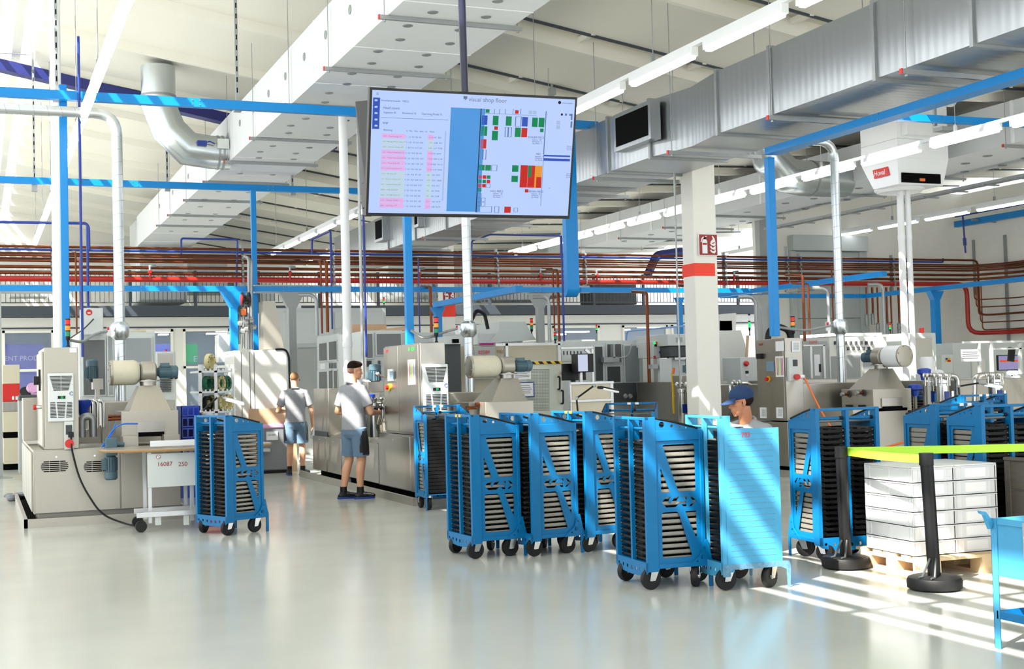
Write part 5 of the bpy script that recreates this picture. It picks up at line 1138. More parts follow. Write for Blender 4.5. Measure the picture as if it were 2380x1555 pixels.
b = MB(); b.box(XL, 13.1, 16.9, 21.1, .14, .72); b.build('tank_body', M_SS, t)
for a in (17.0, 18.1, 19.2, 20.2): bx(t, 'side_panel', M_SS, XL - .02, XL, a, a + 1.0, .15, .7)
b = MB(); ya2 = onx(1492, 930, XL)[0]; yb2 = onx(1598, 930, XL)[0]; b.box(XL, XL + .8, min(yb2, 19.6), 21.1, onx(1545, 985, XL)[1], onx(1545, 888, XL)[1]); b.build('loading_chamber', M_SS, t, bev=.008)
b = MB(); b.prism([(XL - .02, .72), (XL + 1.0, .72), (XL + 1.0, 1.1)], 16.9, 19.4, 'y'); b.build('sloping_deck', M_SS2, t)
for i, (px, yy) in enumerate(((1585, 18.4), (1606, 18.2))):
    x, z1 = atY(px, 905, yy); zb = atY(px, 1000, yy)[1]
    f = MB(); f.lathe([(.06, 0), (.07, .02), (.07, z1 - zb - .06), (.085, z1 - zb - .05), (.085, z1 - zb), (.05, z1 - zb + .02)], (x, yy, zb), n=18); fo = f.build('filter_housing', M_SSP, t)
    f = MB(); f.box(x - .045, x + .045, yy - .075, yy - .07, zb + .28, zb + .42); f.build('blue_label', M_PBLUE, fo)
    f = MB()
    for k in range(6): q = k * math.pi / 3; f.lathe([(.02, 0), (.04, .012), (.02, .024)], (x + .08 * math.cos(q), yy + .08 * math.sin(q), z1 + .08), (0, 1, 0), 10)
    f.build('eye_bolt', M_SSP, fo)
x, z = atY(1605, 860, 18.6); motor(t, (x, 18.6, z - .1), (0, 0, 1), .085, .3); b = MB(); b.fb(1584, 872, 1625, 890, 18.45, .3); b.build('pump_head', M_SS, t, bev=.01)
x, z = atY(1617, 900, 18.5); b = MB(); b.lathe([(.05, -.1), (.06, -.02), (.09, 0), (.09, .05), (.05, .06)], (x, 18.5, z), n=16); b.build('filter_bowl', M_ROYAL, t)
b = MB(); b.fb(1676, 893, 1762, 985, 18.2, 1.6); b.build('rinse_chamber', M_SS, t, bev=.008)
p0 = on(1697, 900, 1, 17.9); p1 = on(1746, 900, 1, 17.9); b = MB(); b.tube(rnd([p0 + Vector((0, 0, -.3)), p0 + Vector((0, 0, .06)), p1 + Vector((0, 0, .06)), p1 + Vector((0, 0, -.3))], .08), .028, 10); b.build('pipe_bridge', M_SSP, t)
for px in (1706, 1718): p = on(px, 890, 1, 17.8); b = MB(); b.lathe([(.03, 0), (.05, .012), (.03, .024)], p, (0, -1, 0), 14); b.lathe([(.015, .0), (.02, -.05)], p, (0, 0, 1), 8); b.build('pressure_gauge', M_SSP, t)
b = MB(); b.fb(1865, 890, 2000, 975, 16.4, 1.6); b.build('spray_chamber', M_SS, t, bev=.01)
b = MB(); b.fb(1866, 880, 2090, 900, 17.4, 1.6); b.build('rear_chamber', M_SS, t, bev=.01)
X0, zt = atY(2029, 905, 15.5); X1, zb = atY(2119, 946, 15.5)
xd0 = atY(2040, 828, 15.88)[0]; xd1 = atY(2108, 828, 15.88)[0]; zd = atY(2060, 829, 15.88)[1]
hood_fan(t, X0, X1, zb - .05, zt, 15.5, zd, xd0, xd1, .145, -1, atY(2047, 830, 15.88)[0], (.12, -.99, 0))
b = MB(); b.fb(2050, 925, 2098, 944, 15.48, .02); b.build('hood_flap', M_SS, t); b = MB(); b.fb(2054, 944, 2098, 953, 15.47, .02); b.build('outfeed_slot', M_VOID, t)
b = MB(); b.fb(1985, 948, 2112, 1075, 15.5, 1.2); b.build('outfeed_body', M_SS2, t, bev=.006)
for yy, dz in ((15.7, -.05), (16.05, -.07)): p = Vector((X0, yy, zt + dz)); b = MB(); b.cyl(p, p + Vector((-.14, 0, 0)), .022, 8); b.cyl(p + Vector((-.11, 0, 0)), p + Vector((-.16, 0, 0)), .027, 8, mi=1); b.cyl(p, p + Vector((-.02, 0, 0)), .05, 12, mi=2); b.build('copper_stub', [M_COPPER, M_STRUT, M_DG], t)
for px in (1984, 2014): b = MB(); yy = 15.75 if px > 2000 else 16.05; b.box(X0 - .03, X0, yy - .07, yy + .07, zb + .02, zb + .05); b.build('black_grip', M_BLACK, t)
beacon('red orange green signal beacon on the right steel cabinet', 1842, 733, 788, yb + .3)
xv = atY(1957, 880, Y3)[0]
b = MB(); b.cyl((xv, Y3, 1.28), (xv, Y3, 1.30), .11, 18); b.cyl((xv, Y3, 1.15), (xv, Y3, 1.2), .1, 18); solo('duct_flange', b, M_SS, 'dark ring flange at the foot of the right spiral duct', 'flange', 'duct flanges')
# black energy chains arching over the machines
for pts, Y_, lab in (([(1784, 792), (1787, 768), (1808, 757), (1833, 768), (1838, 790)], 17.6, 'black cable chain arch behind the right steel cabinet'), ([(1096, 745), (1108, 720), (1126, 728), (1134, 765)], 25, 'black cable arch over the grey beige machine'), ([(1605, 760), (1606, 735), (1613, 718)], 22, 'black cable rising to the edge of the white column')):
    b = MB(); b.tube(rnd([on(*q, 1, Y_) for q in pts], .5, 5), .05 if Y_ < 20 else .04, 8); solo('cable_chain', b, M_BLACK, lab, 'cable', 'black cable arches')
# ------------------------------------------------------------------ background machines
def machine(lab, rect, Y, d, m=M_LG, panes=(), seams=(), slots=(), name='machine_enclosure', cat='machine', grp='background machines', fr_=.0, pm=None, zb0=True, bev=.01):
    x0, y0, x1, y1 = rect; xa, zt = atY(x0, (y0 + y1) / 2, Y)[0], atY((x0 + x1) / 2, y0, Y)[1]; xb = atY(x1, (y0 + y1) / 2, Y)[0]
    zb = 0 if zb0 else atY((x0 + x1) / 2, y1, Y)[1]
    t = thing(name, lab, cat, ((xa + xb) / 2, Y, 0), grp)
    b = MB(); b.box(xa, xb, Y, Y + d, zb, zt)
    for q in seams: b.fb(q[0], q[1], q[0] + 1.2 if q[2] == q[0] else q[2], q[1] + 1.2 if q[3] == q[1] else q[3], Y - .004, .005, 1)
    for q in slots: b.fb(*q, Y - .036, .04, 1)
    b.build('casing', [m, M_DG], t, bev=0 if slots or seams else bev)
    for q in panes:
        f = MB(); f.fb(q[0] - 3, q[1] - 3, q[2] + 3, q[3] + 3, Y - .03, .03); fo = f.build('door_frame', m, t, bev=.005)
        g = MB(); g.fb(*q[:4], Y - .035, .006); g.build('pane', q[4] if len(q) > 4 else (pm or M_PERSPEX2), fo)
    return t
# white guarded machine behind line 1
t = machine('white guarded machine with tall clear panes behind the left steel cabinet', (184, 772, 362, 930), 20.5, 1.6, M_LG, panes=[(194, 790, 244, 918, M_PERSPEX2), (292, 786, 352, 842, M_PERSPEX), (252, 782, 262, 918, M_PERSPEX)])
b = MB(); b.prism([(atY(290, 770, 20.5)[0], atY(290, 772, 20.5)[1]), (atY(340, 762, 20.5)[0], atY(340, 762, 20.5)[1]), (atY(342, 770, 20.5)[0], atY(342, 770, 20.5)[1])], 20.6, 21.6, 'y'); b.build('cover_sheet', M_BEIGE, t)
t = machine('light grey control box with a round red emblem above the left guarded machine', (191, 716, 240, 778), 20.2, .5, M_LG, zb0=False, grp=None)
x, z = atY(207, 726, 20.19); b = MB(); b.lathe([(.045, 0), (.045, .006)], (x, 20.2, z), (0, -1, 0), 18); e = b.build('emblem', M_REDP, t)
b = MB(); b.box(x - .02, x + .02, 20.18, 20.193, z - .02, z + .0); b.build('emblem_bars', M_WHITE, e)
b = MB(); b.tube(rnd([on(218, 741, 1, 20.15), on(195, 765, 1, 20.1), on(165, 785, 1, 19.5)], .3), .01, 6); b.build('cable', M_DG, t)
machine('small steel box machine with vents and a black round emblem beside the ring shelf', (363, 817, 409, 960), 24.0, 1.2, M_LG, panes=[(367, 822, 402, 856, M_SS)], slots=[(372, 880 + 4 * k, 398, 882 + 4 * k) for k in range(8)])
x, z = atY(404, 874, 23.97); b = MB(); 
for k in range(3): q = 2 * math.pi * k / 3 + math.pi / 2; b.lathe([(.035, 0), (.035, .006)], (x + .045 * math.cos(q), 23.98, z + .045 * math.sin(q)), (0, -1, 0), 12)
solo('emblem', b, M_BLACK, 'black three lobed emblem on the small steel box machine', 'emblem')
beacon('small red and green beacon on the small steel box machine', 386, 812, 832, 24.4, (M_LEDR, M_LEDG))
# left edge: grey mast, cream and red cabinet, bench
b = MB(); x0, x1 = atY(-8, 900, 25)[0], atY(5, 900, 25)[0]; b.box(x0 - .1, x1, 25, 25.2, 0, 3.36); b.box(x0 - .2, x1 + .15, 24.9, 25.3, 0, .02); solo('steel_post', b, M_MG, 'grey steel post with a foot plate at the left edge', 'post')
t = thing('cream_cabinet', 'cream and red cabinet with drawers at the far left', 'cabinet', (1.2, 27.5, 0))
for nm, m, q in (('upper_section', M_BEIGE, (6, 848, 46, 892)), ('red_section', M_REDP, (6, 892, 46, 933)), ('steel_shelf', M_SS, (6, 933, 55, 957)), ('lower_section', M_BEIGE, (7, 957, 54, 1004)), ('base_doors', M_BEIGE, (8, 1018, 60, 1078))): pbox(t, nm, m, *q, 27.5, .8, .01)
pbox(t, 'plinth', M_VOID, 8, 1004, 54, 1018, 27.6, .7); pbox(t, 'plinth', M_VOID, 8, 1078, 60, 1095, 27.6, .7); 
for px in (28, 36): pbox(t, 'socket', M_WHITE, px, 921, px + 5, 929, 27.48, .02, 0)
b = MB(); b.fb(44, 918, 100, 930, 24, .8); solo('tool_case', b, M_DG, 'dark tool case on the bench behind the left steel cabinet', 'case', bev=.02)
for i, (px, py, m) in enumerate(((60, 914, M_BLACK), (74, 905, M_PINK), (80, 913, M_PINK))):
    x, z = atY(px, py, 24.2); b = MB(); b.lathe([(.05, 0), (.1, 0), (.1, .06), (.05, .06)], (x, 24.2, z), (.3 * i, -.7, .5), 18); solo('ring_roll', b, m, ['black roll on the dark tool case at left', 'upper pink roll on the dark tool case at left', 'lower pink roll on the dark tool case at left'][i], 'roll', 'rolls on the tool case')
b = MB(); b.fb(44, 930, 105, 1100, 24.05, .7); solo('bench_cabinet', b, M_MG, 'grey bench cabinet under the dark tool case at left', 'cabinet', bev=.01)
x, y = fl(38, 1163); b = MB()
for i in range(14): b.ell((x + random.uniform(-.1, .13), y + random.uniform(-.12, .12), .03 + random.uniform(0, .05)), (.08, .05, .04), 10, rot=Matrix.Rotation(random.uniform(-1, 1), 3, 'Z'))
solo('cloth_heap', b, M_FILM, 'crumpled dark cloth heap on the floor left of the beige machine', 'cloth')
# ring shelf and blue stacking crates
t = thing('ring_shelf', 'aluminium profile shelf holding cream and green plastic rings', 'shelf', (4.0, 22, 0)); Y = 21.6
def fpx(px, py, Y): return on(px, py, 1, Y)
for px, dy in ((465, 0), (501, 0), (470, .9), (527, .9), (540, .9)):
    x, zt = atY(px, 847, Y + dy); b = MB(); b.box(x - .025, x + .025, Y + dy, Y + dy + .05, 0, zt); b.build('upright', M_ALU, t)
shz = []
for py in (862, 910, 957):
    xa, z = atY(462, py, Y); xb = atY(540, py, Y)[0]; shz.append(z); b = MB(); b.box(xa, xb, Y, Y + .95, z - .03, z); s_ = b.build('shelf_tray', M_ALU, t)
    b = MB()
    for k in range(9): b.box(xa + .03 + k * .07, xa + .055 + k * .07, Y - .01, Y, z - .005, z + .03)
    b.build('toothed_rail', M_WHITE, s_)
n = 0
for px, py, m, r, Yo in ((484, 858, M_CREAM, 19, .2), (478, 912, M_GREEN, 17, .15), (486, 911, M_CREAM, 17, .35), (508, 909, M_CREAM, 17, .3), (514, 909, M_GREEN, 17, .45), (522, 910, M_GREEN, 17, .6), (478, 958, M_BLACK, 17, .15), (488, 957, M_CREAM, 18, .3), (512, 957, M_CREAM, 18, .25), (526, 956, M_CREAM, 18, .45)):
    sz = shz[0 if py < 870 else 1 if py < 920 else 2]
    x = atY(px, py, Y + Yo)[0]; R = r * 22.5 / 3012; b = MB(); ax = Vector((.75, -.6, .0)).normalized()
    b.lathe([(R * .62, 0), (R, 0), (R, .07), (R * .62, .07), (R * .62, 0.001)], (x, Y + Yo, sz + R), ax, 28)
    for k in range(8): q = 2 * math.pi * k / 8; u = ax.cross(Vector((0, 0, 1))); p = Vector((x, Y + Yo, sz + R)) + u * (R * .8 * math.cos(q)) + Vector((0, 0, R * .8 * math.sin(q))); b.cyl(p + ax * .071, p + ax * .073, R * .07, 8, mi=1)
    solo('ring', b, [m, M_VOID], 'plastic ring, %s from the top left on the aluminium shelf' % ORD[n], 'ring', 'rings on the shelf'); n += 1
for i, (y0, y1) in enumerate(((944, 969), (969, 994), (994, 1019), (1019, 1044), (1044, 1069))):
    Y = 18.6; b = MB(); xa, zt = atY(421, y0, Y); xb, zb = atY(466, y1, Y); hs = []
    for k in (0, 1, 2):
        cx_ = xa + (xb - xa) * (.2 + .3 * k); hs.append([(cx_ - .03, zb + .03), (cx_ + .03, zb + .03), (cx_ + .03, zt - .03), (cx_ - .03, zt - .03)])
    b.prism([(xa, zb + .003), (xb, zb + .003), (xb, zt - .002), (xa, zt - .002)], Y, Y + .012, 'y', 0, hs); b.box(xa, xb, Y + .45, Y + .462, zb + .003, zt - .002); b.box(xa, xa + .012, Y, Y + .46, zb + .003, zt - .002); b.box(xb - .012, xb, Y, Y + .46, zb + .003, zt - .002); b.box(xa, xb, Y, Y + .46, zb + .003, zb + .012)
    solo('bottle_crate', b, M_ROYAL, 'royal blue bottle crate, %s from the top of the stack behind the round table' % ORD[i], 'crate', 'blue bottle crates')
b = MB(); xa, zt = atY(421, 1069, 18.6); xb = atY(466, 1069, 18.6)[0]; b.box(xa, xb, 18.6, 19.06, 0, zt); solo('blue_crate', b, M_ROYAL, 'blue base under the bottle crate stack behind the round table', 'crate')
# work lamps on arms
def worklamp(lab, pts, head, Y, lit=True):
    t = thing('work_lamp', lab, 'lamp', tuple(on(*pts[0], 1, Y)), 'jointed work lamps')
    b = MB(); P = [on(*p, 1, Y) for p in pts]
    for p, q in zip(P, P[1:]): b.cyl(p, q, .012, 8)
    b.build('arm', M_BLACK, t)
    b = MB()
    for p in P: b.ell(p, .024, 10)
    b.build('joint', M_STRUT, t)
    a, c = on(*head[0], 1, Y), on(*head[1], 1, Y); b = MB(); b.bar(a, c, .12, .035); h = b.build('lamp_head', M_BLACK if not lit else M_MG, t, bev=.01)
    b = MB(); d = Vector((0, -.03, -.014)); b.bar(a.lerp(c, .12) + d, a.lerp(c, .96) + d, .09, .02); b.build('lens', M_TUBE if lit else M_WHITE, h)
worklamp('lit jointed work lamp above the lone dark blue trolley', [(468, 985), (468, 957), (507, 922)], [(520, 925), (566, 937)], 15.6)
worklamp('unlit black jointed work lamp over the back trolley in the middle', [(1347, 1000), (1340, 926), (1381, 896)], [(1392, 900), (1434, 909)], 14.5, False)
worklamp('lit jointed work lamp beside the filter pots on the right', [(2233, 970), (2228, 898), (2276, 890)], [(2286, 892), (2322, 898)], 14.0)
# white cabinet and neighbours
Y = 23.0
t = machine('white sunlit switch cabinet behind the worker facing away', (547, 814, 668, 1092), Y, 1.0, M_WALL2, seams=[(562, 818, 562, 1090), (582, 818, 582, 1090), (592, 818, 592, 1090)], name='switch_cabinet', cat='cabinet')
b = MB(); b.tube(rnd([on(640, 812, 1, Y), on(665, 812, 1, Y), on(672, 830, 1, Y), on(674, 950, 1, Y)], .1), .02, 8); b.build('black_cable', M_BLACK, t)
b = MB(); b.prism([(atY(598, 0, 23.6)[0], atY(600, 813, 23.6)[1]), (atY(645, 0, 23.6)[0], atY(640, 813, 23.6)[1]), (atY(626, 0, 23.6)[0], atY(626, 700, 23.6)[1]), (atY(598, 0, 23.6)[0], atY(600, 700, 23.6)[1])], 23.6, 24.0, 'y'); solo('steel_chute', b, M_SS2, 'bent steel chute rising above the white sunlit cabinet', 'chute')
b = MB(); b.fb(508, 778, 536, 842, 24.5, .4); solo('wall_cabinet', b, M_WALL2, 'small white distribution box left of the blue flared post', 'box', bev=.01)
t = thing('hose_reel', 'round black and red hose reel hanging on the blue post at left', 'reel', tuple(on(574, 697, 1, 23.8)))
p = on(574, 697, 1, 23.8)
b = MB(); b.lathe([(.05, 0), (.14, 0), (.14, .03), (.08, .03), (.08, .12), (.14, .12), (.14, .15), (.05, .15)], p + Vector((-.1, 0, 0)), (1, 0, 0), 20); r_ = b.build('drum', M_BLACK, t)
b = MB(); b.lathe([(.1, 0), (.1, .012)], p + Vector((-.1, 0, 0)), (-1, 0, 0), 20); b.build('red_cheek', M_REDP, r_)
t = thing('pipe_manifold', 'cluster of zinc pipes and valves beside the blue post at left', 'manifold', tuple(on(578, 800, 1, 24.2)))
for i, (px, y0, y1) in enumerate(((566, 700, 810), (578, 600, 812), (584, 605, 812), (556, 730, 800))):
    b = MB(); b.tube(rnd([on(px, y1, 1, 24.2), on(px, y0, 1, 24.2), on(px - 10, y0 - 4, 1, 25)], .1), .028, 8); b.build('pipe', M_STRUT, t)
b = MB()
for px, py in ((552, 752), (566, 748), (558, 770), (578, 745), (584, 760), (566, 765)): b.lathe([(.02, 0), (.05, .02), (.05, .08), (.02, .1)], on(px, py, 1, 24.1), (1, 0, 0), 10)
b.build('valve_body', M_STRUT, t)
b = MB(); b.fb(562, 718, 572, 732, 24.1, .1); b.build('orange_actuator', M_ORG, t)
# big grey machine and pane enclosures behind line 2
t = machine('big light grey boxy machine with wide side panels in the left background', (646, 716, 900, 1040), 28.5, 3, M_LG, panes=[(662, 728, 772, 796, M_LG), (782, 728, 890, 760, M_LG)], seams=[(684, 820, 684, 1000), (692, 808, 760, 808)])
b = MB(); b.fb(690, 704, 700, 716, 28.6, .5); b.build('white_box', M_WHITE, t); pbox(t, 'sliding_door', M_MG, 684, 812, 745, 1090, 28.4, .08); pbox(t, 'door_handle', M_WHITE, 682, 840, 687, 860, 28.36, .05)
pbox(t, 'side_tower', M_WALL2, 628, 730, 646, 778, 28.8, 1.5)
beacon('green lit beacon on the big grey machine', 892, 690, 711.5, 28.8, (M_LEDR, M_LEDO, M_LEDG2))
t = thing('machine_enclosure', 'light grey enclosure with grey window panes behind the standing worker', 'machine', (7, 22.5, 0), 'background machines')
Xe = 6.25
ya_, yb_ = onx(738, 870, Xe)[0], onx(790, 870, Xe)[0]
bx(t, 'casing', M_LG, Xe, Xe + 2.6, yb_, ya_, 0, onx(780, 776, Xe)[1], bev=.01)
def xpane(x0, y0, x1, y1, m, th=.02):
    f = xbox(t, 'door_frame', M_LG, x0 - 2.5, y0 - 3, x1 + 2.5, y1 + 3, Xe, th); xbox(f, 'pane', m, x0, y0, x1, y1, Xe - th, .004)
for q in ((742, 798, 759, 838), (765, 794, 782, 836), (742, 864, 760, 908), (765, 862, 773, 906), (776, 862, 783, 906)): xpane(*q, M_PERSPEX2)
for k in range(5): xbox(t, 'vent_slot', M_DG, 765 + 3.6 * k, 843, 767.4 + 3.6 * k, 856, Xe - .001, .004)
xbox(t, 'notice_sheet', M_PAPER, 745, 845, 756, 858, Xe - .001, .004)
Ye = yb_ - .005
pbox(t, 'front_pane', M_PERSPEX2, 817, 782, 848, 880, Ye, .01); pbox(t, 'front_frame', M_LG, 793, 774, 850, 780, Ye - .02, .02)
ztop = onx(780, 776, Xe)[1]; b = MB(); b.box(6.3, 6.95, 22.9, 23.6, ztop - .01, ztop + .13); b.build('cardboard_lid', M_CARD, t)
t = machine('second light grey enclosure with grey panes left of the steel cabinet', (851, 768, 936, 900), 21.0, 1.8, M_LG, panes=[(853, 776, 866, 832), (876, 776, 932, 824)], slots=[(853 + 4 * k, 838, 855.5 + 4 * k, 852) for k in range(3)] + [(880, 838, 884, 852), (878, 862, 884, 885)])
b = MB(); b.prism([(atY(862, 0, 21.2)[0], atY(862, 769, 21.2)[1]), (atY(925, 0, 21.2)[0], atY(925, 769, 21.2)[1]), (atY(924, 0, 21.2)[0], atY(924, 758, 21.2)[1])], 21.2, 22.6, 'y'); b.build('lid_sheet', M_CARD, t)
# machine 02589 with the warning stripe
Y = 19.2
t = machine('beige grey machine numbered 02589 behind the middle drum', (1040, 803, 1305, 960), Y + 1.2, 1.8, M_BEIGE, grp=None)
pbox(t, 'number_panel', M_MG, 1103, 806, 1152, 880, Y + .9, .1)
b = MB(); b.text('02589', .085, on(1125, 819, 1, Y + .88)); b.build('number', M_REDINK, t)
b = MB(); b.text('02589', .085, on(1168, 818, 1, Y + 1.19), u=(-1, 0, 0)); b.build('painted_number_reflection', mat('number_reflection_tint', (182, 140, 122), .6, var=0), t)  # reflection of the number, painted on as mirrored lettering
pbox(t, 'magenta_tape', mat('magenta_tape', (176, 20, 136), .5, var=0), 1118, 797, 1152, 802, Y + 1.1, .1, 0)
for px in (1180, 1302): b = MB(); b.fb(px - 3, 798, px + 3, 970, Y + .9, .08); b.build('profile_post', M_ALU, t)
b = MB(); b.fb(1152, 797, 1306, 803, Y + .9, .08); b.build('profile_beam', M_ALU, t)
t = thing('guard_gate', 'perforated pale guard door with a yellow and black striped top bar', 'door', (9, 18.6, 0)); Yg = 17.6
b = MB(); xa, zt = atY(1212, 840, Yg); xb = atY(1306, 840, Yg)[0]; zb = 0; b.box(xa, xb, Yg, Yg + .06, .1, zt); b.build('leaf', mat('pale_green_grey', (212, 218, 206), .5, var=.02), t, bev=.006)
b = MB()
for i in range(20):
    for j in range(28): b.fb(1226 + i * 2.6, 858 + j * 3.5, 1227.4 + i * 2.6, 860 + j * 3.5, Yg - .003, .003)
o = b.build('perforation', mat('perforation_grey', (128, 132, 126), .6, var=0), t, smooth=False); o['kind'] = 'stuff'
b = MB(); x0, z0 = atY(1212, 847, Yg - .02); x1, z1 = atY(1306, 839, Yg - .02); b.box(x0, x1, Yg - .02, Yg, z0, z1)
sbm = b.build('striped_bar', M_YEL, t); b = MB(); n = 5
for k in range(n): a = x0 + (x1 - x0) * k / n; s_ = (x1 - x0) / n; b.prism([(a, z1), (a + s_ * .5, z1), (a + s_ * .8, z0), (a + s_ * .3, z0)], Yg - .024, Yg - .02, 'y')
b.build('black_stripe', M_BLACK, sbm)
for q in ((1297, 876, 1301, 905), (1305, 908, 1309, 938)): b = MB(); b.tube(rnd([on(q[0], q[1], 1, Yg), on(q[2], q[1], 1, Yg - .06), on(q[2], q[3], 1, Yg - .06), on(q[0], q[3], 1, Yg)], .03), .014, 8); b.build('handle', M_BLACK, t)
p = on(1307, 868, 1, Yg); b = MB(); b.lathe([(.02, 0), (.03, .03), (.03, .05)], p, (0, -1, 0), 12); b.build('red_knob', M_REDP, t)
def sheet(lab, q, Y, rows_=5, frame=None, grp='notice sheets', head=None):
    t = thing('notice_sheet', lab, 'sheet', tuple(on(q[0], q[3], 1, Y)), grp)
    b = MB(); b.fb(*q, Y, .004); b.build('paper', M_PAPER, t, smooth=False)
    b = MB(); h = (q[3] - q[1]) / (rows_ + 2); rnd_ = random.Random(q[0])
    for i in range(rows_): b.fb(q[0] + 3, q[1] + h * (1.2 + i), q[2] - 3 - rnd_.uniform(0, 6), q[1] + h * (1.45 + i), Y - .002, .002)
    b.build('text_lines', M_INK, t, smooth=False)
    if head: b = MB(); b.fb(q[0] + 1, q[1], q[2] - 1, q[1] + h, Y - .002, .002); b.build('header_band', head, t, smooth=False)
    if frame:
        b = MB()
        for r in ((q[0] - 2, q[1] - 2, q[2] + 2, q[1]), (q[0] - 2, q[3], q[2] + 2, q[3] + 2), (q[0] - 2, q[1], q[0], q[3]), (q[2], q[1], q[2] + 2, q[3])): b.fb(*r, Y - .004, .008)
        b.build('frame', frame, t)
sheet('notice sheet with an orange header taped to the perforated guard door', (1194, 853, 1234, 882), Yg - .03, 6, None, head=M_ORG)
sheet('blue framed list on the perforated guard door under the notice sheet', (1200, 890, 1240, 921), Yg - .03, 5, M_PBLUE)
# beige press box above
t = machine('light grey stepped machine head behind the middle spiral duct', (1110, 775, 1215, 800), 25.5, 1.6, M_LG, zb0=False, grp=None)
b = MB(); b.prism([(atY(1112, 0, 25.5)[0], atY(1112, 800, 25.5)[1]), (atY(1222, 0, 25.5)[0], atY(1222, 790, 25.5)[1]), (atY(1208, 0, 25.5)[0], atY(1208, 770, 25.5)[1]), (atY(1198, 0, 25.5)[0], atY(1198, 748, 25.5)[1]), (atY(1138, 0, 25.5)[0], atY(1138, 748, 25.5)[1]), (atY(1136, 0, 25.5)[0], atY(1136, 772, 25.5)[1])], 25.4, 27, 'y'); b.build('head', M_LG, t, bev=.01)
b = MB(); b.box(atY(1120, 0, 25.6)[0], atY(1215, 0, 25.6)[0], 25.6, 27, 0, atY(1160, 800, 25.6)[1]); b.build('body', M_LG, t)
pbox(t, 'sensor_box', M_LG, 1034, 782, 1074, 800, 20.0, .6); pbox(t, 'sensor_window', M_VOID, 1052, 788, 1067, 797, 19.97, .03); 
b = MB(); b.fb(1040, 800, 1072, 960, 20.1, .5); b.build('dark_column', M_DG, t)
beacon('slim beacon on the stepped grey machine head', 1235, 738, 780, 26.5)
beacon('red and green beacon right of the machine numbered 02589', 1290, 770, 798, 19.8, (M_LEDR, M_LEDG))
beacon('tiny beacon with a red top above the clear paned enclosure', 1386, 752, 775, 27, (M_LEDR, M_LEDO, M_LEDG2))
t = machine('pale grey low cabinet row under the office panes in the middle', (1262, 790, 1385, 960), 30, 1.5, M_LG, seams=[(1265, 806, 1382, 806)])
# clear paned enclosure in the middle
t = machine('pale enclosure with large clear panes and an inner gripper arm', (1303, 792, 1497, 985), 21.5, 2.0, M_LG, panes=[(1384, 806, 1401, 885, M_DG), (1412, 800, 1444, 842, M_PERSPEX2), (1412, 852, 1442, 888, M_DG), (1453, 804, 1486, 888, M_PERSPEX), (1308, 796, 1358, 836, M_LG)], slots=[(1309 + 8 * k, 816, 1312 + 8 * k, 825) for k in range(6)])
b = MB(); b.fb(1404, 830, 1440, 842, 21.3, .15); b.fb(1425, 800, 1430, 832, 21.3, .1); b.tube(rnd([on(1440, 832, 1, 21.3), on(1462, 828, 1, 21.3), on(1468, 800, 1, 21.3)], .2), .012, 6); b.build('gripper_arm', M_STRUT, t)
b = MB(); b.fb(1425, 890, 1480, 935, 21.2, .3); b.build('dark_drive_bay', M_DG, t); b = MB(); 
for px in (1453, 1464): b.lathe([(.04, 0), (.05, .02), (.03, .05)], on(px, 921, 1, 21.2), (0, -1, 0), 16)
b.build('round_drive', M_STRUT, t)
# screens and profile desk
t = thing('profile_desk', 'aluminium profile desk with beige boards behind the back trolley', 'desk', (8.3, 16.2, 0)); Y = 16.6
for q in ((1326, 890, 1330, 990), (1420, 887, 1427, 990)): pbox(t, 'leg', M_ALU, *q, Y, .06)
pbox(t, 'board', M_BEIGE, 1330, 893, 1421, 990, Y + .01, .03)
for q in ((1326, 887, 1427, 893), (1326, 928, 1427, 934)): pbox(t, 'cross_beam', M_ALU, *q, Y - .01, .07)
t = thing('desk_monitor', 'black monitor back seen beside the guard door', 'monitor', tuple(on(1330, 885, 1, 17.2)), 'desk monitors'); pbox(t, 'housing', M_BLACK, 1308, 845, 1362, 884, 17.2, .05, .006); b = MB(); b.fb(1330, 884, 1338, 900, 17.22, .05); b.build('stand', M_BLACK, t)
t = thing('desk_monitor', 'white hooded monitor box on an aluminium pole in the middle', 'monitor', tuple(on(1350, 885, 1, 17)), 'desk monitors')
b = MB(); b.fb(1345, 824, 1366, 863, 16.9, .2); b.build('pale_screen', emis2('pale_monitor', (200, 210, 232), 1.0), t); pbox(t, 'housing', M_BLACK, 1343, 822, 1380, 865, 16.92, .22, .006); pbox(t, 'pole', M_ALU, 1349, 865, 1355, 920, 17.0, .05)
t = thing('profile_stand', 'aluminium profile frame over the desk monitors', 'frame', (8.4, 18.2, 0))
for q in ((1304, 806, 1380, 811), (1376, 808, 1381, 890)): pbox(t, 'profile', M_ALU, *q, 18.0, .05)
b = MB(); b.bar(on(1360, 812, 1, 18), on(1377, 828, 1, 18), .04, .04); b.build('brace', M_ALU, t)
# milling machine left of the column
t = machine('light grey milling machine with a dark spindle head left of the white column', (1552, 776, 1660, 803), 20.2, 1.2, M_LG, zb0=False, grp=None)
pbox(t, 'spindle_head', M_DG, 1556, 803, 1596, 830, 20.25, .5, .02); pbox(t, 'emblem_plate', M_MG, 1573, 784, 1586, 795, 20.18, .02, 0)
b = MB(); b.fb(1560, 832, 1660, 960, 20.4, 1.0); b.build('base', M_LG, t); pbox(t, 'guard_frame', M_ALU, 1568, 830, 1640, 836, 20.35, .05)
t = machine('small control cabinet with red green lamps left of the milling machine', (1519, 793, 1553, 832), 20.6, .6, M_LG, zb0=False, grp=None)
for px, py, m in ((1521, 797, M_LEDG2), (1524, 797, M_LEDR), (1523, 803, M_BLACK)): b = MB(); b.lathe([(.02, 0), (.025, .02)], on(px, py, 1, 20.6), (0, -1, 0), 10); b.build('button', m, t)
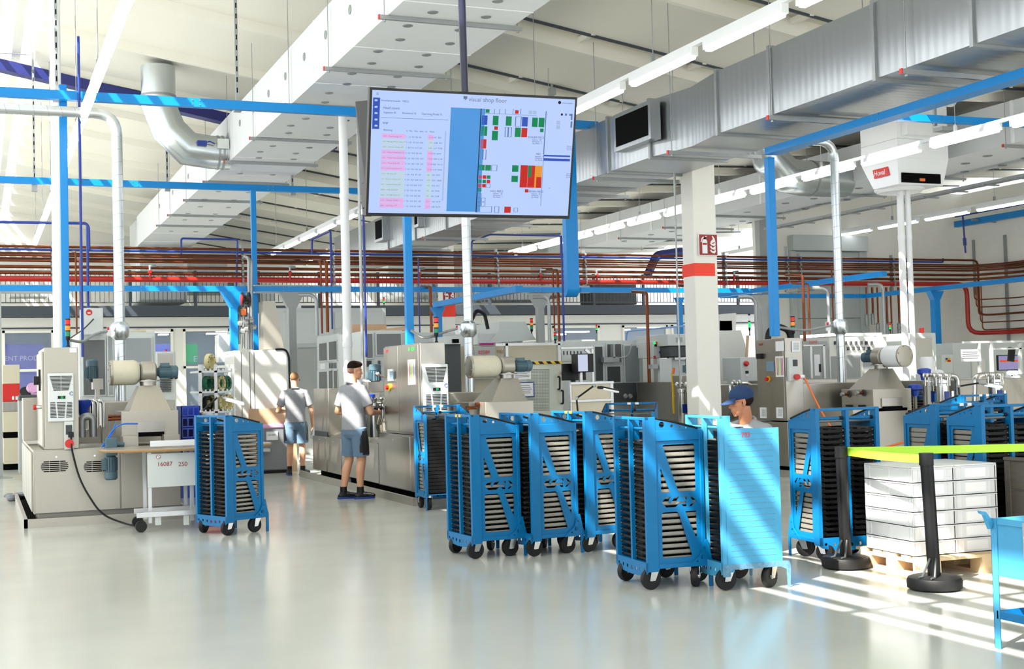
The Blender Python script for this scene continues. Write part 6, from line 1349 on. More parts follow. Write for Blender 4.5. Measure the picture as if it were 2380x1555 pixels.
pbox(t, 'blue_plate', M_PBLUE, 1533, 816, 1541, 821, 20.58, .02, 0); pbox(t, 'yellow_plate', M_YEL, 1535, 812, 1539, 815, 20.58, .02, 0); b = MB(); b.fb(1520, 832, 1534, 960, 20.65, .4); b.build('pedestal', M_WALL2, t)
pbox(t, 'grey_door', M_LG, 1534, 833, 1562, 890, 20.3, .1); pbox(t, 'red_tag', M_REDP, 1520, 827, 1524, 834, 20.55, .02, 0); pbox(t, 'junction_box', M_MG, 1516, 847, 1530, 857, 20.3, .15)
b = MB(); b.tube([on(1562, 868, 1, 19), on(1564, 900, 1, 19), on(1566, 960, 1, 19.2)], .02, 8); b.tube([on(1566, 855, 1, 19), on(1564, 868, 1, 19)], .025, 8, mi=1); solo('yellow_hose', b, [M_YEL, M_ORG], 'yellow hose hanging left of the twin filter pots by the column', 'hose')
# machine right of the column
t = thing('machining_centre', 'pale machining centre with a sloped front right of the white column', 'machine', (13.2, 21, 0)); Y = 20.5
P = [atY(*q, Y) for q in ((1662, 985), (1668, 770), (1722, 767), (1733, 800), (1738, 985))]; b = MB(); b.prism(P, Y, Y + 1.8, 'y'); b.build('casing', M_WALL2, t, bev=.01)
pbox(t, 'tool_window', M_DG, 1698, 835, 1716, 862, Y - .02, .02); pbox(t, 'inner_block', M_BEIGE, 1700, 838, 1708, 846, Y - .06, .05); pbox(t, 'inner_block', M_BEIGE, 1700, 852, 1710, 860, Y - .06, .05); pbox(t, 'data_plate', M_MG, 1682, 840, 1695, 860, Y - .01, .01, 0)
b = MB(); c = atY(1693, 876, Y - .01); b.prism([(c[0] - .07, c[1] - .05), (c[0] + .07, c[1] - .05), (c[0], c[1] + .07)], Y - .012, Y - .002, 'y'); wt = b.build('warning_triangle', M_YEL, t); b = MB(); b.box(c[0] - .02, c[0] + .02, Y - .015, Y - .012, c[1] - .03, c[1] + .02); b.build('triangle_mark', M_BLACK, wt)
pbox(t, 'upper_box', M_LG, 1672, 745, 1702, 770, Y + .1, 1.2); b = MB(); P = [atY(*q, Y + .05) for q in ((1676, 730), (1714, 727), (1714, 768), (1676, 768))]; b.prism(P, Y + .1, Y + .5, 'y'); b.build('lifted_cover', M_WALL2, t)
t = machine('pale control cabinet with a red rotary switch left of the right steel cabinet', (1722, 830, 1760, 900), 19.4, .6, M_LG, zb0=False, grp=None); b = MB(); b.fb(1724, 900, 1758, 985, 19.5, .5); b.build('pedestal', M_LG, t)
p = on(1733, 845, 1, 19.4); b = MB(); b.lathe([(.04, 0), (.05, .03), (.03, .07)], p, (0, -1, 0), 12); b.build('red_switch', M_REDP, t); pbox(t, 'black_emblem', M_BLACK, 1734, 862, 1740, 868, 19.38, .02, 0)
pbox(t, 'white_sticker', M_PAPER, 1734, 870, 1740, 875, 19.38, .02, 0)
b = MB(); b.bar(on(1735, 830, 1, 20), on(1738, 780, 1, 20), .05, .02); solo('leaning_panel', b, M_CARD, 'thin brown board leaning beside the pale machining centre', 'board')
beacon('slim pale beacon with a green light above the machining centre', 1741, 728, 780, 21.0, (M_WHITE, M_LEDG2), slim=.05)
# line 3 background
t = machine('white sunlit guard enclosure with small square holes behind the right hood', (1929, 783, 2062, 900), 19.6, 1.8, M_WALL2, panes=[(1932, 828, 1962, 890, M_PERSPEX), (1968, 826, 2000, 890, M_PERSPEX), (2006, 826, 2050, 880, M_PERSPEX)], slots=[(1941 + 12 * k, 793, 1945 + 12 * k, 801) for k in range(8)] + [(1947 + 12 * k, 806, 1951 + 12 * k, 814) for k in range(7)])
b = MB(); b.fb(1932, 774, 2050, 781, 20.2, 1); b.build('cable_cover', M_LG, t)
t = machine('white framed polished steel door machine left of the far right blue post', (2112, 774, 2177, 900), 19.8, 1.4, M_LG, panes=[(2116, 786, 2168, 890, M_SSP)])
b = MB(); b.lathe([(.045, 0), (.045, .1)], on(2142, 774, 1, 20.2), (0, 0, 1), 14); b.build('red_lamp', M_LEDR, t)
t = machine('grey steel cabinet between the white twin pipes and the right drum', (2064, 776, 2110, 900), 20.6, 1.2, M_LG, panes=[(2068, 790, 2100, 880, M_SS)])
beacon('red orange green beacon above the guard enclosure at right', 2068, 748, 775, 20.9, (M_LEDR, M_LEDO, M_LEDG2))
t = thing('white_pump', 'bright white pump motor standing beside the right drum', 'pump', tuple(on(2155, 880, 1, 17.0))); p = on(2155, 875, 1, 17)
b = MB(); b.lathe([(.18, 0), (.18, .1), (.11, .14), (.11, .34), (.09, .38)], p + Vector((0, 0, -.06)), n=20); b.build('motor', M_WHITE, t); b = MB(); b.ell(p + Vector((.2, -.05, .03)), (.09, .09, .08), 14); b.build('volute', M_WHITE, t); pbox(t, 'terminal_box', M_WHITE, 2147 + 20, 838, 2147 + 27, 852, 17, .1); b = MB(); b.cyl(p + Vector((0, 0, -.06)), p + Vector((0, 0, -1.0)), .08, 14); b.build('riser', M_SS, t)
for i, (px, yt, yb_, r, Y) in enumerate(((2160, 884, 985, 10, 15.2), (2190, 884, 990, 15, 15.0), (2312, 882, 985, 17, 15.5))):
    x, zt = atY(px, yt, Y); zb = atY(px, yb_, Y)[1]; R = r * 18.5 / 3012 * 1.0
    t = thing('filter_pot', ['small steel filter pot with ring bolts right of the right hood', 'larger steel filter pot with ring bolts and a blue label, in the middle', 'steel filter pot with ring bolts behind the right work lamp'][i], 'filter', (x, Y, 0), 'steel filter pots')
    b = MB(); b.lathe([(R * .9, 0), (R, .03), (R, zt - zb - .05), (R * 1.1, zt - zb - .04), (R * 1.1, zt - zb), (R * .7, zt - zb + .03)], (x, Y, zb), n=24); b.cyl((x, Y, 0), (x, Y, zb), .04, 8); b.build('pot', M_SSP, t)
    b = MB()
    for k in range(7): q = 2 * math.pi * k / 7 + .3; b.lathe([(.02, 0), (.042, .012), (.02, .024)], (x + R * 1.1 * math.cos(q), Y + R * 1.1 * math.sin(q) - .012, zt + .07), (0, 1, 0), 10); b.cyl((x + R * 1.1 * math.cos(q), Y + R * 1.1 * math.sin(q), zt - .08), (x + R * 1.1 * math.cos(q), Y + R * 1.1 * math.sin(q), zt + .05), .012, 6)
    b.build('ring_bolt', M_SSP, t)
    b = MB(); b.box(x - R * .5, x + R * .3, Y - R - .012, Y - R - .004, zt - .32, zt - .16); b.build('blue_label', M_PBLUE, t)
    b = MB(); b.tube(rnd([(x + R, Y + .05, zb + .15), (x + R + .12, Y + .05, zb + .15), (x + R + .12, Y + .05, zb + .5)] if i else [(x - R, Y, zb + .2), (x - R - .06, Y, zb + .2), (x - R - .06, Y, zb)], .06), .035, 10); b.build('side_pipe', M_SSP, t)
b = MB(); b.tube(rnd([on(2175, 875, 1, 15.4), on(2225, 872, 1, 15.4), on(2228, 960, 1, 15.4)], .12), .04, 10); solo('steel_pipe', b, M_SSP, 'bent steel pipe over the steel filter pots at right', 'pipe')
b = MB(); b.tube(rnd([on(2264, 960, 1, 15.8), on(2266, 872, 1, 15.8), on(2325, 870, 1, 15.8), on(2330, 890, 1, 15.8)], .12), .04, 10); solo('steel_pipe', b, M_SSP, 'steel pipe bridge behind the right work lamp', 'pipe')
b = MB(); b.fb(2225, 880, 2420, 1000, 16.5, 1.5); solo('steel_tank', b, M_SS, 'wide dull steel tank at the far right behind the filter pots', 'tank', bev=.01)
for i, (px, py) in enumerate(((2148, 868), (2126, 905))):
    x, z = atY(px, py, 15.6); b = MB(); b.lathe([(.05, -.1), (.06, -.02), (.1, 0), (.1, .06), (.05, .08)], (x, 15.6, z), n=16); b.cyl((x, 15.6, z - .1), (x, 15.6, .0), .03, 8, mi=1); solo('filter_bowl', b, [M_ROYAL, M_SS], ['upper', 'lower'][i] + ' blue filter bowl left of the steel filter pots', 'filter', 'blue filter bowls')
# profile benches far right
t = thing('profile_stand', 'aluminium profile work frame at the right edge holding papers', 'frame', (17, 17.5, 0)); Y = 17.6
for q in ((2240, 792, 2420, 797), (2276, 797, 2281, 880), (2304, 797, 2310, 880), (2370, 797, 2376, 870), (2310, 808, 2420, 812)): pbox(t, 'profile', M_ALU, *q, Y, .05)
b = MB(); b.box(atY(2280, 0, Y)[0], atY(2290, 0, Y)[0], Y + .1, Y + .2, 0, 1.3); b.build('leg', M_ALU, t)
sheet('hand drawn paper sheet clipped to the profile frame at right', (2234, 812, 2280, 840), 17.4, 4, None)
t = machine('pale green grey machine with small warning symbols behind the clipped paper', (2190, 824, 2216, 900), 21, 1.2, M_LG, zb0=True, grp=None)
for i, m in enumerate((M_PBLUE, M_YEL, M_YEL, M_YEL, M_REDP, M_REDP)): pbox(t, 'symbol', m, 2199 + (i % 3) * 4, 832 + (i // 3) * 5, 2202 + (i % 3) * 4, 836 + (i // 3) * 5, 20.98, .02, 0)
t = machine('pale lathe housing behind the profile frame at right', (2216, 796, 2380, 900), 21.4, 1.4, M_LG, zb0=True, panes=[(2262, 835, 2290, 880, M_WALL2)], grp=None)
t = thing('desk_monitor', 'monitor showing a lilac page with an orange bar at the right edge', 'monitor', tuple(on(2345, 862, 1, 19)), 'desk monitors'); pbox(t, 'housing', M_BLACK, 2320, 825, 2371, 861, 19, .05, .006)
pbox(t, 'screen', emis2('lilac_screen', (150, 144, 186), 1), 2322, 827, 2369, 859, 18.99, .01, 0); pbox(t, 'orange_bar', emis2('orange_bar', (226, 84, 40), 1), 2324, 837, 2367, 841, 18.985, .005, 0)
b = MB(); b.bar(on(2352, 808, 1, 18), on(2349, 840, 1, 18), .12, .05); solo('tablet_arm', b, M_BLACK, 'dark tilted slim display arm right of the lilac monitor page', 'display')
b = MB(); p = on(2352, 872, 1, 17.2)
for i in range(6): b.ell(p + Vector((random.uniform(-.1, .1), 0, random.uniform(-.05, .05))), (.08, .06, .04), 10)
b.cyl(p, p + Vector((0, 0, -.6)), .04, 8); solo('microscope', b, M_WHITE, 'white microscope below the lilac monitor page', 'microscope')
t = thing('profile_stand', 'aluminium profile frame with white cards beside the right steel cabinet', 'frame', (13.3, 19, 0)); Y = 18.8
for q in ((1868, 801, 1918, 805), (1884, 805, 1889, 880), (1914, 801, 1919, 880)): pbox(t, 'profile', M_ALU, *q, Y, .05)
pbox(t, 'white_card', M_PAPER, 1893, 824, 1906, 873, Y, .02, 0); pbox(t, 'black_clip', M_BLACK, 1905, 846, 1909, 865, Y - .02, .04)
b = MB(); b.fb(1868, 793, 1925, 900, 19.2, .6); nb_ = b.build('back_panel', M_MG, t); b = MB(); b.text('16043', .075, on(1890, 795, 1, 19.15)); b.build('number', M_REDINK, t)
# ------------------------------------------------------------------ round table with the numbered stand
t = thing('round_table', 'round wooden table on a white numbered aluminium stand, 16087 250', 'table', (1.95, 14.9, 0))
xc, Yc, zt = 2.18, 15.05, .885
b = MB(); b.lathe([(.02, 0), (.95, 0), (.96, .012), (.95, .03), (.02, .03)], (xc, Yc, zt - .03), n=60); b.v = [Vector((v.x, Yc + (v.y - Yc) * .62, v.z)) for v in b.v]; b.build('table_top', [mat('table_laminate', (150, 142, 130), .3, var=.05)], t)
b = MB(); b.lathe([(.955, .002), (.962, .015), (.955, .026)], (xc, Yc, zt - .03), n=60); b.v = [Vector((v.x, Yc + (v.y - Yc) * .62, v.z)) for v in b.v]; b.build('wooden_edge', mat('table_edge_wood', (160, 122, 76), .5, var=.08), t)
Yp = 14.58; pbox(t, 'number_panel', M_LG, 343, 1053, 456, 1131, Yp, .02, .003)
b = MB(); b.text('16087', .066, on(383, 1079, 1, Yp - .002)); b.text('250', .066, on(425, 1079, 1, Yp - .002)); b.build('number', mat('dark_red_number', (150, 34, 32), .5, var=0), t)
c = atY(368, 1062, Yp - .002); b = MB(); b.lathe([(.024, 0), (.024, .003)], (c[0], Yp, c[1]), (0, -1, 0), 18, 0); b.lathe([(.019, 0), (.019, .005)], (c[0], Yp, c[1]), (0, -1, 0), 18, 1); b.bar((c[0] - .014, Yp - .006, c[1] + .014), (c[0] + .014, Yp - .006, c[1] - .014), .003, .005, 0, up=(0, 1, 0)); b.build('prohibition_sticker', [mat('dark_red_number', (150, 34, 32)), M_WHITE], t)
for q in ((346, 1131, 354, 1222), (444, 1131, 452, 1222)):
    for yy in (Yp + .03, Yp + .5): b = MB(); xa, xb = atY(q[0], 1180, Yp)[0], atY(q[2], 1180, Yp)[0]; b.box(xa, xb, yy, yy + .04, .08, zt - .04); b.build('leg', M_ALU, t)
for q, yy in (((318, 1188, 470, 1200), Yp - .1), ((312, 1178, 470, 1190), Yp + .42)): pbox(t, 'base_beam', M_ALU, *q, yy, .045)
for q in ((361, 1197, 375, 1221), (427, 1197, 440, 1221)): pbox(t, 'clamp_foot', M_LG, *q, Yp - .08, .03)
for px, yy in ((328, Yp - .08), (320, Yp + .45)):
    x = atY(px, 1215, yy)[0]; b = MB(); b.lathe([(.01, -.018), (.06, -.018), (.064, 0), (.06, .018), (.01, .018)], (x, yy, .064), (0, 1, 0), 22); b.build('wheel', M_BLACK, t)
b = MB(); b.fb(350, 1023, 470, 1036, 14.75, .05); solo('white_rail', b, M_WHITE, 'white aluminium rail lying on the round table', 'rail')
b = MB(); b.box(2.3, 2.62, 14.6, 14.9, 0.0, .09); solo('red_box', b, M_REDP, 'low red box on the floor behind the lone dark blue trolley', 'box', bev=.01)
# wrapped bin with pink bag, board behind
t = thing('wrapped_bin', 'grey film wrapped bin with a pink bag rim and a handwritten sheet', 'bin', tuple(fl(640, 1097)) + (0,)); Y = fl(640, 1100)[1]
xa, zt = atY(609, 996, Y); xb = atY(671, 996, Y)[0]
b = MB(); b.box(xa, xb, Y, Y + .5, .05, zt); b.build('body', M_FILM, t, bev=.03)
b = MB(); b.box(xa - .015, xb + .015, Y - .015, Y + .515, zt - .01, zt + .07); b.build('bag_rim', M_PINK, t, bev=.025)
b = MB(); b.box(xa + .05, xb - .05, Y + .05, Y + .45, zt + .07, zt + .09); b.build('red_lid', mat('lid_red', (214, 84, 66), .5, var=.04), t, bev=.01)
b = MB(); b.box(xa + .02, xb - .02, Y + .02, Y + .48, 0, .06); b.build('black_base', M_BLACK, t)
b = MB(); q = on(632, 1013, 1, Y - .01); b.fb(619, 1003, 646, 1023, Y - .012, .004); sh = b.build('note_sheet', M_PAPER, t)
b = MB(); b.text('SAUBER', .04, on(632, 1011, 1, Y - .014)); b.build('handwriting', mat('pencil_grey', (140, 146, 170), .7, var=0), sh)
b = MB(); b.fb(612, 1043, 628, 1050, Y - .25, .25); solo('clamp_bracket', b, M_ALU, 'small aluminium bracket sticking out beside the wrapped bin', 'bracket')
Y = 22.75; b = MB(); b.fb(579, 949, 690, 1099, Y, .03); solo('board_panel', b, M_CARD, 'plain tan board leaning on the white sunlit cabinet', 'board')
# ------------------------------------------------------------------ barrier, boxes, pallet, crate, blue table
def barrier(lab, x, y, top, ln_):
    t = thing('barrier_post', lab, 'barrier post', (x, y, 0), 'barrier posts')
    b = MB(); b.lathe([(.16, 0), (.188, .015), (.19, .06), (.18, .085), (.15, .095), (.02, .1)], (x, y, 0), n=40); b.build('base', M_RUB, t)
    b = MB(); b.tube([(x, y, .09), (x + ln_[0], y + ln_[1], top)], .045, 20); b.build('tube', M_BLACK, t)
    b = MB(); p = Vector((x + ln_[0], y + ln_[1], top)); b.cyl(p - Vector((0, 0, .08)), p + Vector((0, 0, .006)), .05, 20); b.build('belt_head', M_BLACK, t)
    b = MB(); b.tube([(x - .02, y - .045, .22), (x - .09, y - .11, .1), (x - .13, y - .12, .098)], .008, 6); b.tube([(x - .05, y - .02, .22), (x - .13, y - .03, .1), (x - .16, y - .03, .098)], .008, 6); b.build('bracket', M_DG, t)
    return p
P1 = barrier('black barrier post in front of the trolley left of the pale crates', 6.3, 8.5, .945, (-.012, .0))
P2 = barrier('black barrier post in front of the pale crate stack', 6.2, 7.36, .95, (-.035, -.0))
def tape(lab, a, c, sag=.01):
    b = MB(); n = 10; vs = []; a, c = Vector(a), Vector(c)
    d = (c - a).normalized().cross(Vector((0, 0, 1))) * .001
    for i in range(n + 1):
        f = i / n; p = a.lerp(c, f) - Vector((0, 0, sag * 4 * f * (1 - f)))
        for dz, o in ((-.03, d), (.03, d), (.03, -d), (-.03, -d)): vs.append(p + Vector((0, 0, dz)) + o)
    fs = [(i * 4 + j, i * 4 + (j + 1) % 4, i * 4 + 4 + (j + 1) % 4, i * 4 + 4 + j) for i in range(n) for j in range(4)] + [(0, 1, 2, 3), (n * 4 + 3, n * 4 + 2, n * 4 + 1, n * 4)]
    b.add(vs, fs); solo('barrier_tape', b, M_LIME, lab, 'tape', 'lime barrier tapes', smooth=False)
e = on(2500, 1037, 1, 7.4)
tape('long lime barrier tape running to the right edge', P1 + Vector((.048, 0, -.03)), e, .004)
tape('short lime barrier tape between the two black posts', P1 + Vector((.045, -.03, -.035)), P2 + Vector((-.02, .047, -.035)), .008)
BX = Matrix.Translation((6.454, 7.873, 0)) @ Matrix.Rotation(-.047, 4, 'Z')
def crate_proto():
    b = MB(); w, d, h = .388, .6, .1085
    t = thing('stacking_crate', 'x', 'crate', (0, 0, 0), 'pale stacking crates', rz=0)
    b.box(0, w, 0, d, .0, .006); o_ = .008
    for x0, x1, y0, y1 in ((o_, .014, o_, d - o_), (w - .014, w - o_, o_, d - o_), (o_, w - o_, o_, .014), (o_, w - o_, d - .014, d - o_)): b.box(x0, x1, y0, y1, .004, h - .004)
    b.build('shell', M_CRATE, t)
    b = MB()
    for z in (.0, h - .008):
        b.box(0, w, 0, .012, z, z + .008); b.box(0, w, d - .012, d, z, z + .008); b.box(0, .012, .012, d - .012, z, z + .008); b.box(w - .012, w, .012, d - .012, z, z + .008)
    za, zb = .0081, h - .0081
    for x in (.0005, .06, w - .066, w - .0065): b.box(x, x + .006, .0005, .0078, za, zb); b.box(x, x + .006, d - .0078, d - .0005, za, zb)
    for y in (.012, .06, d / 2 - .02, d / 2 + .014, d - .066, d - .018): b.box(.0005, .0078, y, y + .006, za, zb); b.box(w - .0078, w - .0005, y, y + .006, za, zb)
    b.build('rib', M_CRATE, t)
    b = MB(); b.box(.10, .29, .0045, .0085, .02, .09); b.build('paper_label', M_PAPER, t, smooth=False)
    return t
cpz = None
for col in (0, 1):
    for i in range(6):
        lab = 'pale grey stacking crate, %s from the top of the %s stack on the pallet' % (ORD[5 - i], 'left' if col == 0 else 'right')
        p = BX @ Vector((col * .39, 0, .145 + i * .1095))
        if cpz is None: cpz = crate_proto(); cpz.location = p; cpz.rotation_euler = (0, 0, -.047); cpz['label'] = lab; o = cpz
        else: o = dup(cpz, p, -.047, lab)
for col in (0, 1):
    b = MB(); b.box(col * .39 + .0, col * .39 + .388, 0, .6, .145 + 6 * .1095, .145 + 6 * .1095 + .012); b.xf(BX); solo('cover_sheet', b, M_CRATE, 'pale flat lid on the %s crate stack of the pallet' % ('left' if col == 0 else 'right'), 'lid', 'crate lids', bev=.003)
t = thing('pallet', 'pale wooden euro pallet under the crate stacks', 'pallet', (6.8, 7.9, 0))
for i in range(5): b = MB(); b.box(-.01 + 0, 1.19, -.13 + i * .18, -.13 + i * .18 + (.145 if i % 2 == 0 else .1), .122, .144); b.xf(BX); b.build('deck_board', M_WOOD, t)
for i in range(3): b = MB(); b.box(-.01 + i * .52, .135 + i * .52, -.13, .67 - .0, .1, .122); b.xf(BX); b.build('stringer_board', M_WOOD, t)
for i in range(3):
    for k in range(3): b = MB(); b.box(-.01 + i * .52, .135 + i * .52, -.13 + k * .33, .01 + k * .33, .022, .1); b.xf(BX); b.build('block', M_WOOD, t)
for i in range(3): b = MB(); b.box(-.01 + i * .52, .135 + i * .52, -.13, .67, 0, .022); b.xf(BX); b.build('bottom_board', M_WOOD, t)
b = MB(); b.text('MAV', .05, BX @ Vector((-.012, .6, .06)), u=tuple(BX.to_3x3() @ Vector((0, -1, 0)))); b.text('EPAL', .04, BX @ Vector((-.012, -.06, .068)), u=tuple(BX.to_3x3() @ Vector((0, -1, 0)))); b.build('stamp', mat('burnt_stamp', (150, 120, 90), .7, var=0), t)
b = MB()
for i in range(3): b.box(7.46, 7.49, 6.3, 7.98, .12 + i * .235, .345 + i * .235)
b.box(7.45, 7.52, 7.93, 7.99, .0, .83); b.box(7.46, 8.3, 7.96, 7.99, .12, .82)
b.box(7.44, 7.5, 6.3, 7.99, .815, .84); b.box(7.46, 8.3, 6.3, 7.98, .1, .13)
solo('wooden_crate', b, M_GITTER, 'weathered dark wooden crate at the right edge behind the crate stack', 'crate', bev=.005)
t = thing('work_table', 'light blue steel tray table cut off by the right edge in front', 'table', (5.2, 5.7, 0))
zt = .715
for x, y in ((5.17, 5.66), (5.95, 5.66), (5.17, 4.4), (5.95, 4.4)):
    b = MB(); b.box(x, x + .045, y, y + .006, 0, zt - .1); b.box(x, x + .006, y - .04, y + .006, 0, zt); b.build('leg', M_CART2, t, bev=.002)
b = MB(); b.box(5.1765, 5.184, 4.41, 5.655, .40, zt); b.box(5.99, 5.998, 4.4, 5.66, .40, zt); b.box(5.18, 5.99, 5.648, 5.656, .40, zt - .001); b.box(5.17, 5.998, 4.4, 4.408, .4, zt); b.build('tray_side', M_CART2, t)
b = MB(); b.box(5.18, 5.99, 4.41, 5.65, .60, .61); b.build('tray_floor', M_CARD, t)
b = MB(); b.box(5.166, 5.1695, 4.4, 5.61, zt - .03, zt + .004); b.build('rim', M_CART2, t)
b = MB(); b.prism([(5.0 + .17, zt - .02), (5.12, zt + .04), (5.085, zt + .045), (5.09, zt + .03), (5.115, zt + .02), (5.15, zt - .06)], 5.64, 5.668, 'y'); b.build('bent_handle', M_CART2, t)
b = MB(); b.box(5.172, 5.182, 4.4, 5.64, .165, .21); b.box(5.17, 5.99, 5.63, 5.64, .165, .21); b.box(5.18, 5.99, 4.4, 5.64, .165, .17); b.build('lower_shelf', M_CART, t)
b = MB(); b.box(5.164, 5.17, 5.1, 5.42, .52, .71); cp_ = b.build('card_pocket', M_STRUT, t); b = MB(); b.box(5.162, 5.164, 5.11, 5.41, .53, .64); b.build('paper_card', M_PAPER, cp_)
# ------------------------------------------------------------------ people
def fuse(name, mb, m, parent, vox=.008, it=4, fac=.5):
    me = bpy.data.meshes.new('tmp'); me.from_pydata([tuple(p) for p in mb.v], [], mb.f); fixn(me)
    o = bpy.data.objects.new('tmp', me); C.objects.link(o)
    r = o.modifiers.new('r', 'REMESH'); r.mode = 'VOXEL'; r.voxel_size = vox; r.use_smooth_shade = True
    q = o.modifiers.new('s', 'SMOOTH'); q.iterations = it; q.factor = fac
    dg = bpy.context.evaluated_depsgraph_get(); dg.update()
    nm = bpy.data.meshes.new_from_object(o.evaluated_get(dg)); bpy.data.objects.remove(o); bpy.data.meshes.remove(me)
    nm.name = name; nm.materials.clear(); nm.materials.append(m)
    nm.polygons.foreach_set('use_smooth', [True] * len(nm.polygons))
    o = bpy.data.objects.new(name, nm); C.objects.link(o); o.parent = parent; ORG[o.name] = Vector((0, 0, 0)); return o
def hand(b, w, d, n, side, curl, s):
    w, d, n = Vector(w), Vector(d).normalized(), Vector(n).normalized(); n = (n - d * n.dot(d)).normalized(); x = d.cross(n) * side
    b.cap(w, w + d * .03 * s, .026 * s, .03 * s, 12)
    M3 = Matrix((d, x, n)).transposed()
    b.ell(w + d * .058 * s, (.05 * s, .04 * s, .016 * s), 14, rot=M3)
    for i, L in enumerate((.074, .082, .076, .06)):
        p = w + d * .095 * s + x * (1.5 - i) * .021 * s; a = curl * .5; dd = d
        for k, f in enumerate((.42, .32, .26)):
            dd = d * math.cos(a) + n * math.sin(a); q = p + dd * L * f * s; b.cap(p, q, (.0088 - .0008 * k) * s, (.0084 - .0008 * k) * s, 8); p = q; a += curl * (.9 + .06 * i)
    p = w + d * .03 * s + x * .03 * s; q = p + (d * .6 + x * .6 + n * .35).normalized() * .045 * s; b.cap(p, q, .012 * s, .0105 * s, 8); b.cap(q, q + (d * .85 + x * .1 + n * .5).normalized() * .034 * s, .0105 * s, .008 * s, 8)
def person(label, loc, rz, s, skin, P):
    t = thing('person', label, 'person', loc, None, rz=rz)
    ln_ = P.get('lean', 0); pz = P.get('pelvis', .95) * s
    LM = Matrix.Translation((0, 0, pz)) @ Matrix.Rotation(ln_, 4, 'Y') @ Matrix.Translation((0, 0, -.95 * s))
    def L(p): return LM @ (Vector(p) * s)
    hy, hp = P.get('hyaw', 0), P.get('hpitch', 0)
    hc = L((.035, 0, 1.672)); HM = Matrix.Translation(hc) @ Matrix.Rotation(hy, 4, 'Z') @ Matrix.Rotation(hp, 4, 'Y') @ Matrix.Scale(.93 * s, 4)
    b = MB()
    h = MB()
    h.ell((-.012, 0, .045), (.1, .077, .092), 24); h.ell((.022, 0, -.02), (.07, .062, .085), 24); h.ell((.028, 0, -.072), (.052, .05, .042), 20); h.ell((.068, 0, -.1), (.018, .022, .017), 12)
    h.ell((.074, 0, .03), (.02, .048, .012), 14); h.cap((.088, 0, .022), (.106, 0, -.024), .008, .0125, 10); h.ell((.07, 0, -.058), (.026, .036, .042), 14)
    for sy in (-1, 1):
        h.ell((.1, sy * .012, -.032), .0085, 8); h.ell((.055, sy * .042, -.012), (.026, .02, .022), 12)
        h.ell((-.008, sy * .078, -.002), (.02, .007, .033), 12, rot=Matrix.Rotation(-.2, 3, 'Y') @ Matrix.Rotation(sy * .35, 3, 'Z')); h.ell((-.004, sy * .079, -.03), (.01, .006, .012), 8)
    h.ell((.086, 0, -.060), (.012, .023, .0065), 12); h.ell((.084, 0, -.071), (.012, .02, .007), 12)
    h.xf(HM); b.add(h.v, h.f)
    nb_ = L((-.012, 0, 1.44)); b.cap(nb_, HM @ Vector((-.02, 0, -.06)), .06 * s, .052 * s, 18); b.cap(L((-.01, .1, 1.45)), L((-.01, -.1, 1.45)), .05 * s, .05 * s)
    b.cap(L((0, 0, 1.34)), L((0, 0, 1.1)), .13 * s, .12 * s); b.cap(L((0, 0, 1.1)), L((0, 0, .98)), .12 * s, .13 * s)
    arms = {}
    for sd, sy in (('R', -1), ('L', 1)):
        sh_ = L((-.01, sy * .185, 1.435)); e = L(P['elbow' + sd]); w_ = L(P['wrist' + sd]); arms[sd] = (sh_, e, w_)
        b.cap(sh_, e, .05 * s, .041 * s); m = e.lerp(w_, .3); b.cap(e, m, .041 * s, .042 * s); b.cap(m, w_, .042 * s, .027 * s)
        hd = P['hand' + sd]; hand(b, w_, LM.to_3x3() @ Vector(hd[0]), LM.to_3x3() @ Vector(hd[1]), 1 if hd[2] > 0 else -1, hd[3], s)
    hips = {}
    for sd, sy in (('R', -1), ('L', 1)):
        hp_ = Vector((0, sy * .095 * s, pz - .02)); k = Vector(P['knee' + sd]) * s; a = Vector(P['ankle' + sd]) * s; hips[sd] = (hp_, k, a)
        b.cap(hp_, k, .088 * s, .058 * s); c = k.lerp(a, .32) + Vector((-.018, 0, 0)) * s; b.cap(k, c, .055 * s, .059 * s); b.cap(c, a, .059 * s, .037 * s); b.cap(a, a + Vector((.05, 0, -.04)) * s, .037 * s, .035 * s)
    body = fuse('body', b, skin, t, .0048, 5)
    # face parts
    f = MB()
    for sy in (-1, 1): f.ell((.082, sy * .031, .008), (.009, .012, .006), 12)
    f.xf(HM).build('eye', M_SCL, t)
    f = MB()
    for sy in (-1, 1): f.ell((.0885, sy * .031, .008), (.004, .006, .0056), 10)
    f.xf(HM).build('iris', M_INK, t)
    f = MB()
    for sy in (-1, 1): f.cap((.092, sy * .016, .033), (.08, sy * .05, .036), .0045, .003, 8)
    f.xf(HM).build('eyebrow', P['hair'], t)
    f = MB(); f.ell((.0955, 0, -.0675), (.004, .019, .0045), 12); f.xf(HM).build('mouth', M_LIP, t)
    f = MB(); hs = P.get('hairshape', 'short')
    if hs == 'fade': f.ell((-.018, 0, .064), (.101, .079, .088), 28); f.ell((.022, 0, .104), (.078, .066, .044), 20)
    elif hs == 'short': f.ell((-.022, 0, .052), (.097, .081, .092), 28)
    else: f.ell((-.034, 0, .02), (.085, .08, .07), 24)
    f.xf(HM); f.build('hair', P['hair'], t, ang=3)
    if hs == 'fade':
        f = MB(); f.ell((-.03, 0, .018), (.086, .0785, .062), 24); f.xf(HM); f.build('cropped_hair', mat('cropped_hair', (142, 108, 92), .8, var=.1, scale=40), t, ang=3)
    # clothes
    c = MB()
    c.loft([(1.495, -.02, 0, .06, .075), (1.48, -.015, 0, .085, .13), (1.44, -.01, 0, .108, .175), (1.36, 0, 0, .13, .19), (1.25, .0, 0, .135, .18), (1.12, .0, 0, .128, .168), (1.0, 0, 0, .132, .178), (P.get('hem', .93), 0, 0, .136, .184)], 28, p=2.3)
    c.v = [L(p) for p in c.v]
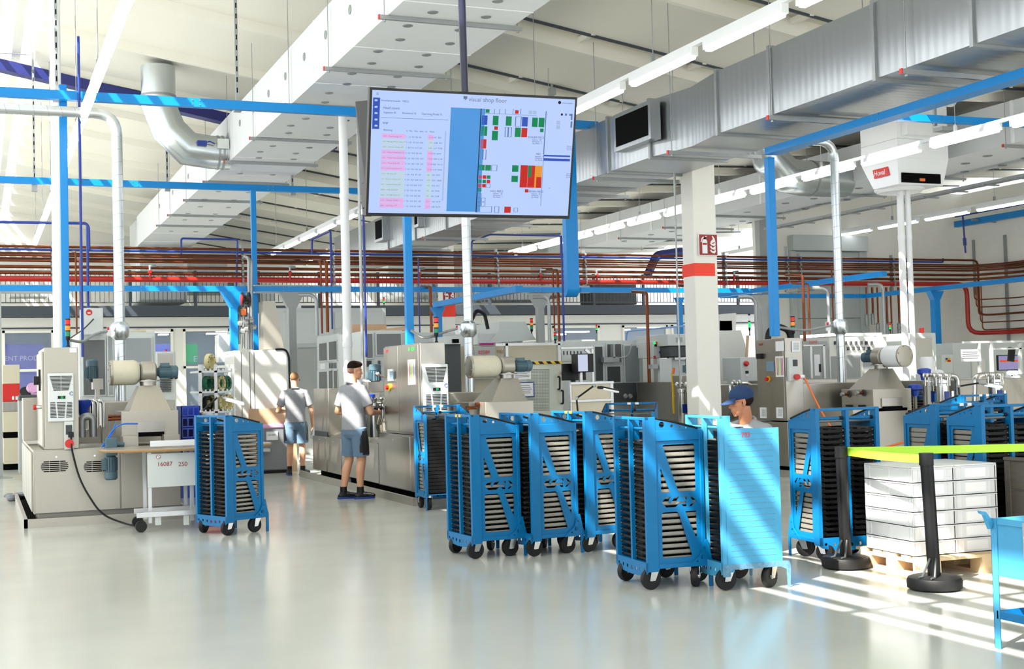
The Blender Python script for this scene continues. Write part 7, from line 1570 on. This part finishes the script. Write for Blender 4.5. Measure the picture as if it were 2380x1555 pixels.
    for sy in (-1, 1): c.cap(L((-.018, sy * .055, 1.478)), L((-.012, sy * .165, 1.437)), .05 * s, .058 * s, 16)
    for sd in 'RL': sh_, e, w_ = arms[sd]; q = sh_.lerp(e, .72); c.tube([sh_ + (sh_ - e) * .02, sh_.lerp(e, .3), q], [.06 * s, .068 * s, .069 * s], 18); c.ell(sh_, .061 * s, 16)
    shirt = fuse('polo_shirt', c, M_SHIRT, t, .009, 5)
    k = MB(); 
    for q in range(24):
        a0 = 2 * math.pi * q / 24; a1 = 2 * math.pi * (q + 1) / 24
        if abs(math.atan2(math.sin(a0), math.cos(a0))) < .25: continue
        k.cap(L((-.014 + .066 * math.cos(a0), .07 * math.sin(a0), 1.50 - .03 * math.cos(a0))), L((-.014 + .066 * math.cos(a1), .07 * math.sin(a1), 1.50 - .03 * math.cos(a1))), .02 * s, .02 * s, 8)
    fuse('collar', k, P.get('collar', M_SHIRT), t, .008, 2)
    c = MB(); zz = pz / s
    c.loft([(zz + .09, 0, 0, .118, .162), (zz, 0, 0, .128, .175), (zz - .1, 0, 0, .128, .178), (zz - .16, 0, 0, .10, .16)], 28); c.v = [p * s for p in c.v]
    ends = {}
    for sd in 'RL':
        hp_, kn, an = hips[sd]; q = hp_.lerp(kn, P.get('shortlen', .86)); ends[sd] = q
        c.tube([hp_, hp_.lerp(kn, .4), q], [.105 * s, .108 * s, .1 * s], 20)
    fuse('work_shorts', c, M_SHORT, t, .009, 5)
    for sd, sy in (('R', -1), ('L', 1)):
        hp_, kn, an = hips[sd]; q = ends[sd]; u = (hp_ - kn).normalized()
        f = MB(); f.tube([q, q + u * .05 * s], [.106 * s, .107 * s], 18); f.build('rolled_cuff', M_SHORT, t)
        f = MB(); a = q + u * .02 * s + Vector((.006, sy * .016, 0)) * s; f.tube([a, a + u * .1 * s, a + u * .2 * s, a + u * .31 * s], [.096 * s, .099 * s, .1 * s, .092 * s], 24); f.build('black_side_pocket', M_BLACK, t)
        f = MB(); f.tube([an + Vector((0, 0, -.02)) * s, an + Vector((0, 0, .06)) * s], [.047 * s, .046 * s], 14); f.build('sock', M_BLACK, t)
        d = P.get('toe' + sd, 0); FM = Matrix.Translation((an.x, an.y, 0)) @ Matrix.Rotation(d, 4, 'Z') @ Matrix.Scale(s, 4)
        f = MB(); f.ell((.0, 0, .07), (.06, .045, .06), 16); f.cap((.0, 0, .055), (.13, 0, .045), .046, .042, 14); f.ell((.145, 0, .045), (.06, .047, .036), 16); f.ell((-.035, 0, .045), (.045, .042, .035), 14); f.xf(Matrix.Translation((0, 0, -.006)) @ FM)
        shoe = fuse('shoe', f, M_BLACK, t, .007, 3)
        f = MB(); f.prism([(-.085, -.03), (-.07, -.042), (.0, -.046), (.12, -.052), (.185, -.042), (.212, 0), (.185, .042), (.12, .052), (.0, .046), (-.07, .042), (-.085, .03)], 0, .026, 'z'); f.v = [Vector((v.x * .93, v.y * .9, v.z)) for v in f.v]; f.xf(FM); f.build('sole', M_SHOEB, shoe)
        f = MB(); 
        for i in range(4): f.cap((.05 + .022 * i, -.022, .098 - .008 * i), (.055 + .022 * i, .022, .098 - .008 * i), .004, .004, 6)
        f.xf(FM); f.build('lace', M_SHOEB, shoe)
    return t, HM, arms, L
# standing worker in profile
t, HM, arms, L = person('person in grey polo and blue grey shorts standing by the steel machine, looking right', (4.66, 16.95, 0), R_(26), 1.02, M_SKIN, dict(
    hyaw=R_(-34), hpitch=R_(6), hair=M_HAIRD, hairshape='fade', collar=M_SHIRT, hem=.9,
    elbowR=(.06, -.27, 1.13), wristR=(.29, -.16, 1.12), handR=((.9, .5, .05), (-.3, .8, .1), 1, .55),
    elbowL=(-.02, .30, 1.14), wristL=(.22, .2, 1.12), handL=((.8, -.6, 0), (-.2, -.8, .2), -1, .6),
    kneeR=(.03, -.10, .50), ankleR=(.0, -.10, .1), kneeL=(.0, .11, .50), ankleL=(-.10, .12, .1), toeR=R_(-26), toeL=R_(-22)))
f = MB(); w_ = arms['R'][2]; f.ell(w_ + Vector((.07, .05, .06)), (.05, .05, .03), 12); f.ell(w_ + Vector((.03, .07, .05)), (.04, .04, .03), 10); g = f
o = f.build('held_dark_cloth', M_BLACK, t)
# worker seen from behind
t, HM, arms, L = person('person in grey polo seen from behind, holding a white rag, by the white cabinet', (5.02, 22.0, 0), R_(80), .975, M_SKIN, dict(
    hyaw=R_(-24), hpitch=R_(12), hair=M_HAIRL, hairshape='short', hem=.92,
    elbowR=(.0, -.285, 1.12), wristR=(.06, -.30, .86), handR=((.15, -.05, -1), (.0, 1, 0), -1, .5),
    elbowL=(-.02, .30, 1.13), wristL=(.20, .17, 1.12), handL=((.7, -.7, 0), (0, -.6, .4), -1, .5),
    kneeR=(.02, -.11, .5), ankleR=(-.02, -.11, .1), kneeL=(.02, .10, .5), ankleL=(.0, .12, .1), toeR=R_(-38), toeL=R_(6)))
f = MB(); w_ = arms['R'][2]
for i in range(6): f.ell(w_ + Vector((.02 + random.uniform(-.02, .04), random.uniform(-.03, .03), -.06 - i * .035)), (.04, .035, .04), 10)
fuse('white_rag', f, M_PAPER, t, .01, 2)
f = MB(); f.box(.068, .074, -.07, .07, -.004, .02); f.box(-.02, .07, -.083, -.08, .006, .014); f.box(-.02, .07, .08, .083, .006, .014); f.xf(HM).build('glasses', M_BLACK, t)
# worker with cap behind the trolley 703
t, HM, arms, L = person('person in navy cap and grey polo crouching behind the trolley numbered 703', (6.24, 9.72, 0), R_(203), 1.07, M_SKIN2, dict(
    hyaw=R_(-38), hpitch=R_(9), hair=M_HAIRD, hairshape='low', lean=R_(7), pelvis=.50, hem=.92,
    elbowR=(.14, -.25, 1.2), wristR=(.36, -.14, 1.2), handR=((.9, .3, -.2), (0, .3, -.9), 1, .5),
    elbowL=(.14, .25, 1.2), wristL=(.36, .14, 1.2), handL=((.9, -.3, -.2), (0, -.3, -.9), -1, .5),
    kneeR=(.40, -.15, .48), ankleR=(.06, -.14, .1), kneeL=(.38, .15, .48), ankleL=(.0, .14, .1)))
f = MB(); f.ell((-.016, 0, .062), (.112, .088, .088), 28)
f.v = [v for v in f.v]
cut = MB(); cut.add([v if v.z > .03 else Vector((v.x, v.y, .03 - .02 * (v.x < -.02))) for v in f.v], f.f)
cut.xf(HM); cp_ = cut.build('cap', M_CAP, t, ang=3)
f = MB(); n = 12; vs = []
for i in range(n + 1):
    a = math.pi * (i / n - .5); vs += [Vector((.06 + .02 * math.cos(a), .082 * math.sin(a), .05)), Vector((.075 + .105 * math.cos(a), .082 * math.sin(a), .028 - .012 * math.sin(a) ** 2 - .015 * math.cos(a)))]
vs += [v - Vector((0, 0, .006)) for v in vs]; k = 2 * (n + 1)
fs = [(2 * i, 2 * i + 1, 2 * i + 3, 2 * i + 2) for i in range(n)] + [(k + 2 * i + 2, k + 2 * i + 3, k + 2 * i + 1, k + 2 * i) for i in range(n)] + [(2 * i + 1, k + 2 * i + 1, k + 2 * i + 3, 2 * i + 3) for i in range(n)]
f.add(vs, fs); f.xf(HM); f.build('cap_brim', M_CAP, t)
b = MB(); b.box(-.1, .1, -.14, .14, 0, .004); b.xf(Matrix.Translation((5.28, 8.62, HS + .012)) @ Matrix.Rotation(.3, 4, 'Z') @ Matrix.Rotation(.12, 4, 'X')); solo('paper_sheet', b, M_PAPER, 'white paper sheet lying on top of the trolley numbered 703', 'sheet', smooth=False)
